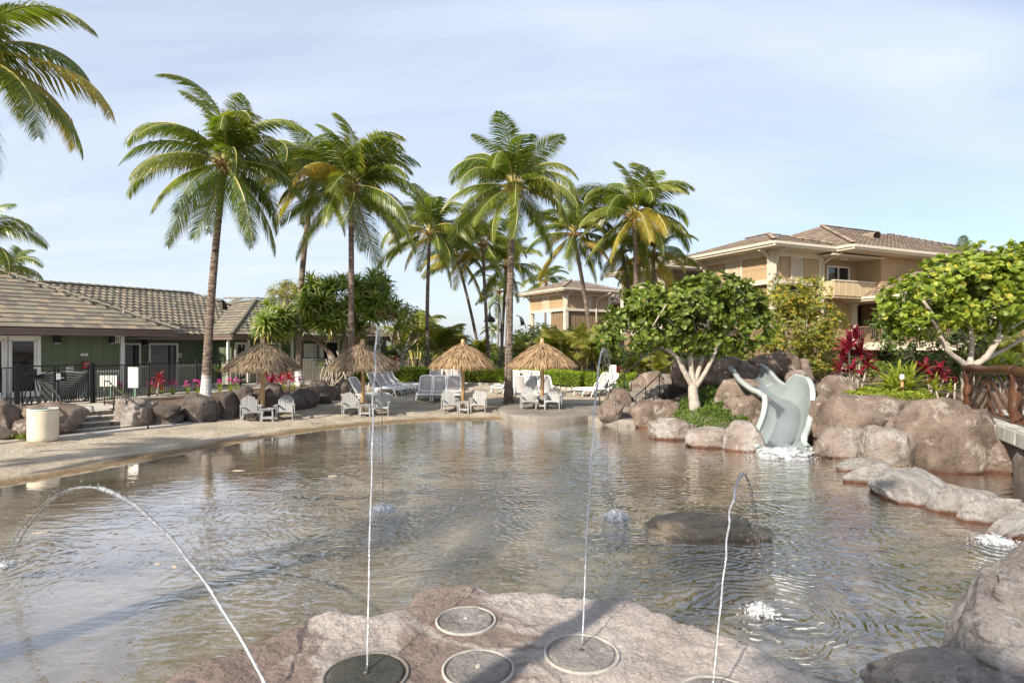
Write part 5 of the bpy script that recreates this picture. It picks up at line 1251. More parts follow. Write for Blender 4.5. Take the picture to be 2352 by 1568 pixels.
# balcony notch
x0, x1 = bx1 + .1, bx1 + 4.4
mb = MB(); mb.box(((x0 + x1) / 2, 1.2, EZ - .5), (x1 - x0 + .9, 2.6, .1)); mb.obj('balcony_ceiling', M['trim'], t)
wall_x(t, x0, x1 + .1, 1.7, 3, EZ - .3, 'tanA', 'lap'); wall_y(t, I + .4, 3.2, bx1 - .1, 3, EZ - .3, 'tanA')
mb = MB(); mb.box(((x0 + x1) / 2 + .2, .3, 6.55), (x1 - x0 + .3, .12, .95)); mb.box((x0 - .02, 1.3, 6.55), (.12, 2.0, .95)); mb.obj('balcony_parapet', M['balc'], t)
for i in range(6): mb = MB(); mb.box((x0 + .5 + i * .7, .22, 6.55), (.05, .03, .93)); mb.obj('batten', M['balc'], t)
mb = MB(); mb.box(((x0 + x1) / 2 + .2, .3, 7.06), (x1 - x0 + .4, .24, .08)); mb.obj('parapet_cap', M['trim'], t)
mb = MB(); mb.box(((x0 + x1) / 2 + .2, 1.8, 6.0), (x1 - x0 + .4, 3, .15)); mb.obj('balcony_floor', M['balc'], t)
wx0 = x0 + 1.2
mb = MB(); mb.box((wx0 + 1.1, 1.63, 8.2), (2.3, .1, .1)); mb.box((wx0, 1.63, 7.1), (.12, .1, 2.2)); mb.box((wx0 + 2.2, 1.63, 7.1), (.12, .1, 2.2)); mb.box((wx0 + 1.1, 1.63, 7.1), (.1, .09, 2.1)); mb.obj('window_frame', M['white'], t)
for k in (0, 1): mb = MB(); mb.box((wx0 + .57 + k * 1.08, 1.66, 7.1), (1.0, .04, 2.1)); mb.obj('pane', M['glass'], t)
mb = MB(); mb.box((x0 + 1.9, .9, EZ - .58), (.3, .3, .12)); mb.obj('ceiling_lamp', M['white'], t)
# main front wall right of the balcony
wall_x(t, x1, 31, -.05, 3, EZ - .3, 'tanA', 'lap'); wall_y(t, -.05, 3.2, x1 - .02, 6.1, EZ - .3, 'tanA', 'lap')
wall_x(t, x0, 31, 3.25, 0, 6, 'tanB', None)
# rounded attic vent
vt = empty('roof_vent', (0, 0, 0), 'x', 'x'); bpy.data.objects.remove(vt)
mb = MB(); cc = Vector((15.1, 3.6, EZ + .38 * 4.8 + .02)); n = 10
for k in range(n):
    a0_ = PI * k / n; a1_ = PI * (k + 1) / n
    mb.add([(cc.x + .55 * math.cos(a0_), cc.y - .1, cc.z + .5 * math.sin(a0_)), (cc.x + .55 * math.cos(a1_), cc.y - .1, cc.z + .5 * math.sin(a1_)), (cc.x + .55 * math.cos(a1_), cc.y + 1.4, cc.z + .5 * math.sin(a1_)), (cc.x + .55 * math.cos(a0_), cc.y + 1.4, cc.z + .5 * math.sin(a0_))], [(0, 1, 2, 3)])
mb.obj('roof_vent', M['rtile'], t)
mb = MB()
for k in range(4): mb.box((cc.x, cc.y + .02, cc.z + .08 + k * .1), (1.0 - k * .14, .04, .04))
mb.obj('vent_louvre', M['dark'], t)
# lower projecting wing on the right
hip_roof(t, 13, 11, 6.1, .45, 8.6, -8.2, name='lower_roof')
px = 9.8
wall_y(t, -7.0, 2.2, px + 1.6, 0, 5.8, 'tanB', 'batt'); wall_x(t, px, 20, -7.0, 0, 5.8, 'tanB', 'batt')
for y in (1.6, -3, -6.9):
    mb = MB(); mb.box((px - .2, y, 4.4), (.32, .32, 2.8)); mb.box((px - .2, y, 5.65), (.46, .46, .16)); mb.obj('porch_column', M['trim'], t)
mb = MB(); mb.box((px + .7, -2.5, 2.75), (2.0, 10, .5)); mb.obj('deck_edge', M['trim'], t)
for i in range(70):
    o = bpy.data.objects.new('baluster', rme); COL.objects.link(o); o.parent = t; o.location = (px - .25, 2.3 - i * .135, 3.05); o.scale = (1, 1, 1.0)
mb = MB(); mb.bar((px - .25, 2.4, 4.08), (px - .25, -7.2, 4.08), .06, .06); mb.bar((px - .25, 2.4, 3.1), (px - .25, -7.2, 3.1), .05, .05); mb.obj('railing', M['bark2'], t)
mb = MB(); mb.box((px + 1.55, -1.0, 4.0), (.08, 1.0, 2.1)); mb.obj('door', M['tanB'], t)
mb = MB(); 
for dy in (-.56, .56): mb.box((px + 1.53, -1.0 + dy, 4.05), (.1, .08, 2.3))
mb.box((px + 1.53, -1.0, 5.16), (.1, 1.2, .08)); mb.obj('door_frame', M['tanB'], t)
mb = MB(); mb.box((px + 1.55, 1.2, 4.2), (.06, .6, 1.7)); mb.obj('pane', M['glass'], t)
# ground floor glass
mb = MB(); mb.box((px + 1.5, -1.0, 1.4), (.06, 4, 1.8)); mb.obj('pane', M['glass'], t)
# --- middle building
t = tan_building((11.6, 46.3), rad(27), 'middle tan apartment building with a fret screen, half hidden by two palm trunks')
hip_roof(t, 8, 7, EZ, .36); bay(t, 6.6, 6.2)
hip_roof(t, 10, 5.5, 8.3, .36, 6.5, 2.5, name='link_roof'); wall_x(t, 5, 16, 4.5, 0, 8, 'tanB', None)
# --- far-left building
t = tan_building((5.6, 65), rad(30), 'farthest tan apartment building with an open stair corner, left end of the row')
hip_roof(t, 8.2, 10.5, EZ, .32); bay(t, 7.4, 8.6, low=False)
wall_x(t, I, 7.4, I + .15, 0, 6.7, 'tanB', 'batt'); wall_y(t, I, 4.2, I + .15, 0, 6.7, 'tanB', 'batt')
mb = MB(); mb.box((I + .2, 8.4, 3.3), (.3, .3, 6.6)); mb.box((I + .2, 4.4, 3.3), (.2, .2, 6.6)); mb.obj('stair_post', M['trim'], t)
mb = MB()
for k in range(6): mb.bar((I + .2, 4.5, 2.6 + k * .2), (I + .2, 8.3, 2.6 + k * .2), .04, .05)
mb.obj('stair_railing', M['steel'], t)
hip_roof(t, 16, 7, 8.2, .32, 8.0, 1.4, name='link_roof'); wall_x(t, 9, 24, 4.4, 0, 8, 'tanB', None)
for x in (12.2, 17): mb = MB(); mb.box((x, 2.6, 4), (.5, .5, 8)); mb.obj('porch_column', M['trim'], t)
for i in range(40):
    o = bpy.data.objects.new('baluster', rme); COL.objects.link(o); o.parent = t; o.location = (9.5 + i * .2, 2.6, 4.8); o.scale = (1.2, 1, 1.0)
mb = MB(); mb.bar((9.3, 2.6, 5.8), (17.6, 2.6, 5.8), .07, .07); mb.obj('railing', M['steel'], t)
mb = MB(); mb.tube([(6.6, -.1, EZ - .35), (5.4, I - .15, EZ - 1.1), (5.4, I - .15, 3)], .09, 8); mb.obj('downspout', M['trim'], t, True)
# tiny low house far behind
t = empty('distant_house', (-1.5, 95, 0), 'distant low house with a pale roof seen behind the open stair corner', 'house')
t.location = (5.2, 92, 0); hip_roof(t, 8, 6, 5.0, .4); wall_x(t, .8, 7.2, .8, 0, 4.8, 'trim', None); mb = MB(); mb.box((3, .76, 3), (1.6, .06, 1.5)); mb.obj('window', M['glass'], t)
# ------------------------------------------------------------------ palms
def frond_mesh(name, th0, bend, seed, m, nst=84, wide=1.0, droop=1.0, lw=.0066):
    rg = random.Random(seed); n = 26; pts = []; T = []; x = z = y = 0; yaw = rg.uniform(-.25, .25)
    for i in range(n + 1):
        t = i / n; a = th0 - bend * t ** 1.35; ya = yaw * t
        pts.append(Vector((x, y, z))); d = Vector((math.cos(a) * math.cos(ya), math.cos(a) * math.sin(ya), math.sin(a))); T.append(d)
        x += d.x / n; y += d.y / n; z += d.z / n
    mb = MB(); mb.tube(pts, [.011 * (1 - .85 * i / n) + .001 for i in range(n + 1)], 4, mi=1)
    nv0 = len(mb.v); tip = [0.0] * nv0; roll = rg.uniform(-.5, .5)
    for k in range(nst):
        t = .14 + .86 * (k + .5) / nst; f = t * n; i = min(int(f), n - 1); p = pts[i].lerp(pts[i + 1], f - i); d = T[i]
        side0 = d.cross(Vector((0, 0, 1)))
        if side0.length < .2: side0 = Vector((0, 1, 0))
        side0.normalize(); side0 = Matrix.Rotation(roll * t, 3, d) @ side0
        L = .27 * wide * (math.sin(PI * min(1, t * .82 + .16)) ** .55) * rg.uniform(.88, 1.08)
        for sg in (-1, 1):
            if rg.random() < .03: continue
            dirv = (d * (.38 + .75 * t) + side0 * sg * .9 + Vector((0, 0, -.12 - .28 * droop + .25 * rg.gauss(0, .35)))).normalized()
            m1 = p + dirv * L * .5; dn = (dirv + Vector((0, 0, -.62 * droop * rg.uniform(.5, 1.3)))).normalized(); e = m1 + dn * L * .55
            w_ = d * lw * rg.uniform(.8, 1.15); b = len(mb.v)
            mb.v += [tuple(p - w_ * .6), tuple(p + w_ * .6), tuple(m1 + w_ + Vector((0, 0, .003))), tuple(m1 - w_), tuple(e)]
            mb.f += [(b, b + 1, b + 2, b + 3), (b + 3, b + 2, b + 4)]; mb.mi += [0, 0]; tip += [.0, .0, .35, .35, 1.0]
    me = mb.mesh(name); a = me.attributes.new('tip', 'FLOAT', 'POINT'); a.data.foreach_set('value', tip + [0.0] * (len(me.vertices) - len(tip)))
    me.materials.append(M[m]); me.materials.append(M['rachis']); return me
FR = {}
SH = [(82, 75), (74, 115), (64, 110), (52, 125), (40, 105), (28, 110), (12, 85), (0, 80), (-22, 55), (-40, 40)]
for i, (a, b) in enumerate(SH):
    FR['g', i] = frond_mesh('frond', rad(a), rad(b), 10 + i, 'frond', droop=.55 if i < 3 else 1.0)
    if i > 3: FR['y', i] = frond_mesh('frond', rad(a), rad(b), 50 + i, 'frondy', droop=1.2)
for i, (a, b) in enumerate([(72, 90), (60, 110), (45, 100), (80, 60)]): FR['a', i] = frond_mesh('frond', rad(a), rad(b), 80 + i, 'areca', nst=50, wide=1.25, droop=.7, lw=.013)

def trunk_obj(t, base, top, r0, r1, m, bow=.0, rings=None, lean_base=0, name='trunk', flare=1.35):
    """curved ringed trunk from the origin to top-base"""
    d = Vector(top) - Vector(base); H_ = d.length; n = int(H_ / .075); rg = random.Random(int(H_ * 1000)); ctl = d * .5 + Vector((bow, 0, 0)) * H_
    pts = [((1 - s) ** 2) * Vector() + 2 * s * (1 - s) * ctl + s * s * d for s in [i / n for i in range(n + 1)]]
    rs = []
    for i in range(n + 1):
        s = i / n; r = r0 + (r1 - r0) * s ** .6 + r0 * (flare - 1) * math.exp(-s * H_ / .35); r *= 1 + (.05 if i % 2 else -.025) * rg.uniform(.5, 1.4); rs.append(r)
    pts[0] = pts[0] + Vector((0, 0, -.3)); mb = MB(); mb.tube(pts, rs, 14)
    o = mb.obj(name, M[m], t); return o, pts
white_trunk = None
def whitemat():
    m = mat('whitewashed_bark', [(.07, .05, .04), (.19, .145, .11), (.3, .24, .19)], 3.2, .9, 1.0, 14, .04, stretch=(1, 1, 3.2), dirt=((.04, .028, .022), 5, .54)); nt = m.node_tree
    b = [n for n in nt.nodes if n.type == 'BSDF_PRINCIPLED'][0]; l = b.inputs['Base Color'].links[0].from_socket
    tc = nt.nodes.new('ShaderNodeTexCoord'); sp_ = nt.nodes.new('ShaderNodeSeparateXYZ'); nt.links.new(tc.outputs['Object'], sp_.inputs[0]); nn = nt.nodes.new('ShaderNodeTexNoise'); nn.inputs['Scale'].default_value = 3; nt.links.new(tc.outputs['Object'], nn.inputs['Vector'])
    ad = nt.nodes.new('ShaderNodeMath'); ad.operation = 'MULTIPLY_ADD'; ad.inputs[1].default_value = .7; nt.links.new(nn.outputs['Fac'], ad.inputs[0]); nt.links.new(sp_.outputs['Z'], ad.inputs[2])
    mr = nt.nodes.new('ShaderNodeMapRange'); mr.inputs['From Min'].default_value = 1.35; mr.inputs['From Max'].default_value = 1.15; nt.links.new(ad.outputs[0], mr.inputs['Value'])
    mm = nt.nodes.new('ShaderNodeMixRGB'); mm.inputs[2].default_value = (.6, .6, .6, 1); nt.links.new(mr.outputs[0], mm.inputs[0]); nt.links.new(l, mm.inputs[1]); nt.links.new(mm.outputs[0], b.inputs['Base Color']); return m
M['trunkw'] = whitemat()
PALMG = 'coconut palms around the sandy beach'
def palm(base, top, L, label, r0=.2, r1=.14, m='trunk', seed=1, nf=22, ny=3, bow=0, wind=.12, group=PALMG, coco=0, skip=None, flare=1.35, boot=True):
    r0 *= .82; r1 *= .8; base = Vector(base); top = Vector(top); t = empty('coconut_palm', base, label, 'palm tree', group); rg = random.Random(seed)
    trunk_obj(t, base, top, r0, r1, m, bow, flare=flare); c = top - base
    if boot:
        mb = MB()
        for k in range(16):
            a = k * 2.4; e = rad(70 - k * 4); d = Vector((math.cos(a) * math.cos(e), math.sin(a) * math.cos(e), math.sin(e))); p = c + Vector((0, 0, -.25 + .02 * k)); s_ = r1 * .8
            pp = p + Vector((d.x, d.y, 0)) * s_; mb.bar(pp, pp + d * rg.uniform(.3, .6), .11, .035, up=(d.y, -d.x, .01))
        mb.tube([c + Vector((0, 0, -.3)), c + Vector((0, 0, .05)), c + Vector((0, 0, .45))], [r1 * 1.25, r1 * 1.5, r1 * .5], 10); mb.obj('crown_boot', M['boot'], t)
    for k in range(nf):
        f = k / (nf - 1); i = min(len(SH) - 1, int(f ** 1.0 * len(SH))); az = k * 2.39996 + rg.uniform(-.25, .25) + seed
        if rg.random() < .25: i = max(0, min(len(SH) - 1, i + rg.choice((-1, 1))))
        yel = f > .5 and k % max(1, int(nf * .5 / max(ny, .01))) == 0 and ny > 0
        me = FR['y' if (yel and i > 3) else 'g', i]
        o = bpy.data.objects.new('frond', me); COL.objects.link(o); o.parent = t
        o.location = c + Vector((math.cos(az), math.sin(az), 0)) * r1 * .5 + Vector((0, 0, .1 + .25 * (1 - f)))
        # wind from the left: lean every frond towards +x
        Rm = Matrix.Rotation(wind * rg.uniform(.5, 1.5), 4, 'Y') @ Matrix.Rotation(az, 4, 'Z') @ Matrix.Rotation(rad(rg.uniform(-9, 9)), 4, 'Y') @ Matrix.Rotation(rg.uniform(-.5, .5), 4, 'X')
        s_ = L * rg.uniform(.82, 1.03) * (.9 if i == 0 else 1); o.matrix_local = Matrix.Translation(o.location) @ Rm @ Matrix.Diagonal((s_, s_, s_, 1))
    for k in range(coco):
        a = k * 1.1; V, Fs = ico(2); mb = MB(); mb.add([tuple(np.array(v) * np.array([.1, .1, .13])) for v in V], Fs); mb.obj('coconut', M['coco'], t, True, loc=c + Vector((math.cos(a) * .27, math.sin(a) * .27, -.2 - .1 * (k % 3))))
    return t
def at(u, v, Y): return P(u, v, Y)
palm(on(-15.6, 13.2), at(-85, 150, 15.5), 4.1, 'palm at the left edge with only its drooping fronds in the picture', seed=3, nf=24, ny=4, wind=.2)
palm((-24, 26, .7), at(-70, 560, 26), 3.2, 'low palm crown at the far left behind the green roof edge, partly cut off', seed=5, nf=16, ny=1)
palm((-30, 36, .7), at(18, 628, 34), 2.6, 'small wispy palm crown peeking over the left roof ridge', seed=8, nf=16, ny=1, wind=.35)
palm(G(472, 914), at(515, 385, 24.3), 4.3, 'tallest palm, whitewashed foot, leaning up from the lava boulders left of the first umbrella', .23, .155, 'trunkw', 11, 31, 0, bow=-.02, coco=0)
palm((-11.0, 30.6, .72), at(722, 408, 30.6), 3.6, 'palm with a dark base and painted white foot, crown yellowing, behind the first umbrella', .23, .15, 'trunkw', 21, 25, 6, bow=-.05, flare=1.6)
palm(G(805, 912), at(806, 436, 27.3), 4.25, 'palm with coconuts standing behind the second umbrella', .2, .14, 'trunk', 31, 30, 1, coco=8, bow=.006)
palm((-5.4, 38, .6), at(987, 540, 38), 4.0, 'shorter palm with a bushy crown between the second and third umbrellas', .18, .13, 'trunk', 41, 27, 2, bow=-.02)
palm((-2.2, 44, .6), at(1048, 590, 44), 3.7, 'slim palm leaning left behind the third umbrella', .17, .12, 'trunk', 51, 20, 5, bow=.04)
palm((-1.6, 42, .6), at(1108, 565, 42), 3.8, 'dark straight palm right behind the third umbrella', .17, .13, 'trunk', 61, 20, 3)
palm(G(1168, 925), at(1180, 440, 25.9), 3.9, 'tall centre palm with a thick sunlit trunk between the third and fourth umbrellas', .26, .15, 'trunk', 70, 31, 0, bow=-.012, coco=3, flare=1.2)
palm((-.9, 46, .6), at(1162, 615, 46), 3.9, 'palm with a dark drooping crown behind the thick centre trunk', .17, .13, 'trunk', 81, 22, 0)
palm((-1.6, 66, .6), at(1147, 672, 66), 3.3, 'distant palm seen just left of the thick centre trunk, its crown below the others', .16, .12, 'trunk', 91, 16, 1, group='distant palms')
palm((4.6, 82, .6), at(1253, 648, 82), 4.2, 'distant palm rising behind the farthest tan roof', .2, .16, 'trunk', 101, 18, 2, group='distant palms')
palm((-3.6, 100, .6), at(1131, 760, 100), 2.6, 'tiny distant palm low on the skyline between two trunks', .14, .1, 'trunk', 111, 14, 0, group='distant palms')
palm((5.2, 37, .55), at(1318, 543, 37), 3.7, 'palm with a pale trunk leaning left in front of the farthest tan building', .19, .14, 'trunk', 121, 25, 3, bow=.03)
palm((6.9, 34.5, .5), at(1457, 500, 34.5), 4.5, 'big palm with golden fronds in front of the middle tan building', .22, .15, 'trunk', 133, 31, 3, bow=.035)
palm((8.9, 39, .6), at(1428, 580, 39), 3.2, 'palm with a short pale trunk hidden behind the golden-fronded one', .2, .16, 'trunk', 141, 16, 3)
palm((9.4, 38, .6), at(1500, 592, 38), 3.6, 'dark-trunked palm right of the golden-fronded one, above the round-leaved tree', .19, .14, 'trunk', 151, 20, 5)
palm((36, 46, .5), at(2208, 600, 46), 2.2, 'palm tip just showing above the right end of the tan roof', .16, .12, 'trunk', 161, 12, 0, group='distant palms')
# palms standing behind the photographer; they shade the ledge and the pond
palm((-4.9, -1.85, .3), (-4.85, -1.8, 9.6), 2.9, 'palm behind the camera on the near bank', seed=171, nf=26, ny=0, group='palms on the near bank')
palm((-11.6, -2.3, .2), (-11.3, -2.1, 12.5), 3.6, 'palm behind the camera at the left bank', .25, .2, seed=181, nf=24, ny=0, group='palms on the near bank')
palm((-2.9, -4.9, .3), (-2.7, -4.8, 6.2), 2.7, 'short palm behind the camera', seed=191, nf=24, ny=0, group='palms on the near bank')
palm(on(-18.2, 5.2), (-17.9, 5.0, 9.0), 2.3, 'palm off the left edge shading the beach', seed=203, nf=24, ny=0, group='palms on the near bank')
# spotlights clipped to the two palm trunks
for (u, v, Y, l) in ((503, 690, 24.5, 'black spotlight strapped to the tallest palm trunk above the roof line'), (1187, 728, 26.6, 'black spotlight on the right side of the thick centre palm trunk')):
    p = at(u + 8, v, Y - .1); t = empty('spotlight', p, l, 'spotlight', 'spotlights strapped to palms'); mb = MB(); mb.tube([(0, 0, 0), (.07, 0, -.14), (.12, 0, -.36)], [.05, .085, .1], 12); mb.obj('housing', M['metal_black'], t, True)
    mb = MB(); mb.tube([(0, 0, .02), (-.18, .1, .08)], .02, 6); mb.obj('arm', M['metal_black'], t, True)
p = G(1160, 925); t = empty('conduit', Vector((at(1163, 920, 25.4).x, 25.45, p.z)), 'grey conduit pipe running up the thick centre palm trunk', 'pipe')
mb = MB(); mb.tube([(0, 0, 0), (.03, .05, 2.0), (.1, .1, 4.6)], .022, 8); mb.obj('pipe', M['steel'], t, True)
# gooseneck lamp far behind
p = Vector((-6.3, 50, .6)); p.x = (1126 - 1176) / F * 50; t = empty('street_lamp', p, 'dark gooseneck lamp far behind between the palms', 'lamp'); zt = ZC + (HZ - 695) / F * 50 - .6
mb = MB(); mb.tube([(.9, 0, 0), (.9, 0, zt - .8), (.75, 0, zt - .2), (.35, 0, zt), (0, 0, zt - .3), (-.05, 0, zt - .9)], .05, 8); mb.obj('pole', M['metal_black'], t, True)
mb = MB(); mb.lathe([(.08, -.5), (.15, -.75), (.42, -.95), (.5, -1.25), (.48, -1.27)], 16, (-.05, 0, zt - .35)); mb.obj('lamp_shade', M['metal_black'], t, True)

# ------------------------------------------------------------------ foliage
def lobepts(lobes, n, hollow=.5, noise_scale=1.3, cut=-.12, seed=0, shape=1):
    """points in world ellipsoids [(centre, (rx,ry,rz))], gappy; returns pts and outward dirs"""
    g = np.random.default_rng(seed); vol = np.array([a[1][0] * a[1][2] * a[1][1] ** .5 for a in lobes]); pr = vol / vol.sum(); out = []; dr = []
    while len(out) < n:
        i = g.choice(len(lobes), p=pr); c, r = lobes[i]; d = g.normal(0, 1, 3); d /= np.linalg.norm(d); q = g.uniform(hollow, 1) ** .6
        b = 1 + .22 * noise.noise(Vector(d) * 2.3 + Vector(c)); p = np.array(c) + d * np.array(r) * q * b
        if noise.noise(Vector(p) * noise_scale + Vector((seed, 0, 0))) < cut: continue
        out.append(p); dr.append(d / np.array(r) * min(r))
    return np.array(out), nrm(np.array(dr))
def pxlobes(L, Y, dy): return [((P(a[0], a[1], Y + (a[4] if len(a) > 4 else 0))), (a[2] * Y / F, dy * (a[5] if len(a) > 5 else 1), a[3] * Y / F)) for a in L]
def rosettes(pts, dirs, k, size, spread=.9, seed=0, droop=.2):
    """k leaves fanned round every point"""
    g = np.random.default_rng(seed + 99); n = len(pts); ax = nrm(dirs + g.normal(0, .45, dirs.shape) + np.array([0, 0, .45]))
    P3 = np.repeat(pts, k, 0); A = np.repeat(ax, k, 0); rnd = g.normal(0, 1, A.shape); side = nrm(rnd - (rnd * A).sum(1, keepdims=True) * A)
    D = nrm(side * spread + A * g.uniform(.15, .8, (len(A), 1)) - np.array([0, 0, droop * .5])); s = size * g.uniform(.7, 1.2, len(A))
    Z = nrm(A - (A * D).sum(1, keepdims=True) * D + g.normal(0, .15, A.shape)); Z = nrm(Z - (Z * D).sum(1, keepdims=True) * D); Y = np.cross(Z, D)
    return np.stack([D, Y, Z], 2) * s[:, None, None], P3
def tree(name, base, lobes, n, k, size, tmpl, m, label, cat, group=None, nparts=0, hollow=.45, cut=-.12, seed=0, spread=.9, droop=.2, nsc=1.3, twigs=True, pm=None):
    t = empty(name, base, label, cat, group); b = np.array(base)
    pts, dr = lobepts(lobes, n, hollow, nsc, cut, seed); Ms, Ts = rosettes(pts, dr, k, size, spread, seed, droop); Ts = Ts - b
    if nparts: parts_and_stuff(t, 'leaf', 'foliage', tmpl, Ms, Ts, M[m], nparts)
    else: scatter('foliage', tmpl, Ms, Ts, M[m], t)
    if twigs:   # fine twigs into the crown
        g = np.random.default_rng(seed + 5); idx = g.choice(len(pts), min(len(pts), 260), replace=False); mb = MB(); cs = [np.array(c) for c, r in lobes]
        for i in idx:
            p = pts[i] - b; c = min(cs, key=lambda q: np.linalg.norm(q - pts[i])) - b; a = Vector(c * .55 + p * .45) + Vector((0, 0, -.12)); mb.tube([a, (a + Vector(p)) / 2 + Vector(g.normal(0, .05, 3)), Vector(p)], [.014, .009, .004], 3, cap=False)
        o = mb.obj('twigs', M[pm or 'twig'], t); o['kind'] = 'stuff'
    return t
def limb(t, pts, r, m, name='limb', wobble=.03):
    b = Vector(t.location); ps = [Vector(p) - b for p in pts]; q = []; rg = random.Random(len(pts) * 7 + int(r[0] * 999) + int(abs(ps[-1].x) * 100))
    # Catmull-Rom
    for i in range(len(ps) - 1):
        p0, p1, p2, p3 = ps[max(i - 1, 0)], ps[i], ps[i + 1], ps[min(i + 2, len(ps) - 1)]
        for s in range(6):
            u = s / 6; q.append(.5 * ((2 * p1) + (-p0 + p2) * u + (2 * p0 - 5 * p1 + 4 * p2 - p3) * u * u + (-p0 + 3 * p1 - 3 * p2 + p3) * u ** 3))
    q.append(ps[-1]); n = len(q); rs = [r[0] + (r[1] - r[0]) * i / (n - 1) for i in range(n)]
    rs = [a * (1 + .07 * rg.uniform(-1, 1)) for a in rs]; mb = MB(); mb.tube(q, rs, 12); return mb.obj(name, M[m], t, True)

# round-leaved tree by the slide
YT = 19.6
lob = pxlobes([(1560, 722, 140, 76), (1655, 702, 115, 68, .3), (1440, 766, 88, 52, -.2, .8), (1490, 704, 90, 50, .2), (1715, 760, 58, 62, .3, .8), (1620, 665, 95, 38, .2), (1600, 785, 110, 34, .4), (1385, 772, 42, 32, -.2, .5)], YT, 1.25)
t = tree('round_leaved_tree', P(1597, 955, YT), lob, 2300, 7, .14, LEAF_ROUND, 'seagrape', 'broad round-leaved tree with a pale forked trunk standing in ground cover left of the slide', 'tree', None, 300, .5, -.14, 3, pm='bark')
limb(t, [P(1596, 965, YT), P(1596, 935, YT), P(1592, 905, YT), P(1592, 880, YT)], (.2, .145), 'bark', 'trunk')
for a, r in (([(1592, 890, 0), (1570, 850, -.1), (1555, 820, -.15), (1520, 795, -.2), (1470, 778, -.25), (1430, 755, -.2)], (.1, .035)), ([(1593, 885, 0), (1587, 845, .1), (1584, 805, .1), (1560, 760, .1), (1530, 730, 0)], (.11, .04)), ([(1594, 880, 0), (1608, 842, .25), (1618, 805, .4), (1640, 760, .5)], (.09, .04)), ([(1596, 892, 0), (1617, 860, -.2), (1637, 822, -.3), (1655, 785, -.3), (1690, 755, -.2)], (.085, .03)), ([(1590, 840, .1), (1575, 812, .3), (1550, 790, .5), (1480, 772, .6)], (.055, .02)), ([(1512, 792, -.2), (1465, 790, -.3), (1420, 795, -.35), (1385, 780, -.2)], (.04, .015)), ([(1620, 800, .4), (1600, 770, .5), (1590, 720, .3)], (.05, .02)), ([(1490, 768, -.3), (1505, 740, -.9), (1530, 700, -1.1)], (.04, .015))):
    limb(t, [P(u, v, YT + dy) for u, v, dy in a], r, 'bark')
g = np.random.default_rng(4); fp, fd = lobepts(lob, 120, .9, 1.3, -.2, 17); V1, F1 = ico(1)
scatter('fruit', ([tuple(v) for v in V1], F1), np.stack([np.eye(3) * g.uniform(.02, .028) for _ in range(120)]), fp - np.array(t.location), mat('pale_fruit', [(.22, .24, .07), (.3, .3, .1)], 4, .5, 0), t)
# yellowing tree behind
YT = 23.5
lob = pxlobes([(1835, 745, 92, 86), (1790, 695, 62, 62, .3), (1850, 665, 45, 40), (1880, 790, 58, 62), (1800, 800, 60, 42), (1860, 700, 45, 45), (1915, 740, 22, 30), (1830, 838, 80, 24, .4)], YT, 1.1)
t = tree('yellowing_tree', (P(1830, 880, YT).x, YT, gzs(P(1830, 880, YT).x, YT)), lob, 2700, 6, .14, LEAF_OVAL, 'yelleaf', 'airy tree with small yellow and green leaves between the round-leaved tree and the tan house', 'tree', None, 300, .25, -.08, 7, droop=1.3, nsc=1.9)
for a in ([(1835, 880), (1832, 840), (1815, 790), (1790, 720)], [(1838, 880), (1845, 830), (1850, 770), (1858, 700)], [(1840, 880), (1862, 840), (1880, 800), (1900, 750)], [(1925, 880), (1935, 845), (1922, 800), (1905, 760)], [(1845, 870), (1820, 830), (1790, 810), (1760, 790)]):
    limb(t, [P(u, v, YT + R.uniform(-.3, .3)) for u, v in a], (.05, .012), 'bark')
# lime round-leaved tree at the right
YT = 17.6
lob = pxlobes([(2115, 690, 95, 62), (2195, 655, 110, 70, .2), (2290, 640, 105, 78, .2), (2345, 620, 80, 62), (2080, 745, 45, 40, .4, .7), (2110, 742, 55, 30, -.2), (2275, 738, 75, 28, .3), (2255, 705, 85, 34, -.2), (2300, 600, 50, 34, .1, .6), (2075, 715, 45, 32, 0, .7), (2380, 690, 60, 50), (2180, 720, 60, 30, -.3)], YT, 1.2)
t = tree('round_leaved_tree', P(2222, 905, YT), lob, 2100, 7, .15, LEAF_ROUND, 'seagrape2', 'spreading lime-green round-leaved tree with smooth grey limbs behind the log bridge', 'tree', None, 300, .5, -.12, 9, pm='bark')
limb(t, [P(2224, 925, YT), P(2222, 880, YT), P(2224, 850, YT), P(2226, 832, YT)], (.18, .145), 'bark', 'trunk')
for a, r in (([(2224, 845, 0), (2205, 828, -.1), (2178, 806, -.2), (2160, 770, -.25), (2150, 735, -.2), (2120, 690, -.2)], (.095, .04)), ([(2226, 845, 0), (2231, 810, .1), (2232, 770, .1), (2222, 720, .1)], (.09, .04)), ([(2230, 842, 0), (2262, 822, -.1), (2290, 785, -.2), (2318, 755, -.2), (2350, 735, -.3)], (.1, .05)), ([(2232, 838, 0), (2275, 818, .3), (2320, 795, .4), (2375, 760, .5)], (.08, .04)), ([(2290, 785, -.2), (2298, 745, -.3), (2300, 700, -.3)], (.06, .035)), ([(2330, 748, -.2), (2345, 715, -.3), (2352, 680, -.3)], (.05, .03)), ([(2155, 760, -.2), (2140, 735, -.5), (2118, 720, -.7)], (.045, .02)), ([(2232, 800, .1), (2215, 770, .6), (2190, 740, .8)], (.04, .02)), ([(2165, 775, -.2), (2175, 740, .2), (2190, 700, .4)], (.04, .02))):
    limb(t, [P(u, v, YT + dy) for u, v, dy in a], r, 'bark')
fp, fd = lobepts(lob, 60, .9, 1.3, -.2, 27)
scatter('fruit', ([tuple(v) for v in V1], F1), np.stack([np.eye(3) * .033 for _ in range(60)]), fp - np.array(t.location), bpy.data.materials['pale_fruit'], t)

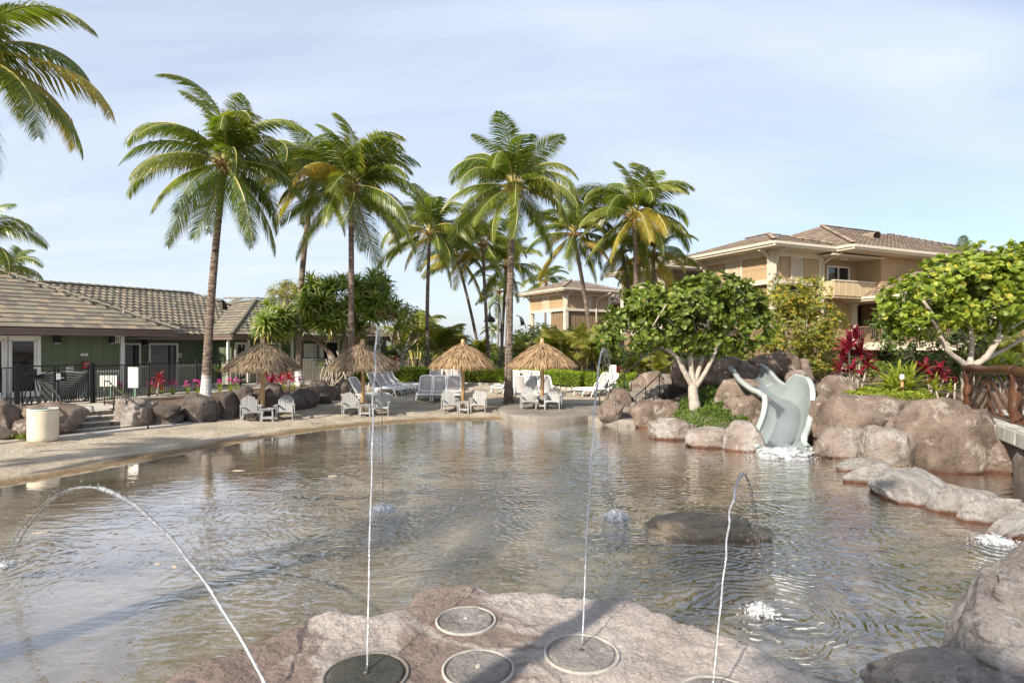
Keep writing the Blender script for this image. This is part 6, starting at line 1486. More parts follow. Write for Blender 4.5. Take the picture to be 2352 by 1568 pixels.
# ------------------------------------------------------------------ pandanus
def pandanus():
    base = on(-9.3, 31.8); t = empty('pandanus_tree', base, 'wide pandanus tree with long strap leaves and prop roots behind the first two umbrellas', 'tree'); b = np.array(base); YP = 31.5
    heads = []; g = np.random.default_rng(12)
    for (u, v, rx, rz, k, dy) in ((700, 722, 75, 55, 20, 0), (800, 690, 88, 45, 27, .5), (865, 725, 48, 70, 20, .5), (640, 745, 32, 40, 12, -.6), (770, 745, 70, 35, 12, .3), (850, 660, 50, 26, 12, .8), (740, 670, 42, 30, 11, .4)):
        c = P(u, v, YP + dy)
        for _ in range(k):
            d = g.normal(0, 1, 3); d /= np.linalg.norm(d); heads.append((np.array(c) + d * np.array([rx * YP / F, 1.6, rz * YP / F]) * g.uniform(.55, 1), d))
    Ms = []; Ts = []; st1 = strap(1, .046, 2.1, 6, .35, .5)
    for h, d in heads:
        up = nrm(d * np.array([.8, .8, .4]) + np.array([0, -.1, .8])); k = 44
        for i in range(k):
            a = i * 2.4; f = i / k; x = np.cross(up, [0.1, .2, .97]); x /= np.linalg.norm(x); y = np.cross(up, x); sd_ = x * math.cos(a) + y * math.sin(a)
            D = nrm(sd_ * (.25 + 1.0 * f) + up * (1.0 - 1.35 * f)); Z = nrm(up - (up @ D) * D + g.normal(0, .1, 3)); Z = nrm(Z - (Z @ D) * D); s = g.uniform(.75, 1.1) * (1.0 if f > .2 else .8)
            Ms.append(np.stack([D, np.cross(Z, D), Z], 1) * s); Ts.append(h - b + D * .03)
    parts_and_stuff(t, 'leaf', 'foliage', st1, np.array(Ms), np.array(Ts), M['strapleaf'], 300)
    Ms = []; Ts = []
    for h, d in heads[::2]:
        for i in range(9):
            a = g.uniform(0, 6.28); D = nrm(np.array([math.cos(a) * .3, math.sin(a) * .3, -1])); Z = nrm(np.cross(D, g.normal(0, 1, 3))); Ms.append(np.stack([D, np.cross(Z, D), Z], 1) * g.uniform(.6, 1.0)); Ts.append(h - b + g.normal(0, .08, 3) - np.array([0, 0, .1]))
    scatter('dead_leaves', strap(1, .035, .4, 3, .3, 0), np.array(Ms), np.array(Ts), M['dryleaf'], t)
    root = P(768, 872, YP)
    for a, r in (([(770, 880), (772, 850), (765, 820), (742, 795), (715, 775), (680, 765)], (.17, .07)), ([(768, 850), (790, 800), (790, 760), (775, 720), (760, 690)], (.15, .06)), ([(775, 830), (805, 790), (830, 760), (850, 720)], (.12, .05)), ([(742, 795), (735, 760), (720, 730)], (.07, .04)), ([(790, 790), (820, 770), (860, 765)], (.07, .04)), ([(715, 775), (690, 745), (660, 735)], (.06, .03))):
        limb(t, [P(u, v, YP + R.uniform(-.2, .2)) for u, v in a], r, 'bark2')
    for k in range(16):
        u0 = 760 + R.uniform(-20, 45); v0 = R.uniform(805, 845); limb(t, [P(u0, v0, YP), P(u0 + R.uniform(-18, 22), 860, YP - .4 + R.uniform(-.5, .5)), P(u0 + R.uniform(-40, 46), 893, YP - .6 + R.uniform(-.6, .6))], (.035, .028), 'bark', 'prop_root')
pandanus()

# ------------------------------------------------------------------ hedge, shrubs
hp = [G(700, 897).xy, G(770, 886).xy, Vector((-7.6, 33.2)), Vector((-4.5, 33.6)), Vector((-1.0, 33.2)), Vector((2.2, 31.8)), Vector((4.4, 30.4)), Vector((6.2, 29.8))]
hp[0] = Vector((-10.3, 33.4)); hp[1] = Vector((-9.0, 33.3))
base = on(-2, 33.5); t = empty('hedge', base, 'long clipped bright green hedge behind the beach loungers', 'hedge'); b = np.array(base)
N_ = 21000; g = np.random.default_rng(8); seg = g.integers(0, len(hp) - 1, N_); ls = np.array([(hp[i + 1] - hp[i]).length for i in range(len(hp) - 1)]); seg = g.choice(len(ls), N_, p=ls / ls.sum())
A = np.array([tuple(hp[i]) for i in seg]); B = np.array([tuple(hp[i + 1]) for i in seg]); s = g.random((N_, 1)); Q = A + (B - A) * s; nn = nrm(np.stack([(B - A)[:, 1], -(B - A)[:, 0]], 1))
side = g.choice([0, 1], N_, p=[.55, .45]); hgt = np.where(side, .84 + g.normal(0, .035, N_), g.uniform(.1, .85, N_) ** .8); off = np.where(side, g.uniform(0, 1.1, N_), g.normal(0, .05, N_)); bumpn = .05 * np.sin(Q[:, 0] * 3.1) + .04 * np.sin(Q[:, 0] * 7.7 + hgt * 5)
X = Q[:, 0] - nn[:, 0] * off + nn[:, 0] * bumpn; Y = Q[:, 1] - nn[:, 1] * off + nn[:, 1] * bumpn; Zb = gz(Q[:, 0], Q[:, 1]); Ts = np.stack([X, Y, Zb + hgt + bumpn * .6], 1) - b
D = nrm(np.stack([nn[:, 0] * .8, nn[:, 1] * .8, np.where(side, .8, .35)], 1) + g.normal(0, .55, (N_, 3))); Ms = orient(D, (0, -.3, .8), .5, g.uniform(.075, .13, N_)); scatter('foliage', LEAF_OVAL, Ms, Ts, M['hedge'], t)
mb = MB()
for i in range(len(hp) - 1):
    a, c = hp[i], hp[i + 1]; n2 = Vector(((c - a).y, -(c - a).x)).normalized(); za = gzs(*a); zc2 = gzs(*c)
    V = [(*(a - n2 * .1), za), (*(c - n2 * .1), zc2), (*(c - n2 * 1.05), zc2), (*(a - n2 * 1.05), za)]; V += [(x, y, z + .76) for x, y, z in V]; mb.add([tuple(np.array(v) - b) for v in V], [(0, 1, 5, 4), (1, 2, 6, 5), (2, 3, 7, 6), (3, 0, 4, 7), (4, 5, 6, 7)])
mb.obj('shade_core', mat('hedge_core', [(.02, .018, .01), (.06, .045, .025)], 12, .95, .8, 20, .05), t)  # solid dark block in place of the hedge's shaded inside
mb = MB()
for i in range(260):
    k = g.integers(0, N_); p = Vector(Ts[k]); mb.tube([p + Vector((g.normal(0, .1), .06, -.12)), p + Vector((g.normal(0, .06), -.01, .05))], .005, 3, cap=False)
o = mb.obj('twigs', M['twig'], t); o['kind'] = 'stuff'
# block kerb under the hedge
t = empty('garden_kerb', on(-4, 33), 'low kerb of pale blocks along the foot of the hedge', 'kerb'); bb = Vector(t.location); qb = MB(); qb.box((0, 0, 0), (.27, .16, .15)); qme = qb.mesh('block'); qme.materials.append(M['curb'])
for i in range(1, len(hp) - 2):
    a, c = hp[i], hp[i + 1]; d = c - a; n2 = Vector((d.y, -d.x)).normalized(); k = int(d.length / .29)
    for j in range(k):
        p = a + d * (j + .5) / k + n2 * .28; o = bpy.data.objects.new('block', qme); COL.objects.link(o); o.parent = t; o.location = Vector((p.x, p.y, gzs(p.x, p.y) + .06 + R.uniform(-.01, .01))) - bb; o.rotation_euler = (0, 0, math.atan2(d.y, d.x) + R.uniform(-.04, .04))
def shrub(u, v, ru, rv, Y, dy, n, k, size, m, label, cat='shrub', group=None, tm=LEAF_OVAL, seed=0, hollow=.4, name='shrub', cut=-.15, more=(), twigs=True, base=None, droop=.3, nsc=1.3):
    lob = pxlobes([(u, v, ru, rv)] + list(more), Y, dy); x = P(u, v, Y).x; return tree(name, (x, Y, gzs(x, Y)), lob, n, k, size, tm, m, label, cat, group, 0, hollow, cut, seed, twigs=twigs, droop=droop, nsc=nsc)
BGG = 'background shrubs behind the hedge and fences'
shrub(2105, 790, 95, 62, 21.5, 1.0, 800, 6, .15, 'dkleaf', 'dark leafy shrub under the lime-green tree, in front of the tan balcony', more=((2050, 740, 45, 35), (2150, 840, 60, 35), (2220, 800, 50, 60)), seed=31)
shrub(1240, 770, 60, 28, 52, 3, 900, 4, .3, 'bush', 'bushy green crown behind the fourth umbrella, left of the farthest tan building', group=BGG, more=((1205, 800, 50, 25), (1290, 800, 45, 20)), seed=32)
shrub(935, 735, 34, 40, 37, 1.3, 420, 5, .2, 'bush', 'thin pale tree with a white forked trunk right of the pandanus', 'tree', group=BGG, more=((915, 775, 28, 32), (960, 780, 24, 30)), seed=33, hollow=.2, cut=.02, name='small_tree')
tt_ = [o for o in bpy.data.objects if o.name.startswith('small_tree')][0]
for a in ([(922, 850), (924, 810), (915, 770), (910, 735)], [(923, 825), (935, 790), (948, 750)], [(922, 815), (905, 790), (895, 765)], [(925, 810), (950, 790), (965, 765)]): limb(tt_, [P(u, v, 37) for u, v in a], (.11, .03), 'bark')
shrub(655, 675, 44, 32, 44, 1.4, 1500, 3, .22, 'feather', 'wispy feathery tree top behind the green roof, left of the pandanus', 'tree', group=BGG, more=((635, 690, 16, 10), (690, 665, 22, 20), (660, 655, 14, 14), (625, 668, 10, 6)), tm=LEAF_LONG, seed=34, hollow=.1, cut=.08, name='feathery_tree', nsc=2.6)
bgl = [(1010, 805, 130, 45, 50, 'dkleaf', 'dark green thicket far behind the second and third umbrellas'), (1110, 822, 70, 30, 56, 'bush', 'pale green thicket low between the third umbrella and centre palm'), (1200, 820, 90, 30, 48, 'dkleaf', 'dark thicket behind the centre palm and fourth umbrella'), (860, 815, 80, 40, 44, 'dkleaf', 'dark thicket under the pandanus behind the second umbrella'), (1400, 830, 110, 40, 40, 'dkleaf', 'dark green thicket behind the round-leaved tree, left side'), (1520, 835, 100, 40, 34, 'dkleaf', 'deep green thicket under the round-leaved tree crown'), (1760, 850, 130, 36, 31, 'dkleaf', 'deep green thicket behind the slide top'), (1960, 850, 110, 30, 28, 'bush', 'low green thicket behind the red ti plants'), (2290, 800, 90, 60, 25, 'bush', 'green thicket behind the limbs of the lime-green tree'), (1330, 790, 70, 40, 55, 'bush', 'loose green crown in front of the farthest tan building'), (2260, 850, 120, 30, 22, 'bush', 'low leafy shrub behind the log bridge'), (720, 850, 60, 22, 36, 'cover2', 'bright shrub seen through the fence right of the leaning palm'), (1660, 815, 60, 40, 30, 'dkleaf', 'dark crown filling the gap behind the slide ridge')]
for i, (u, v, ru, rv, Y, m, l) in enumerate(bgl): shrub(u, v, ru, rv, Y, ru * Y / F * .4, int(500 + ru * 4), 4, .0042 * Y + .03, m, l, group=BGG, seed=40 + i, name='thicket', twigs=False, cut=-.3, hollow=.25)
for i, (x0, x1, Y, h, l) in enumerate(((-75, -12, 110, 7, 'far tree belt on the skyline, left part'), (-14, 60, 120, 6, 'far tree belt on the skyline behind the tan buildings'), (20, 120, 75, 4, 'far tree belt at the right behind the garden'))):
    g = np.random.default_rng(60 + i); n = 5200; X = g.uniform(x0, x1, n); hh = h * (.55 + .3 * np.sin(X * .21) * np.cos(X * .083) + .15 * np.sin(X * .9)); Ts = np.stack([X, Y + g.normal(0, 2, n), g.random(n) ** .7 * hh], 1)
    o = scatter('tree_belt', LEAF_OVAL, orient(g.normal(0, 1, (n, 3)), (0, -.5, .6), .6, g.uniform(.9, 1.9, n)), Ts, M['bush'], None); tag(o, l, 'trees', None, 'stuff')
# areca clumps
ARG = 'areca palm clumps in the background'
def areca(u, vb, Y, hpx, label, seed, n=22, z=None):
    x = P(u, vb, Y).x; base = Vector((x, Y, gzs(x, Y))); t = empty('areca_palm', base, label, 'palm', ARG); rg = random.Random(seed); Hh = ZC - (hpx - HZ) * Y / F - base.z
    stems = []
    for k in range(6):
        a = rg.uniform(0, 6.28); r = rg.uniform(.1, .45); p0 = Vector((math.cos(a) * r * .5, math.sin(a) * r * .5, 0)); p1 = Vector((math.cos(a) * r * 1.8, math.sin(a) * r * 1.2, Hh * rg.uniform(.35, .62))); stems.append(p1)
        mb = MB(); mb.tube([p0, (p0 + p1) / 2 + Vector((0, 0, .1)), p1], [.05, .045, .035], 7); mb.obj('stem', M['rachis'], t, True)
    for k in range(n):
        p = stems[k % 6]; az = rg.uniform(0, 6.28); i = rg.choice((0, 0, 1, 1, 2, 3)); o = bpy.data.objects.new('frond', FR['a', i]); COL.objects.link(o); o.parent = t; s = Hh * rg.uniform(.42, .6)
        o.matrix_local = Matrix.Translation(p + Vector((0, 0, -.1))) @ Matrix.Rotation(az, 4, 'Z') @ Matrix.Rotation(rad(rg.uniform(-12, 8)), 4, 'Y') @ Matrix.Diagonal((s, s, s, 1))
for i, (u, Y, h, l) in enumerate(((1000, 40, 715, 'tall areca clump left of the third umbrella top, nearest the white-trunked tree'), (1040, 42, 735, 'areca clump directly above the third umbrella'), (960, 41, 700, 'areca clump right behind the white-trunked small tree'), (1090, 44, 765, 'low areca clump right of the third umbrella'), (1215, 38, 765, 'areca clump just right of the centre palm trunk'), (1290, 38, 735, 'tall dark areca clump behind the fourth umbrella, under the leaning palm'), (1340, 37, 742, 'areca clump right of the fourth umbrella top'), (1385, 36, 770, 'areca clump left of the round-leaved tree crown'), (1455, 33, 800, 'yellow areca clump seen between the two pale trunks'), (1530, 31, 800, 'areca clump under the round-leaved tree near the hill ridge'), (1700, 27, 795, 'areca clump behind the slide entry rock'), (1880, 26, 805, 'areca clump between the yellowing tree and the red ti plants'), (1960, 27, 815, 'low areca clump behind the strap-leaved lilies'), (2300, 24, 750, 'areca clump at the right edge behind the log bridge'), (2352, 22, 800, 'yellow-green areca clump cut by the right edge'), (2270, 26, 770, 'areca clump between the limbs of the lime-green tree'))): areca(u, 850, Y, h, l, 200 + i)

# ------------------------------------------------------------------ rosette plants
LEAFME = {}
def leafmesh(key, tm, m):
    if key not in LEAFME: mb = MB(); mb.add(*tm); me = mb.mesh('leaf', True); me.materials.append(M[m]); LEAFME[key] = me
    return LEAFME[key]
def head(t, p, n, L, e0, e1, key, tm, m, rg):
    me = leafmesh(key, tm, m)
    for k in range(n):
        f = k / max(1, n - 1); az = k * 2.4 + rg.uniform(-.3, .3); e = rad(e0 + (e1 - e0) * f + rg.uniform(-7, 7)); s = L * rg.uniform(.8, 1.1)
        o = bpy.data.objects.new('leaf', me); COL.objects.link(o); o.parent = t; o.matrix_local = Matrix.Translation(Vector(p)) @ Matrix.Rotation(az, 4, 'Z') @ Matrix.Rotation(-e, 4, 'Y') @ Matrix.Rotation(rg.uniform(-.4, .4), 4, 'X') @ Matrix.Diagonal((s, s, s, 1))
TI = strap(1, .13, .75, 5, .3, .1); TI[0][:3] = [(0, -.03, 0), (0, 0, 0), (0, .03, 0)]
LILY = strap(1, .05, 1.1, 6, .4, .15)
def plant(name, u, v, Y, label, heads, key, tm, m, cat='plant', group=None, seed=0, stemm='bark'):
    """heads: (px, py, leaf length m, n, e0, e1)"""
    b = P(u, v, Y); b.z = gzs(b.x, b.y); t = empty(name, b, label, cat, group); rg = random.Random(seed)
    for (hu, hv, L, n, e0, e1) in heads:
        p = P(hu, hv, Y + rg.uniform(-.2, .2)) - b
        if p.z > .25: mb = MB(); mb.tube([Vector((p.x * .3, 0, -.05)), Vector((p.x * .8, p.y * .5, p.z * .6)), p], [.035, .025, .02], 7); mb.obj('stem', M[stemm], t, True)
        head(t, p, n, L, e0, e1, key, tm, m, rg)
    return t
TG = 'red ti plants'
plant('ti_plant', 1965, 880, 17.6, 'tall burgundy ti plant on bare stems, left of the strap-leaved lilies', [(1950, 800, .62, 22, 88, -25), (1975, 815, .58, 20, 85, -30), (1938, 830, .5, 16, 80, -30), (1990, 840, .45, 14, 80, -30), (1958, 850, .45, 12, 70, -30), (1930, 850, .42, 10, 75, -20), (1965, 780, .5, 12, 88, 20)], 'ti', TI, 'ti', group=TG, seed=1)
plant('ti_plant', 2140, 900, 17.2, 'lower burgundy ti plant left of the log bridge post', [(2125, 848, .45, 18, 80, -25), (2158, 858, .45, 18, 80, -30), (2138, 866, .4, 12, 60, -30), (2170, 868, .35, 10, 60, -30)], 'ti', TI, 'ti', group=TG, seed=2)
plant('ti_plant', 2195, 905, 17.0, 'tiny thin red ti seedling beside the bridge post', [(2194, 880, .2, 7, 80, 10)], 'ti', TI, 'ti', group=TG, seed=3)
plant('strap_lily', 2075, 900, 17.3, 'big lime-green strap-leaved lily between the two red ti plants', [(2060, 893, .95, 26, 88, 10), (2090, 893, .95, 26, 88, 10), (2040, 895, .75, 14, 80, 10)], 'lily', LILY, 'lily', seed=4)
plant('strap_lily', 2160, 905, 17.0, 'smaller strap-leaved lily at the foot of the lower ti plant', [(2150, 898, .6, 16, 85, 15), (2180, 900, .5, 12, 80, 15)], 'lily', LILY, 'lily', seed=5)
plant('strap_lily', 2300, 860, 19, 'lime-green broad-leaved plant behind the log rail', [(2290, 845, .6, 14, 85, 15), (2320, 842, .6, 12, 85, 15)], 'ti2', TI, 'lily', seed=6)
plant('strap_lily', 290, 905, 23, 'dark spiky plant in the shade behind the whitewashed palm', [(455, 860, .7, 18, 85, 5)], 'lilyd', LILY, 'strapleaf', seed=7) if False else None
plant('spiky_plant', 502, 895, 30.4, 'dark spiky plant behind the fence by the porch posts', [(502, 868, .95, 26, 88, 5)], 'lilyd', LILY, 'strapleaf', seed=7)
TG2 = 'red ti plants among the lava boulders'
for i, (u, v, l) in enumerate(((606, 868, 'pinkish ti plant just left of the first umbrella pole'), (663, 862, 'bright red ti plant between the umbrella and the leaning palm, the bigger one'), (646, 868, 'small red ti plant left of the bright red one'), (362, 878, 'red ti plant by the fence right of the cream notice board'), (560 + 65, 880, 'low red ti tuft behind the umbrella pole'), (905, 835, 'red plant behind the fence left of the third umbrella'), (1418, 862, 'red plant behind the cream notice board near the slide'))):
    Y = (26.5, 27.5, 28, 24.6, 26, 36, 33)[i]; plant('ti_plant', u, v + 22, Y, l, [(u, v + 8, .5, 14, 80, -25), (u + 3, v - 8, .42, 12, 85, -15)], 'ti3', TI, 'ti', group=TG2, seed=20 + i)
leafmesh('ti3', TI, 'ti').materials[0] = mat_ti = leafmat('ti_leaf_pink', (.25, .02, .04), (.5, .06, .08), trans=.35, rough=.4, var=.3, island=False)
FG = 'magenta orchids along the terrace fence'
M['orchidleaf'] = M['lily']
for i, (u, v, w_) in enumerate(((277, 900, 'left of the cream notice board post'), (345, 902, 'right of the cream notice board'), (370, 900, 'first after the fence post'), (397, 898, 'below the small fence-side ti plant'), (430, 898, 'midway along the fence'), (455, 896, 'just left of the whitewashed palm'), (505, 893, 'just right of the whitewashed palm'), (528, 893, 'above the tall upright boulder'), (545, 890, 'left end of the slatted screen'), (625, 895, 'right of the first umbrella pole'), (652, 890, 'between two knobbly boulders'), (675, 886, 'at the foot of the leaning white palm'), (692, 888, 'right of the leaning white foot'), (470, 899, 'directly behind the whitewashed foot'))):
    g0_ = P(u, v + 16, 24.6 + (u > 340) * .6 + (u > 480) * 1.6 + (u > 600) * 1.2); b_ = Vector((g0_.x, g0_.y, gzs(g0_.x, g0_.y))); t = empty('orchid', b_, 'magenta orchid with lime strap leaves, ' + w_, 'flower', FG); rg = random.Random(i)
    head(t, (0, 0, 0), 16, .42, 85, 15, 'orch', LILY, 'lily', rg)
    for k in range(4):
        p = Vector((rg.uniform(-.13, .13), rg.uniform(-.1, .1), rg.uniform(.42, .6))); mb = MB(); mb.tube([(p.x * .2, p.y * .2, 0), p], .007, 5); mb.obj('stem', M['lily'], t)
        Ms = orient(rng.normal(0, 1, (9, 3)), (0, -.5, .5), .5, rng.uniform(.045, .075, 9)); scatter('blossom', LEAF_ROUND, Ms, np.array(p) + rng.normal(0, .025, (9, 3)), M['brom'], t, kind=None)
# ------------------------------------------------------------------ ground cover
def cover(poly, n, m, label, h=.3, size=.075, zf=None, lift=.0, tm=LEAF_OVAL, mounds=.12):
    g = np.random.default_rng(len(poly) * 31 + n); p = np.array([tuple(q) for q in poly]); lo, hi = p.min(0), p.max(0); X = g.uniform(lo[0], hi[0], n * 3); Y = g.uniform(lo[1], hi[1], n * 3); d = -sdist([tuple(q) for q in poly], X, Y) + .15 * wob(X, Y, 1.4); k = d > 0; X, Y, d = X[k][:n], Y[k][:n], d[k][:n]
    zg = gz(X, Y) if zf is None else zf(X, Y); top = h * ss(0, .35, d) + mounds * (wob(X, Y, .9) * .5) * ss(0, .3, d); Z = zg + top * g.uniform(.35, 1.0, len(X)) ** .5 + lift
    D = nrm(np.stack([g.normal(0, 1, len(X)), g.normal(-.3, 1, len(X)), g.uniform(0, 1.3, len(X))], 1)); o = scatter('ground_cover', tm, orient(D, (0, -.2, 1), .4, g.uniform(.6, 1.3, len(X)) * size), np.stack([X, Y, Z], 1), M[m], None)
    return tag(o, label, 'ground cover', None, 'stuff')
def xy(*a): return [tuple(Vector(q).xy) for q in a]
cover([(4.6, 19.2), (5.2, 18.2), (6.0, 17.6), (7.0, 17.6), (7.7, 18.6), (8.0, 20.2), (7.5, 21.5), (6.2, 21.2), (5.1, 20.6)], 14000, 'cover', 'glossy green ground cover round the foot of the round-leaved tree', .32, .085, mounds=.2)
cover([(8.9, 16.6), (9.6, 15.9), (10.6, 15.7), (11.6, 16.2), (12.6, 17.2), (13.2, 18.6), (11.5, 19.3), (9.4, 18.7)], 15000, 'cover2', 'lime-green ground cover spilling over the huge boulders right of the slide', .16, .075, mounds=.1)
cover([(3.6, 25.0), (4.6, 24.2), (5.8, 25.2), (7.2, 27.2), (6.6, 28.4), (5.0, 27.6)], 7000, 'cover', 'green ground cover on the bank left of the slide handrails', .75, .09, mounds=.2)
cover([tuple(G(560, 978).xy), tuple(G(575, 974).xy), tuple(G(578, 982).xy)], 200, 'cover2', 'small weed', .12) if False else None
for (u, v, l) in ((352, 968, 'small green weed at the foot of the low shaded boulder'), (505, 958, 'tiny weed between the upright boulders'), (700, 928, 'creeping weed below the sunlit pale-faced boulder'), (55, 1010, 'dry weed tuft left of the trash can'), (1270, 925, 'x')):
    if l == 'x': continue
    c = G(u, v); t = empty('weed', c, l, 'weed', 'weeds at the boulders'); Ms = orient(nrm(rng.normal(0, 1, (160, 3)) + np.array([0, 0, .6])), (0, 0, 1), .5, rng.uniform(.05, .1, 160)); scatter('foliage', LEAF_OVAL, Ms, rng.normal(0, 1, (160, 3)) * np.array([.13, .08, .03]) + np.array([0, 0, .07]), M['cover2' if '1010' not in l else 'bush'], t)
# ------------------------------------------------------------------ concrete platforms
def platform(poly, z, label, name='platform'):
    # rounded-edge slab
    P2 = [Vector(p) for p in poly]; q = []; n = len(P2)
    for i in range(n):
        p0, p1, p2, p3 = P2[i - 1], P2[i], P2[(i + 1) % n], P2[(i + 2) % n]
        for s in range(8):
            u = s / 8; q.append(.5 * ((2 * p1) + (-p0 + p2) * u + (2 * p0 - 5 * p1 + 4 * p2 - p3) * u * u + (-p0 + 3 * p1 - 3 * p2 + p3) * u ** 3))
    c = sum(q, Vector((0, 0))) / len(q); V = []; Fs = []; m = len(q)
    for k, (ins, zz) in enumerate(((.05, -.35), (.02, -.02), (.0, z - .09), (.02, z - .03), (.07, z), (.5, z), (.9, z))):
        for i, p in enumerate(q):
            d = (c - p).normalized(); w_ = .02 * noise.noise(Vector((p.x * 1.5, p.y * 1.5, zz * 5))) + .01 * noise.noise(Vector((p.x * 6, p.y * 6, zz * 9))); pp = p + d * (ins + w_) if ins < .6 else p.lerp(c, .55); V.append((pp.x, pp.y, zz + (.006 * noise.noise(Vector((pp.x * 2, pp.y * 2, 1))) if ins >= .07 else 0)))
    for k in range(6):
        for i in range(m): Fs.append((k * m + i, k * m + (i + 1) % m, (k + 1) * m + (i + 1) % m, (k + 1) * m + i))
    V.append((c.x, c.y, z)); 
    for i in range(m): Fs.append((6 * m + i, 6 * m + (i + 1) % m, len(V) - 1))
    me = bpy.data.meshes.new(name); me.from_pydata(V, [], Fs); smooth(me); o = link(name, me, None, M['concrete']); return tag(o, label, 'platform', None)
platform([(-.55, 23.9), (-.45, 22.6), (.1, 21.5), (1.1, 21.0), (2.1, 21.2), (3.0, 21.9), (4.6, 23.4), (4.2, 25.6), (1.6, 26.0), (-.1, 25.2)], .28, 'low curved grey concrete platform at the water under the fourth umbrella')
platform([(2.75, 21.9), (3.2, 21.0), (4.0, 20.5), (4.9, 20.2), (5.6, 20.6), (5.6, 22), (4.6, 23.2), (3.2, 23.0)], .22, 'small lower concrete landing at the foot of the slide handrails')
# slide steps
B0 = Vector((3.95, 21.6, .2)); dS = Vector((2.3, 2.6, 0)); dSn = dS.normalized(); sS = Vector((dSn.y, -dSn.x, 0)); t = empty('slide_steps', B0, 'concrete steps climbing between rocks and two handrails to the top of the slide', 'steps')
for k in range(9):
    mb = MB(); z1 = (k + 1) * .155; a = dSn * (k * .40); p = a + sS * 0; rot = Matrix((dSn, Vector((-dSn.y, dSn.x, 0)), Vector((0, 0, 1)))).transposed(); mb.box(p + dSn * .6 + Vector((0, 0, z1 / 2 - .15)), (1.2, 1.35, z1 + .3), rot); me = mb.mesh('step')
    bm = bmesh.new(); bm.from_mesh(me); bmesh.ops.bevel(bm, geom=bm.edges[:], offset=.02, segments=2, affect='EDGES'); bm.to_mesh(me); bm.free(); link('step', me, t, M['concrete'])
def rail_along(o, label, h=.92):
    p = [B0 + sS * o - dSn * .25 + Vector((0, 0, h - .1)), B0 + sS * o + dSn * .05 + Vector((0, 0, h))]; top = B0 + sS * o + dSn * 3.7 + Vector((0, 0, h + 1.45)); pts = [B0 + sS * o - dSn * .3 + Vector((0, 0, .05)), p[0], p[1], top, top + dSn * .9 + Vector((0, 0, .05))]
    posts = [(B0 + sS * o + dSn * (.45 + k * 1.05) + Vector((0, 0, .1 + .39 * (.45 + k * 1.05))), h - .08) for k in range(4)]; handrail(pts, posts, label, 'railblack', .02)
rail_along(.78, 'dark metal handrail on the near side of the slide steps'); rail_along(-.72, 'dark metal handrail on the far side of the slide steps, next to the green bank')
t = handrail([P(1902, 872, 20.5), P(1918, 858, 20.5), P(1948, 858, 20.3), P(1950, 880, 20.3)], [(P(1950, 890, 20.3), .4)], 'short curved black handrail behind the rocks right of the slide', 'metal_black', .03)
t = handrail([P(2000, 872, 18.6), P(2030, 855, 18.6), P(2066, 857, 18.4), P(2068, 905, 18.4)], [(P(2068, 908, 18.4), .6)], 'black curved handrail between the ti plants, behind the ground cover', 'metal_black', .026)
p = P(2072, 898, 17.0); p.z = gzs(p.x, p.y); t = empty('path_light', p, 'small copper path light in front of the strap-leaved lily', 'path light'); mb = MB(); mb.tube([(0, 0, 0), (0, 0, .5)], .045, 10); mb.obj('post', mat('copper', [(.3, .16, .08), (.4, .24, .12)], 5, .4, .1), t, True); mb = MB(); mb.lathe([(.06, .5), (.065, .52), (.06, .62), (.04, .65)], 12); mb.obj('cap', M['cream'], t, True)

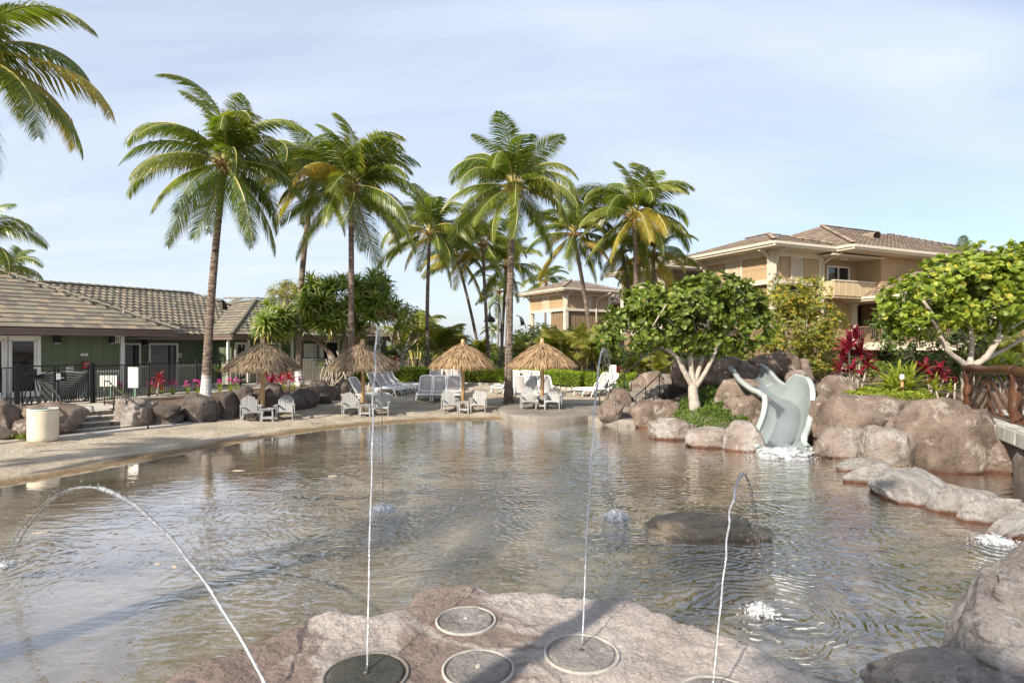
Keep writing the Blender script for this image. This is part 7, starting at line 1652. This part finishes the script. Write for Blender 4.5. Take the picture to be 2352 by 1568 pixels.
# ------------------------------------------------------------------ water slide
SP = [((7.03, 15.3, -.12), .52, .26, .30), ((7.1, 15.8, .0), .52, .28, .33), ((7.45, 16.3, .18), .53, .33, .42), ((7.8, 16.8, .42), .53, .40, .56), ((8.03, 17.2, .64), .53, .48, .82), ((8.15, 17.6, .82), .52, .46, 1.0), ((8.12, 18.05, .97), .50, .40, .92), ((8.02, 18.5, 1.12), .48, .36, .42), ((8.02, 19.3, 1.34), .48, .36, .38), ((8.25, 20.5, 1.62), .48, .34, .36), ((8.6, 22.3, 1.86), .48, .3, .32)]
def slide():
    t = empty('water_slide', SP[0][0], 'curving pale grey fibreglass water slide running down through the rocks into the pond', 'slide'); b = Vector(SP[0][0]); pts = [Vector(a[0]) for a in SP]; q = []; pr = []
    for i in range(len(pts) - 1):
        p0, p1, p2, p3 = pts[max(i - 1, 0)], pts[i], pts[i + 1], pts[min(i + 2, len(pts) - 1)]
        for s in range(8):
            u = s / 8; q.append(.5 * ((2 * p1) + (-p0 + p2) * u + (2 * p0 - 5 * p1 + 4 * p2 - p3) * u * u + (-p0 + 3 * p1 - 3 * p2 + p3) * u ** 3)); pr.append([SP[i][k] + (SP[i + 1][k] - SP[i][k]) * u for k in (1, 2, 3)])
    q.append(pts[-1]); pr.append(list(SP[-1][1:])); n = len(q); K = 24; Vi = []; lips = []
    for i in range(n):
        T = (q[min(i + 1, n - 1)] - q[max(i - 1, 0)]).normalized(); rt = T.cross(Vector((0, 0, 1))).normalized(); rt = -rt if rt.x < 0 else rt; up = Vector((0, 0, 1)); w_, hl, hr = pr[i]; row = []
        for k in range(K + 1):
            f = -1 + 2 * k / K; hh = hl if f < 0 else hr; x = w_ * math.sin(f * PI / 2 * .96) * (1 + .08 * abs(f)); z = hh * (1 - math.cos(f * PI / 2)) ** 1.15; row.append(q[i] + rt * x + up * z - b)
        Vi.append(row)
    mb = MB(); V = [p for r in Vi for p in r]; Fs = [(i * (K + 1) + k, i * (K + 1) + k + 1, (i + 1) * (K + 1) + k + 1, (i + 1) * (K + 1) + k) for i in range(n - 1) for k in range(K)]; mb.add(V, Fs); o = mb.obj('channel', M['slide'], t, True)
    sm_ = o.modifiers.new('thickness', 'SOLIDIFY'); sm_.thickness = .05; sm_.offset = -1 if True else 1
    for side, k in ((-1, 0), (1, K)):
        mb = MB(); V = []; 
        for i in range(n):
            T = (q[min(i + 1, n - 1)] - q[max(i - 1, 0)]).normalized(); rt = T.cross(Vector((0, 0, 1))).normalized(); rt = -rt if rt.x < 0 else rt; p = Vi[i][k]
            for (x, z) in ((-.02, .012), (.0, .035), (.1, .035), (.135, .01), (.135, -.1), (.1, -.1), (.0, -.02)): V.append(p + rt * side * x + Vector((0, 0, z)))
        Fs = [(i * 7 + j, i * 7 + (j + 1) % 7, (i + 1) * 7 + (j + 1) % 7, (i + 1) * 7 + j) for i in range(n - 1) for j in range(7)] + [tuple(range(7)), tuple(range((n - 1) * 7, n * 7))]; mb.add(V, Fs); mb.obj('lip', M['slide_lip'], t, True)
    # thin film of running water
    g = np.random.default_rng(3); mb = MB()
    for i in range(n - 1):
        pass
    V = [p + Vector((0, 0, .012)) for r in Vi for p in r[7:18]]; KK = 11; Fs = [(i * KK + k, i * KK + k + 1, (i + 1) * KK + k + 1, (i + 1) * KK + k) for i in range(n - 1) for k in range(KK - 1)]; mb.add(V, Fs); o = mb.obj('running_water', jetmat('slide_water', .05), t, True)
slide()

# ------------------------------------------------------------------ thatched umbrellas
UG = 'thatched umbrellas on the beach'
def canopy_prof(f): # f 0..1 from the apex; returns (r, z) with the pole top at z=2.8
    return 1.36 * f, 2.72 - .93 * (f ** .82) + .12 * math.sin(PI * min(1, f * 1.1)) * 1.0 - .04 * f
def umbrella(c, label, m='thatch', seed=0, H_=2.75, tone=None):
    t = empty('thatched_umbrella', c, label, 'umbrella', UG); rg = np.random.default_rng(seed); s = H_ / 2.8
    mb = MB(); mb.tube([(0, 0, -.3), (0.01, 0, 1.2), (0, 0, 2.5 * s)], [.085, .078, .07], 12); mb.obj('pole', M['pole'], t, True)
    mb = MB(); pf = [canopy_prof(f) for f in np.linspace(.04, .93, 12)]; mb.lathe([(r, (z - .07) * s) for r, z in pf], 36, cap=False); mb.lathe([(r * .97, (z - .16) * s) for r, z in pf], 36, cap=False); mb.obj('canopy_light_block', M['thatch_core'], t, True)  # solid cone added beneath the thatch to block the light
    mb = MB()
    for k in range(8): a = k * PI / 4; mb.tube([(0, 0, 2.45 * s), (1.25 * math.cos(a), 1.25 * math.sin(a), 1.76 * s)], .025, 6)
    mb.obj('rib_frame', M['pole'], t, True)
    Ms = []; Ts = []; rows = 17
    for j in range(rows):
        f = .03 + .9 * j / (rows - 1); r, z = canopy_prof(f); r2, z2 = canopy_prof(min(1, f + .05)); sl = math.atan2(z2 - z, r2 - r); n = int(16 + 270 * f) if j < rows - 1 else 620
        for k in range(n):
            a = rg.uniform(0, 2 * PI); e = sl + rg.normal(.06, .10) - (.25 * max(0, f - .7) / .3 * rg.random()); az = a + rg.normal(0, .16 + .05 * (1 - f)); D = np.array([math.cos(az) * math.cos(e), math.sin(az) * math.cos(e), math.sin(e)])
            if j >= rows - 2: e -= .9 * rg.random(); D = np.array([math.cos(az) * math.cos(e), math.sin(az) * math.cos(e), math.sin(e)])
            Z = nrm(np.array([-math.sin(e) * math.cos(a), -math.sin(e) * math.sin(a), math.cos(e)]) + rg.normal(0, .25, 3)); Z = nrm(Z - (Z @ D) * D); L = rg.uniform(.2, .42) * (.75 if j == rows - 1 else 1); Ms.append(np.stack([D * L, np.cross(Z, D) * L ** .3 * .55, Z * L], 1)); rr_ = r + rg.normal(0, .02); Ts.append([rr_ * math.cos(a), rr_ * math.sin(a), (z + rg.uniform(-.03, .025)) * s])
    tm = ([(0, -.022, 0), (0, .022, 0), (.55, .024, .035), (.55, -.024, .035), (1, 0, -.03)], [(0, 1, 2, 3), (3, 2, 4)]); scatter('thatch', tm, np.array(Ms), np.array(Ts), M[m], t)
    mb = MB(); mb.tube([(0, 0, 2.5 * s), (0, 0, 2.62 * s), (0, 0, H_ + .02)], [.14, .085, .07], 10); mb.obj('thatch_tip', M['thatch_core' if False else 'pole'], t, True)
    return t
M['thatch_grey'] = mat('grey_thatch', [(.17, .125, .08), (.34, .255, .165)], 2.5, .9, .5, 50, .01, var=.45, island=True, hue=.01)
U = [Vector((*G(603, 957).xy, 0)), Vector((*G(833, 950).xy, 0)), Vector((*G(1063, 938).xy, 0)), None]
for i in range(3): U[i].z = gzs(U[i].x, U[i].y)
U[3] = Gz(1245, 936, .28)
ul = ['weathered grey-brown thatched umbrella in front of the lava boulders, leftmost', 'brownish thatched umbrella behind the tall left jet, in front of the pandanus', 'golden thatched umbrella left of the thick centre palm trunk', 'golden thatched umbrella on the curved concrete platform, rightmost']
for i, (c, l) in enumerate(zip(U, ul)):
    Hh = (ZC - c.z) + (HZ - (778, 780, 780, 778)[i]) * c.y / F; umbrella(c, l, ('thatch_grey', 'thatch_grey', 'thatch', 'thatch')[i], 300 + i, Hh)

# ------------------------------------------------------------------ slatted chairs, side tables
def rbox_mesh(mb, c, d, rot=None, mi=0): mb.box(c, d, rot, mi)
def slat(L, w_, th, arch=0):
    """upright slat with a rounded top, base at origin, in the xz plane"""
    mb = MB(); n = 6; pr = [(-w_ / 2, 0), (w_ / 2, 0)] + [(w_ / 2 * math.cos(PI * k / n), L - w_ * .3 + w_ * .3 * math.sin(PI * k / n) + arch * math.cos(PI * k / n)) for k in range(n + 1)]
    k = len(pr); mb.add([(x, -th / 2, z) for x, z in pr] + [(x, th / 2, z) for x, z in pr], [tuple(reversed(range(k))), tuple(range(k, 2 * k))] + [((i + 1) % k, i, k + i, k + (i + 1) % k)[::-1] for i in range(k)]); return mb
def adirondack():
    t = empty('slatted_chair', (0, 0, 0), 'x', 'chair')
    tilt = Matrix.Rotation(rad(-24), 4, 'X')
    for k in range(7):   # back slats fan out, arched tops
        x = (k - 3) * .078; L = .74 - .028 * (k - 3) ** 2 * .62 - (.045 if abs(k - 3) == 3 else 0); mb = slat(L, .072, .02, -.012 * (k - 3) * .5); o = mb.obj('back_slat', M['chair'], t); o.matrix_local = Matrix.Translation((x * .92, .26, .24)) @ tilt @ Matrix.Rotation(rad(1.6 * (k - 3)), 4, 'Y')
    for z, y in ((.42, .365), (.74, .50)): mb = MB(); mb.box((0, 0, 0), (.56, .022, .05)); o = mb.obj('back_rail', M['chair'], t); o.location = (0, y, z); o.rotation_euler = (rad(-24), 0, 0)
    for k in range(6): mb = MB(); mb.box((0, 0, 0), (.53, .085, .02)); o = mb.obj('seat_slat', M['chair'], t); f = k / 5; o.location = (0, -.27 + .092 * k, .365 - .10 * f); o.rotation_euler = (rad(-12 if k else 14), 0, 0)
    for s in (-1, 1):
        mb = MB(); mb.box((s * .30, -.27, .28), (.03, .09, .56)); mb.obj('leg', M['chair'], t)
        mb = MB(); a = Vector((s * .26, -.29, .31)); b_ = Vector((s * .26, .62, .03)); mb.bar(a, b_, .026, .11); mb.obj('side_rail', M['chair'], t)
        mb = MB(); pr = [(-.045, -.36), (.05, -.36), (.075, -.30), (.07, -.15), (.045, .05), (.03, .36), (-.03, .36), (-.055, .1), (-.06, -.3)]; pr = [(s * .315 + x * s, y) for x, y in pr]
        if s < 0: pr = pr[::-1]
        mb.prism(pr, .56, .582); mb.obj('armrest', M['chair'], t)
        mb = MB(); mb.bar((s * .315, .3, .05), (s * .315, .34, .56), .03, .07, up=(0, 1, 0)); mb.obj('arm_post', M['chair'], t)
        mb = MB(); mb.prism([(s * .322, -.25), (s * .322 + s * .02, -.25), (s * .322 + s * .02, -.19), (s * .322, -.19)][::s], .44, .558); mb.obj('arm_brace', M['chair'], t)
    n = 10; pr = [(-.31, .40), (-.31, .30)] + [(-.31 + .62 * k / n, .30 + .035 * math.sin(PI * k / n)) for k in range(1, n)] + [(.31, .30), (.31, .40)]; mb = MB(); k = len(pr); mb.add([(x, -.335, z) for x, z in pr] + [(x, -.312, z) for x, z in pr], [tuple(range(k)), tuple(reversed(range(k, 2 * k)))] + [((i + 1) % k, i, k + i, k + (i + 1) % k) for i in range(k)]); mb.obj('apron', M['chair'], t)
    return t
def side_table():
    t = empty('side_table', (0, 0, 0), 'x', 'side table')
    for k in range(5): mb = MB(); mb.box(((k - 2) * .088, 0, .45), (.08, .44, .022)); mb.obj('top_slat', M['chair'], t)
    for sx in (-1, 1):
        for sy in (-1, 1): mb = MB(); mb.bar((sx * .175, sy * .16, 0), (sx * .165, sy * .15, .44), .045, .045, up=(0, 1, 0)); mb.obj('leg', M['chair'], t)
    for s in (-1, 1): mb = MB(); mb.box((0, s * .17, .41), (.38, .022, .05)); mb.obj('rail', M['chair'], t); mb = MB(); mb.box((0, s * .19, .14), (.40, .022, .05)); mb.obj('stretcher', M['chair'], t)
    for k in range(4): mb = MB(); mb.box(((k - 1.5) * .085, 0, .165), (.075, .36, .018)); mb.obj('shelf_slat', M['chair'], t)
    return t
ch0 = adirondack(); ch0.scale = (.93,) * 3; tb0 = side_table(); first = [True, True]
def place(proto, idx, p, rz, label, group):
    o = proto if first[idx] else copy_tree(proto); first[idx] = False; o.location = p; o.rotation_euler = (0, 0, rz); o['label'] = label; o['group'] = group; return o
names = ['first umbrella by the lava boulders', 'second umbrella behind the tall jet', 'golden third umbrella', 'umbrella on the platform']
CH = [(567, 969, 647, 967, 609, 970), (800, 957, 872, 957, 836, 958), (1031, 949, 1098, 949, 1065, 950), (1214, 941, 1272, 941, 1242, 940)]
for i, (a, va, b_, vb, c, vc) in enumerate(CH):
    zf = .28 if i == 3 else None
    for u, v, s, rz in ((a, va, 'left', .12), (b_, vb, 'right', -.12)):
        p = Gz(u, v, zf) if zf else G(u, v); p = Vector((p.x, p.y + .3, p.z if zf else gzs(p.x, p.y + .25) - .005)); place(ch0, 0, p, rz - math.atan2(p.x, p.y) + R.uniform(-.04, .04), 'grey slatted chair %s of the table under the %s' % (s, names[i]), 'slatted garden chairs under the umbrellas')
    p = Gz(c, vc, zf) if zf else G(c, vc); place(tb0, 1, Vector((p.x, p.y + .2, p.z if zf else gzs(p.x, p.y + .2))), -math.atan2(p.x, p.y) + R.uniform(-.1, .1), 'small grey slatted side table by the pole of the %s' % names[i], 'side tables under the umbrellas')

# ------------------------------------------------------------------ loungers
def rrect(w_, y0, y1, r, n=5):
    pts = []
    for cx, cy, a0 in ((w_ - r, y1 - r, 0), (-w_ + r, y1 - r, 90), (-w_ + r, y0 + r, 180), (w_ - r, y0 + r, 270)):
        for k in range(n + 1): a = rad(a0 + 90 * k / n); pts.append((cx + r * math.cos(a), cy + r * math.sin(a)))
    return pts
def lounger():
    """foot end towards -y, back raised at +y"""
    t = empty('sun_lounger', (0, 0, 0), 'x', 'sun lounger'); W_ = .34
    so_ = rrect(W_, -1.15, .28, .13); mb = MB(); mb.tube([(x, y, .34 + (.02 if y < -.9 else 0) - .05 * (1 if y < -1.05 else 0)) for x, y in so_], .034, 8, closed=True); mb.obj('seat_frame', M['plastic_white'], t, True)
    mb = MB(); n = 10; V = []
    for k in range(n + 1):
        y = -1.1 + 1.36 * k / n; z = .345 - .02 * math.sin(PI * k / n)
        for x in (-W_ + .03, 0, W_ - .03): V.append((x, y, z - (.012 if x == 0 else 0)))
    mb.add(V, [(k * 3 + j, k * 3 + j + 1, k * 3 + j + 4, k * 3 + j + 3) for k in range(n) for j in (0, 1)]); o = mb.obj('seat_sling', M['sling'], t, True); o.modifiers.new('thickness', 'SOLIDIFY').thickness = .008
    bf = rrect(W_ - .01, 0, .82, .15, 6); a = rad(58); tr = lambda x, y, z=0: (x, .20 + y * math.cos(a) - z * math.sin(a), .36 + y * math.sin(a) + z * math.cos(a)); mb = MB(); mb.tube([tr(x * (1 - .06 * y), y) for x, y in bf], .034, 8, closed=True); mb.obj('back_frame', M['plastic_white'], t, True)
    mb = MB(); V = []
    for k in range(n + 1):
        y = .02 + .78 * k / n; ww = (W_ - .04) * (1 - .06 * y) - (.09 * max(0, (k - 8) / 2) ** 2)
        for x in (-ww, 0, ww): V.append(tr(x, y, -.018 * (x == 0)))
    mb.add(V, [(k * 3 + j, k * 3 + j + 1, k * 3 + j + 4, k * 3 + j + 3) for k in range(n) for j in (0, 1)]); o = mb.obj('back_sling', M['sling'], t, True); o.modifiers.new('thickness', 'SOLIDIFY').thickness = .008
    for s in (-1, 1):
        for y0, y1 in ((-.85, -1.08), (-.15, .25)):
            mb = MB(); mb.tube([(s * W_, y0, .33), (s * (W_ + .02), (y0 + y1) / 2, .24), (s * (W_ + .03), y1, .0)], [.036, .03, .028], 8); mb.obj('leg', M['plastic_white'], t, True)
            mb = MB(); mb.tube([(s * W_, y1 + (.1 if y1 < 0 else -.1), .33), (s * (W_ + .02), (y0 + y1) / 2, .2), (s * (W_ + .025), y0 + .05, .03)], [.026, .022, .02], 6); mb.obj('leg_brace', M['plastic_white'], t, True)
        mb = MB(); mb.tube([(s * W_, .12, .36), (s * (W_ + .03), .2, .52), (s * (W_ + .01), .34, .62)], [.022, .022, .02], 6); mb.obj('hinge_arm', M['plastic_white'], t, True)
    mb = MB(); mb.tube([(-.3, .62, .06), (-.3, .5, .62)], .016, 6); mb.tube([(.3, .62, .06), (.3, .5, .62)], .016, 6); mb.tube([(-.3, .62, .06), (.3, .62, .06)], .016, 6); mb.obj('back_prop', M['plastic_white'], t, True)
    return t
lg0 = lounger(); lf = [True]
def lounge(u, v, rz, label, group):
    o = lg0 if lf[0] else copy_tree(lg0); lf[0] = False; p = G(u, v); d = Matrix.Rotation(rz, 2) @ Vector((0, 1.0)); p = Vector((p.x + d.x, p.y + d.y, 0)); p.z = gzs(p.x, p.y) + .0; o.location = p; o.rotation_euler = (0, 0, rz); o['label'] = label; o['group'] = group
LGp = 'white loungers with grey slings on the beach'
for u, v, l in ((975, 924, 'leftmost in the front row of three left of the third umbrella pole'), (1008, 924, 'middle of the front row of three left of the third umbrella pole'), (1043, 924, 'nearest the pole in the front row left of the third umbrella pole')): lounge(u, v, .12 + R.uniform(-.06, .06), 'white lounger, ' + l, LGp)
for u, v, l in ((992, 899, 'leftmost of the back row by the hedge, left of the third umbrella'), (1016, 898, 'middle of the back row by the hedge, left of the third umbrella'), (1041, 898, 'rightmost of the back row by the hedge, left of the third umbrella')): lounge(u, v, R.uniform(-.05, .05), 'white lounger, ' + l, LGp)
for k, (u, v, l) in enumerate(((917, 910, 'nearest the second umbrella'), (930, 908, 'second from the left end'), (943, 904, 'third from the left end'), (952, 900, 'the farthest, touching the hedge kerb'))): lounge(u, v, rad(68), 'side-on white lounger right of the second umbrella, ' + l, LGp)
lounge(884, 926, rad(72), 'white lounger lying flat side-on right behind the second umbrella chairs', LGp)
for u, v, l in ((1143, 905, 'left of the thick palm trunk'), (1169, 906, 'half hidden by the thick palm trunk'), (1190, 907, 'right of the thick palm trunk')): lounge(u, v, rad(-32), 'white lounger angled towards the pond near the hedge, ' + l, LGp)
for u, v, l in ((1216, 926, 'left one'), (1243, 926, 'middle one'), (1273, 925, 'right one')): lounge(u, v, rad(14), 'white lounger behind the platform chairs of the fourth umbrella, ' + l, LGp)
for u, v, l in ((1330, 911, 'left one'), (1350, 912, 'right one beside the notice board')): lounge(u, v, rad(-62), 'white lounger side-on near the slide handrails, ' + l, LGp)

# ------------------------------------------------------------------ log bridge
def log(mb, a, b_, r, seed=0, n=14):
    a, b_ = Vector(a), Vector(b_); pts = []; rs = []
    for i in range(n + 1):
        s = i / n; w_ = Vector((noise.noise(Vector((s * 3, seed, 0))), noise.noise(Vector((s * 3, seed, 5))), noise.noise(Vector((s * 3, seed, 9))))) * r * .45; pts.append(a.lerp(b_, s) + w_ * math.sin(PI * s) ** .3); rs.append(r * (1 + .16 * noise.noise(Vector((s * 6, seed, 2)))))
    mb.tube(pts, rs, 10)
p1 = Vector((13.1, 17.0, .95)); p2 = Vector((11.15, 13.1, 1.05)); p3 = Vector((9.6, 9.4, 1.0)); br = empty('log_bridge', p1, 'rustic log footbridge with varnished branch railings and flagstone deck at the right edge', 'bridge'); o0 = p1
dd = (p2 - p1).normalized(); out_ = Vector((dd.y, -dd.x, 0)); out_ = out_ if out_.x > 0 else -out_
for side, off in ((0, 0.0), (1, 2.0)):
    A1, A2, A3 = [p + out_ * off - o0 for p in (p1, p2, p3)]
    for k, p in enumerate((A1, A2, A3)): mb = MB(); log(mb, p + Vector((0, 0, -.25)), p + Vector((0, 0, 1.12)), .125 if k else .11, k + side * 9); mb.obj('post', M['log'], br, True)
    for k, (a, b_) in enumerate(((A1, A2), (A2, A3))):
        ext = (b_ - a).normalized() * .28
        mb = MB(); log(mb, a - (ext * 1.4 if k == 0 else ext * 0) + Vector((0, 0, 1.17)), b_ + (ext if k else ext * 0) + Vector((0, 0, 1.19)), .115, 3 + k + side * 5, 22); mb.obj('top_rail', M['log'], br, True)
        mb = MB(); log(mb, a + Vector((0, 0, .06)), b_ + Vector((0, 0, .08)), .065, 13 + k, 18); mb.obj('bottom_rail', M['log'], br, True)
        # branch lattice: a mirrored V fan around a short central post
        d = b_ - a; L = d.length
        def q(f, z): return a + d * f + Vector((0, 0, z))
        br_ = [((.5, .08), (.5, 1.1), .045)]
        for f0, z0, f1, z1 in ((.06, .12, .46, .95), (.06, .42, .34, 1.12), (.04, .8, .17, 1.12), (.22, .1, .48, .62), (.36, .1, .49, .38), (.94, .12, .54, .95), (.95, .42, .66, 1.12), (.97, .8, .83, 1.12), (.78, .1, .52, .62), (.64, .1, .51, .38), (.06, .95, .3, .55)): br_.append(((f0, z0), (f1, z1), R.uniform(.03, .048)))
        for i, (s0, s1, r_) in enumerate(br_[:-1]): mb = MB(); log(mb, q(*s0), q(*s1), r_, 20 + i + k * 31, 8); mb.obj('branch', M['log'], br, True)
# deck of flagstones with deep curved edge slab
mb = MB(); A_, B_, C_ = [p - o0 for p in (p1 + (p1 - p2) * .12, p2, p3)]
for a, b_ in ((A_, B_), (B_, C_)):
    V = [a - out_ * .35, b_ - out_ * .35, b_ + out_ * 2.3, a + out_ * 2.3]; mb.add([v + Vector((0, 0, -.02)) for v in V] + [v + Vector((0, 0, -.32)) for v in V], [(0, 1, 2, 3), (7, 6, 5, 4), (0, 4, 5, 1), (1, 5, 6, 2), (2, 6, 7, 3), (3, 7, 4, 0)])
flag = mat('flagstone', [(.3, .31, .27), (.42, .42, .37), (.5, .49, .44)], 2.2, .75, .4, 20, .01, var=.15, dirt=((.22, .2, .17), 3, .6)); mb.obj('deck_slab', M['paver'], br)
rg = random.Random(4)
for a, b_ in ((A_, B_), (B_, C_)):
    d = b_ - a; nL = int(d.length / .52)
    for i in range(nL):
        for j in range(5):
            g_ = .012; f0, f1 = i / nL, (i + 1) / nL; sk = .25 * ((j % 2) - .5) / nL
            P4 = [a + d * (f0 + sk + rg.uniform(0, .05) / nL) + out_ * (-.34 + j * .52 + g_), a + d * (f1 + sk - .03 / nL) + out_ * (-.34 + j * .52 + g_ + rg.uniform(0, .05)), a + d * (f1 + sk - .06 / nL) + out_ * (-.34 + (j + 1) * .52 - g_), a + d * (f0 + sk + .04 / nL) + out_ * (-.34 + (j + 1) * .52 - g_ - rg.uniform(0, .05))]
            mb = MB(); z = rg.uniform(.0, .008); mb.add([p + Vector((0, 0, -.018)) for p in P4] + [p + Vector((0, 0, .012 + z)) for p in P4], [(4, 5, 6, 7), (0, 1, 5, 4), (1, 2, 6, 5), (2, 3, 7, 6), (3, 0, 4, 7)]); mb.obj('flagstone', flag, br)
    for i in range(nL):   # facing stones on the outer edge
        f0, f1 = (i + .04) / nL, (i + .97) / nL; k = rg.uniform(-.12, .12) / nL; q0 = a + d * f0 - out_ * .352; q1 = a + d * f1 - out_ * .352; q0b = a + d * (f0 + k) - out_ * .352; q1b = a + d * (f1 + k) - out_ * .352
        mb = MB(); V = [q0b + Vector((0, 0, -.3)), q1b + Vector((0, 0, -.3)), q1 + Vector((0, 0, -.03)), q0 + Vector((0, 0, -.03))]; mb.add(V + [v - out_ * .02 for v in V], [(4, 5, 6, 7), (0, 1, 5, 4), (1, 2, 6, 5), (2, 3, 7, 6), (3, 0, 4, 7)]); mb.obj('facing_stone', flag, br)
# blue-grey low bench/wall bits beyond the ground cover, right
fence([P(2080, 905, 21.5) * 1, P(2190, 905, 21.5) * 1], 'low dark metal railing glimpsed behind the lilies', .55, gap=.14)
fence([Vector((13.0, 23.5, .9)), Vector((17.5, 22.5, .9))], 'low dark railing behind the short curved handrail', .5, gap=.14)
# in the sand by the hedge: a buried valve box lid and a white cup
c = G(1108, 898); t = empty('valve_box', c, 'low grey valve box lid in the sand near the hedge, between the lounger groups', 'valve box'); mb = MB(); mb.box((0, 0, .03), (.42, .3, .07), taper=.9); mb.obj('lid', M['concrete'], t)
c = G(1085, 902); t = empty('white_bin', c, 'small white bucket on the sand right of the third umbrella pole', 'bucket'); mb = MB(); mb.lathe([(.08, 0), (.1, .2), (.11, .21), (.095, .2), (.08, .02)], 14); mb.obj('bucket', M['white'], t, True)
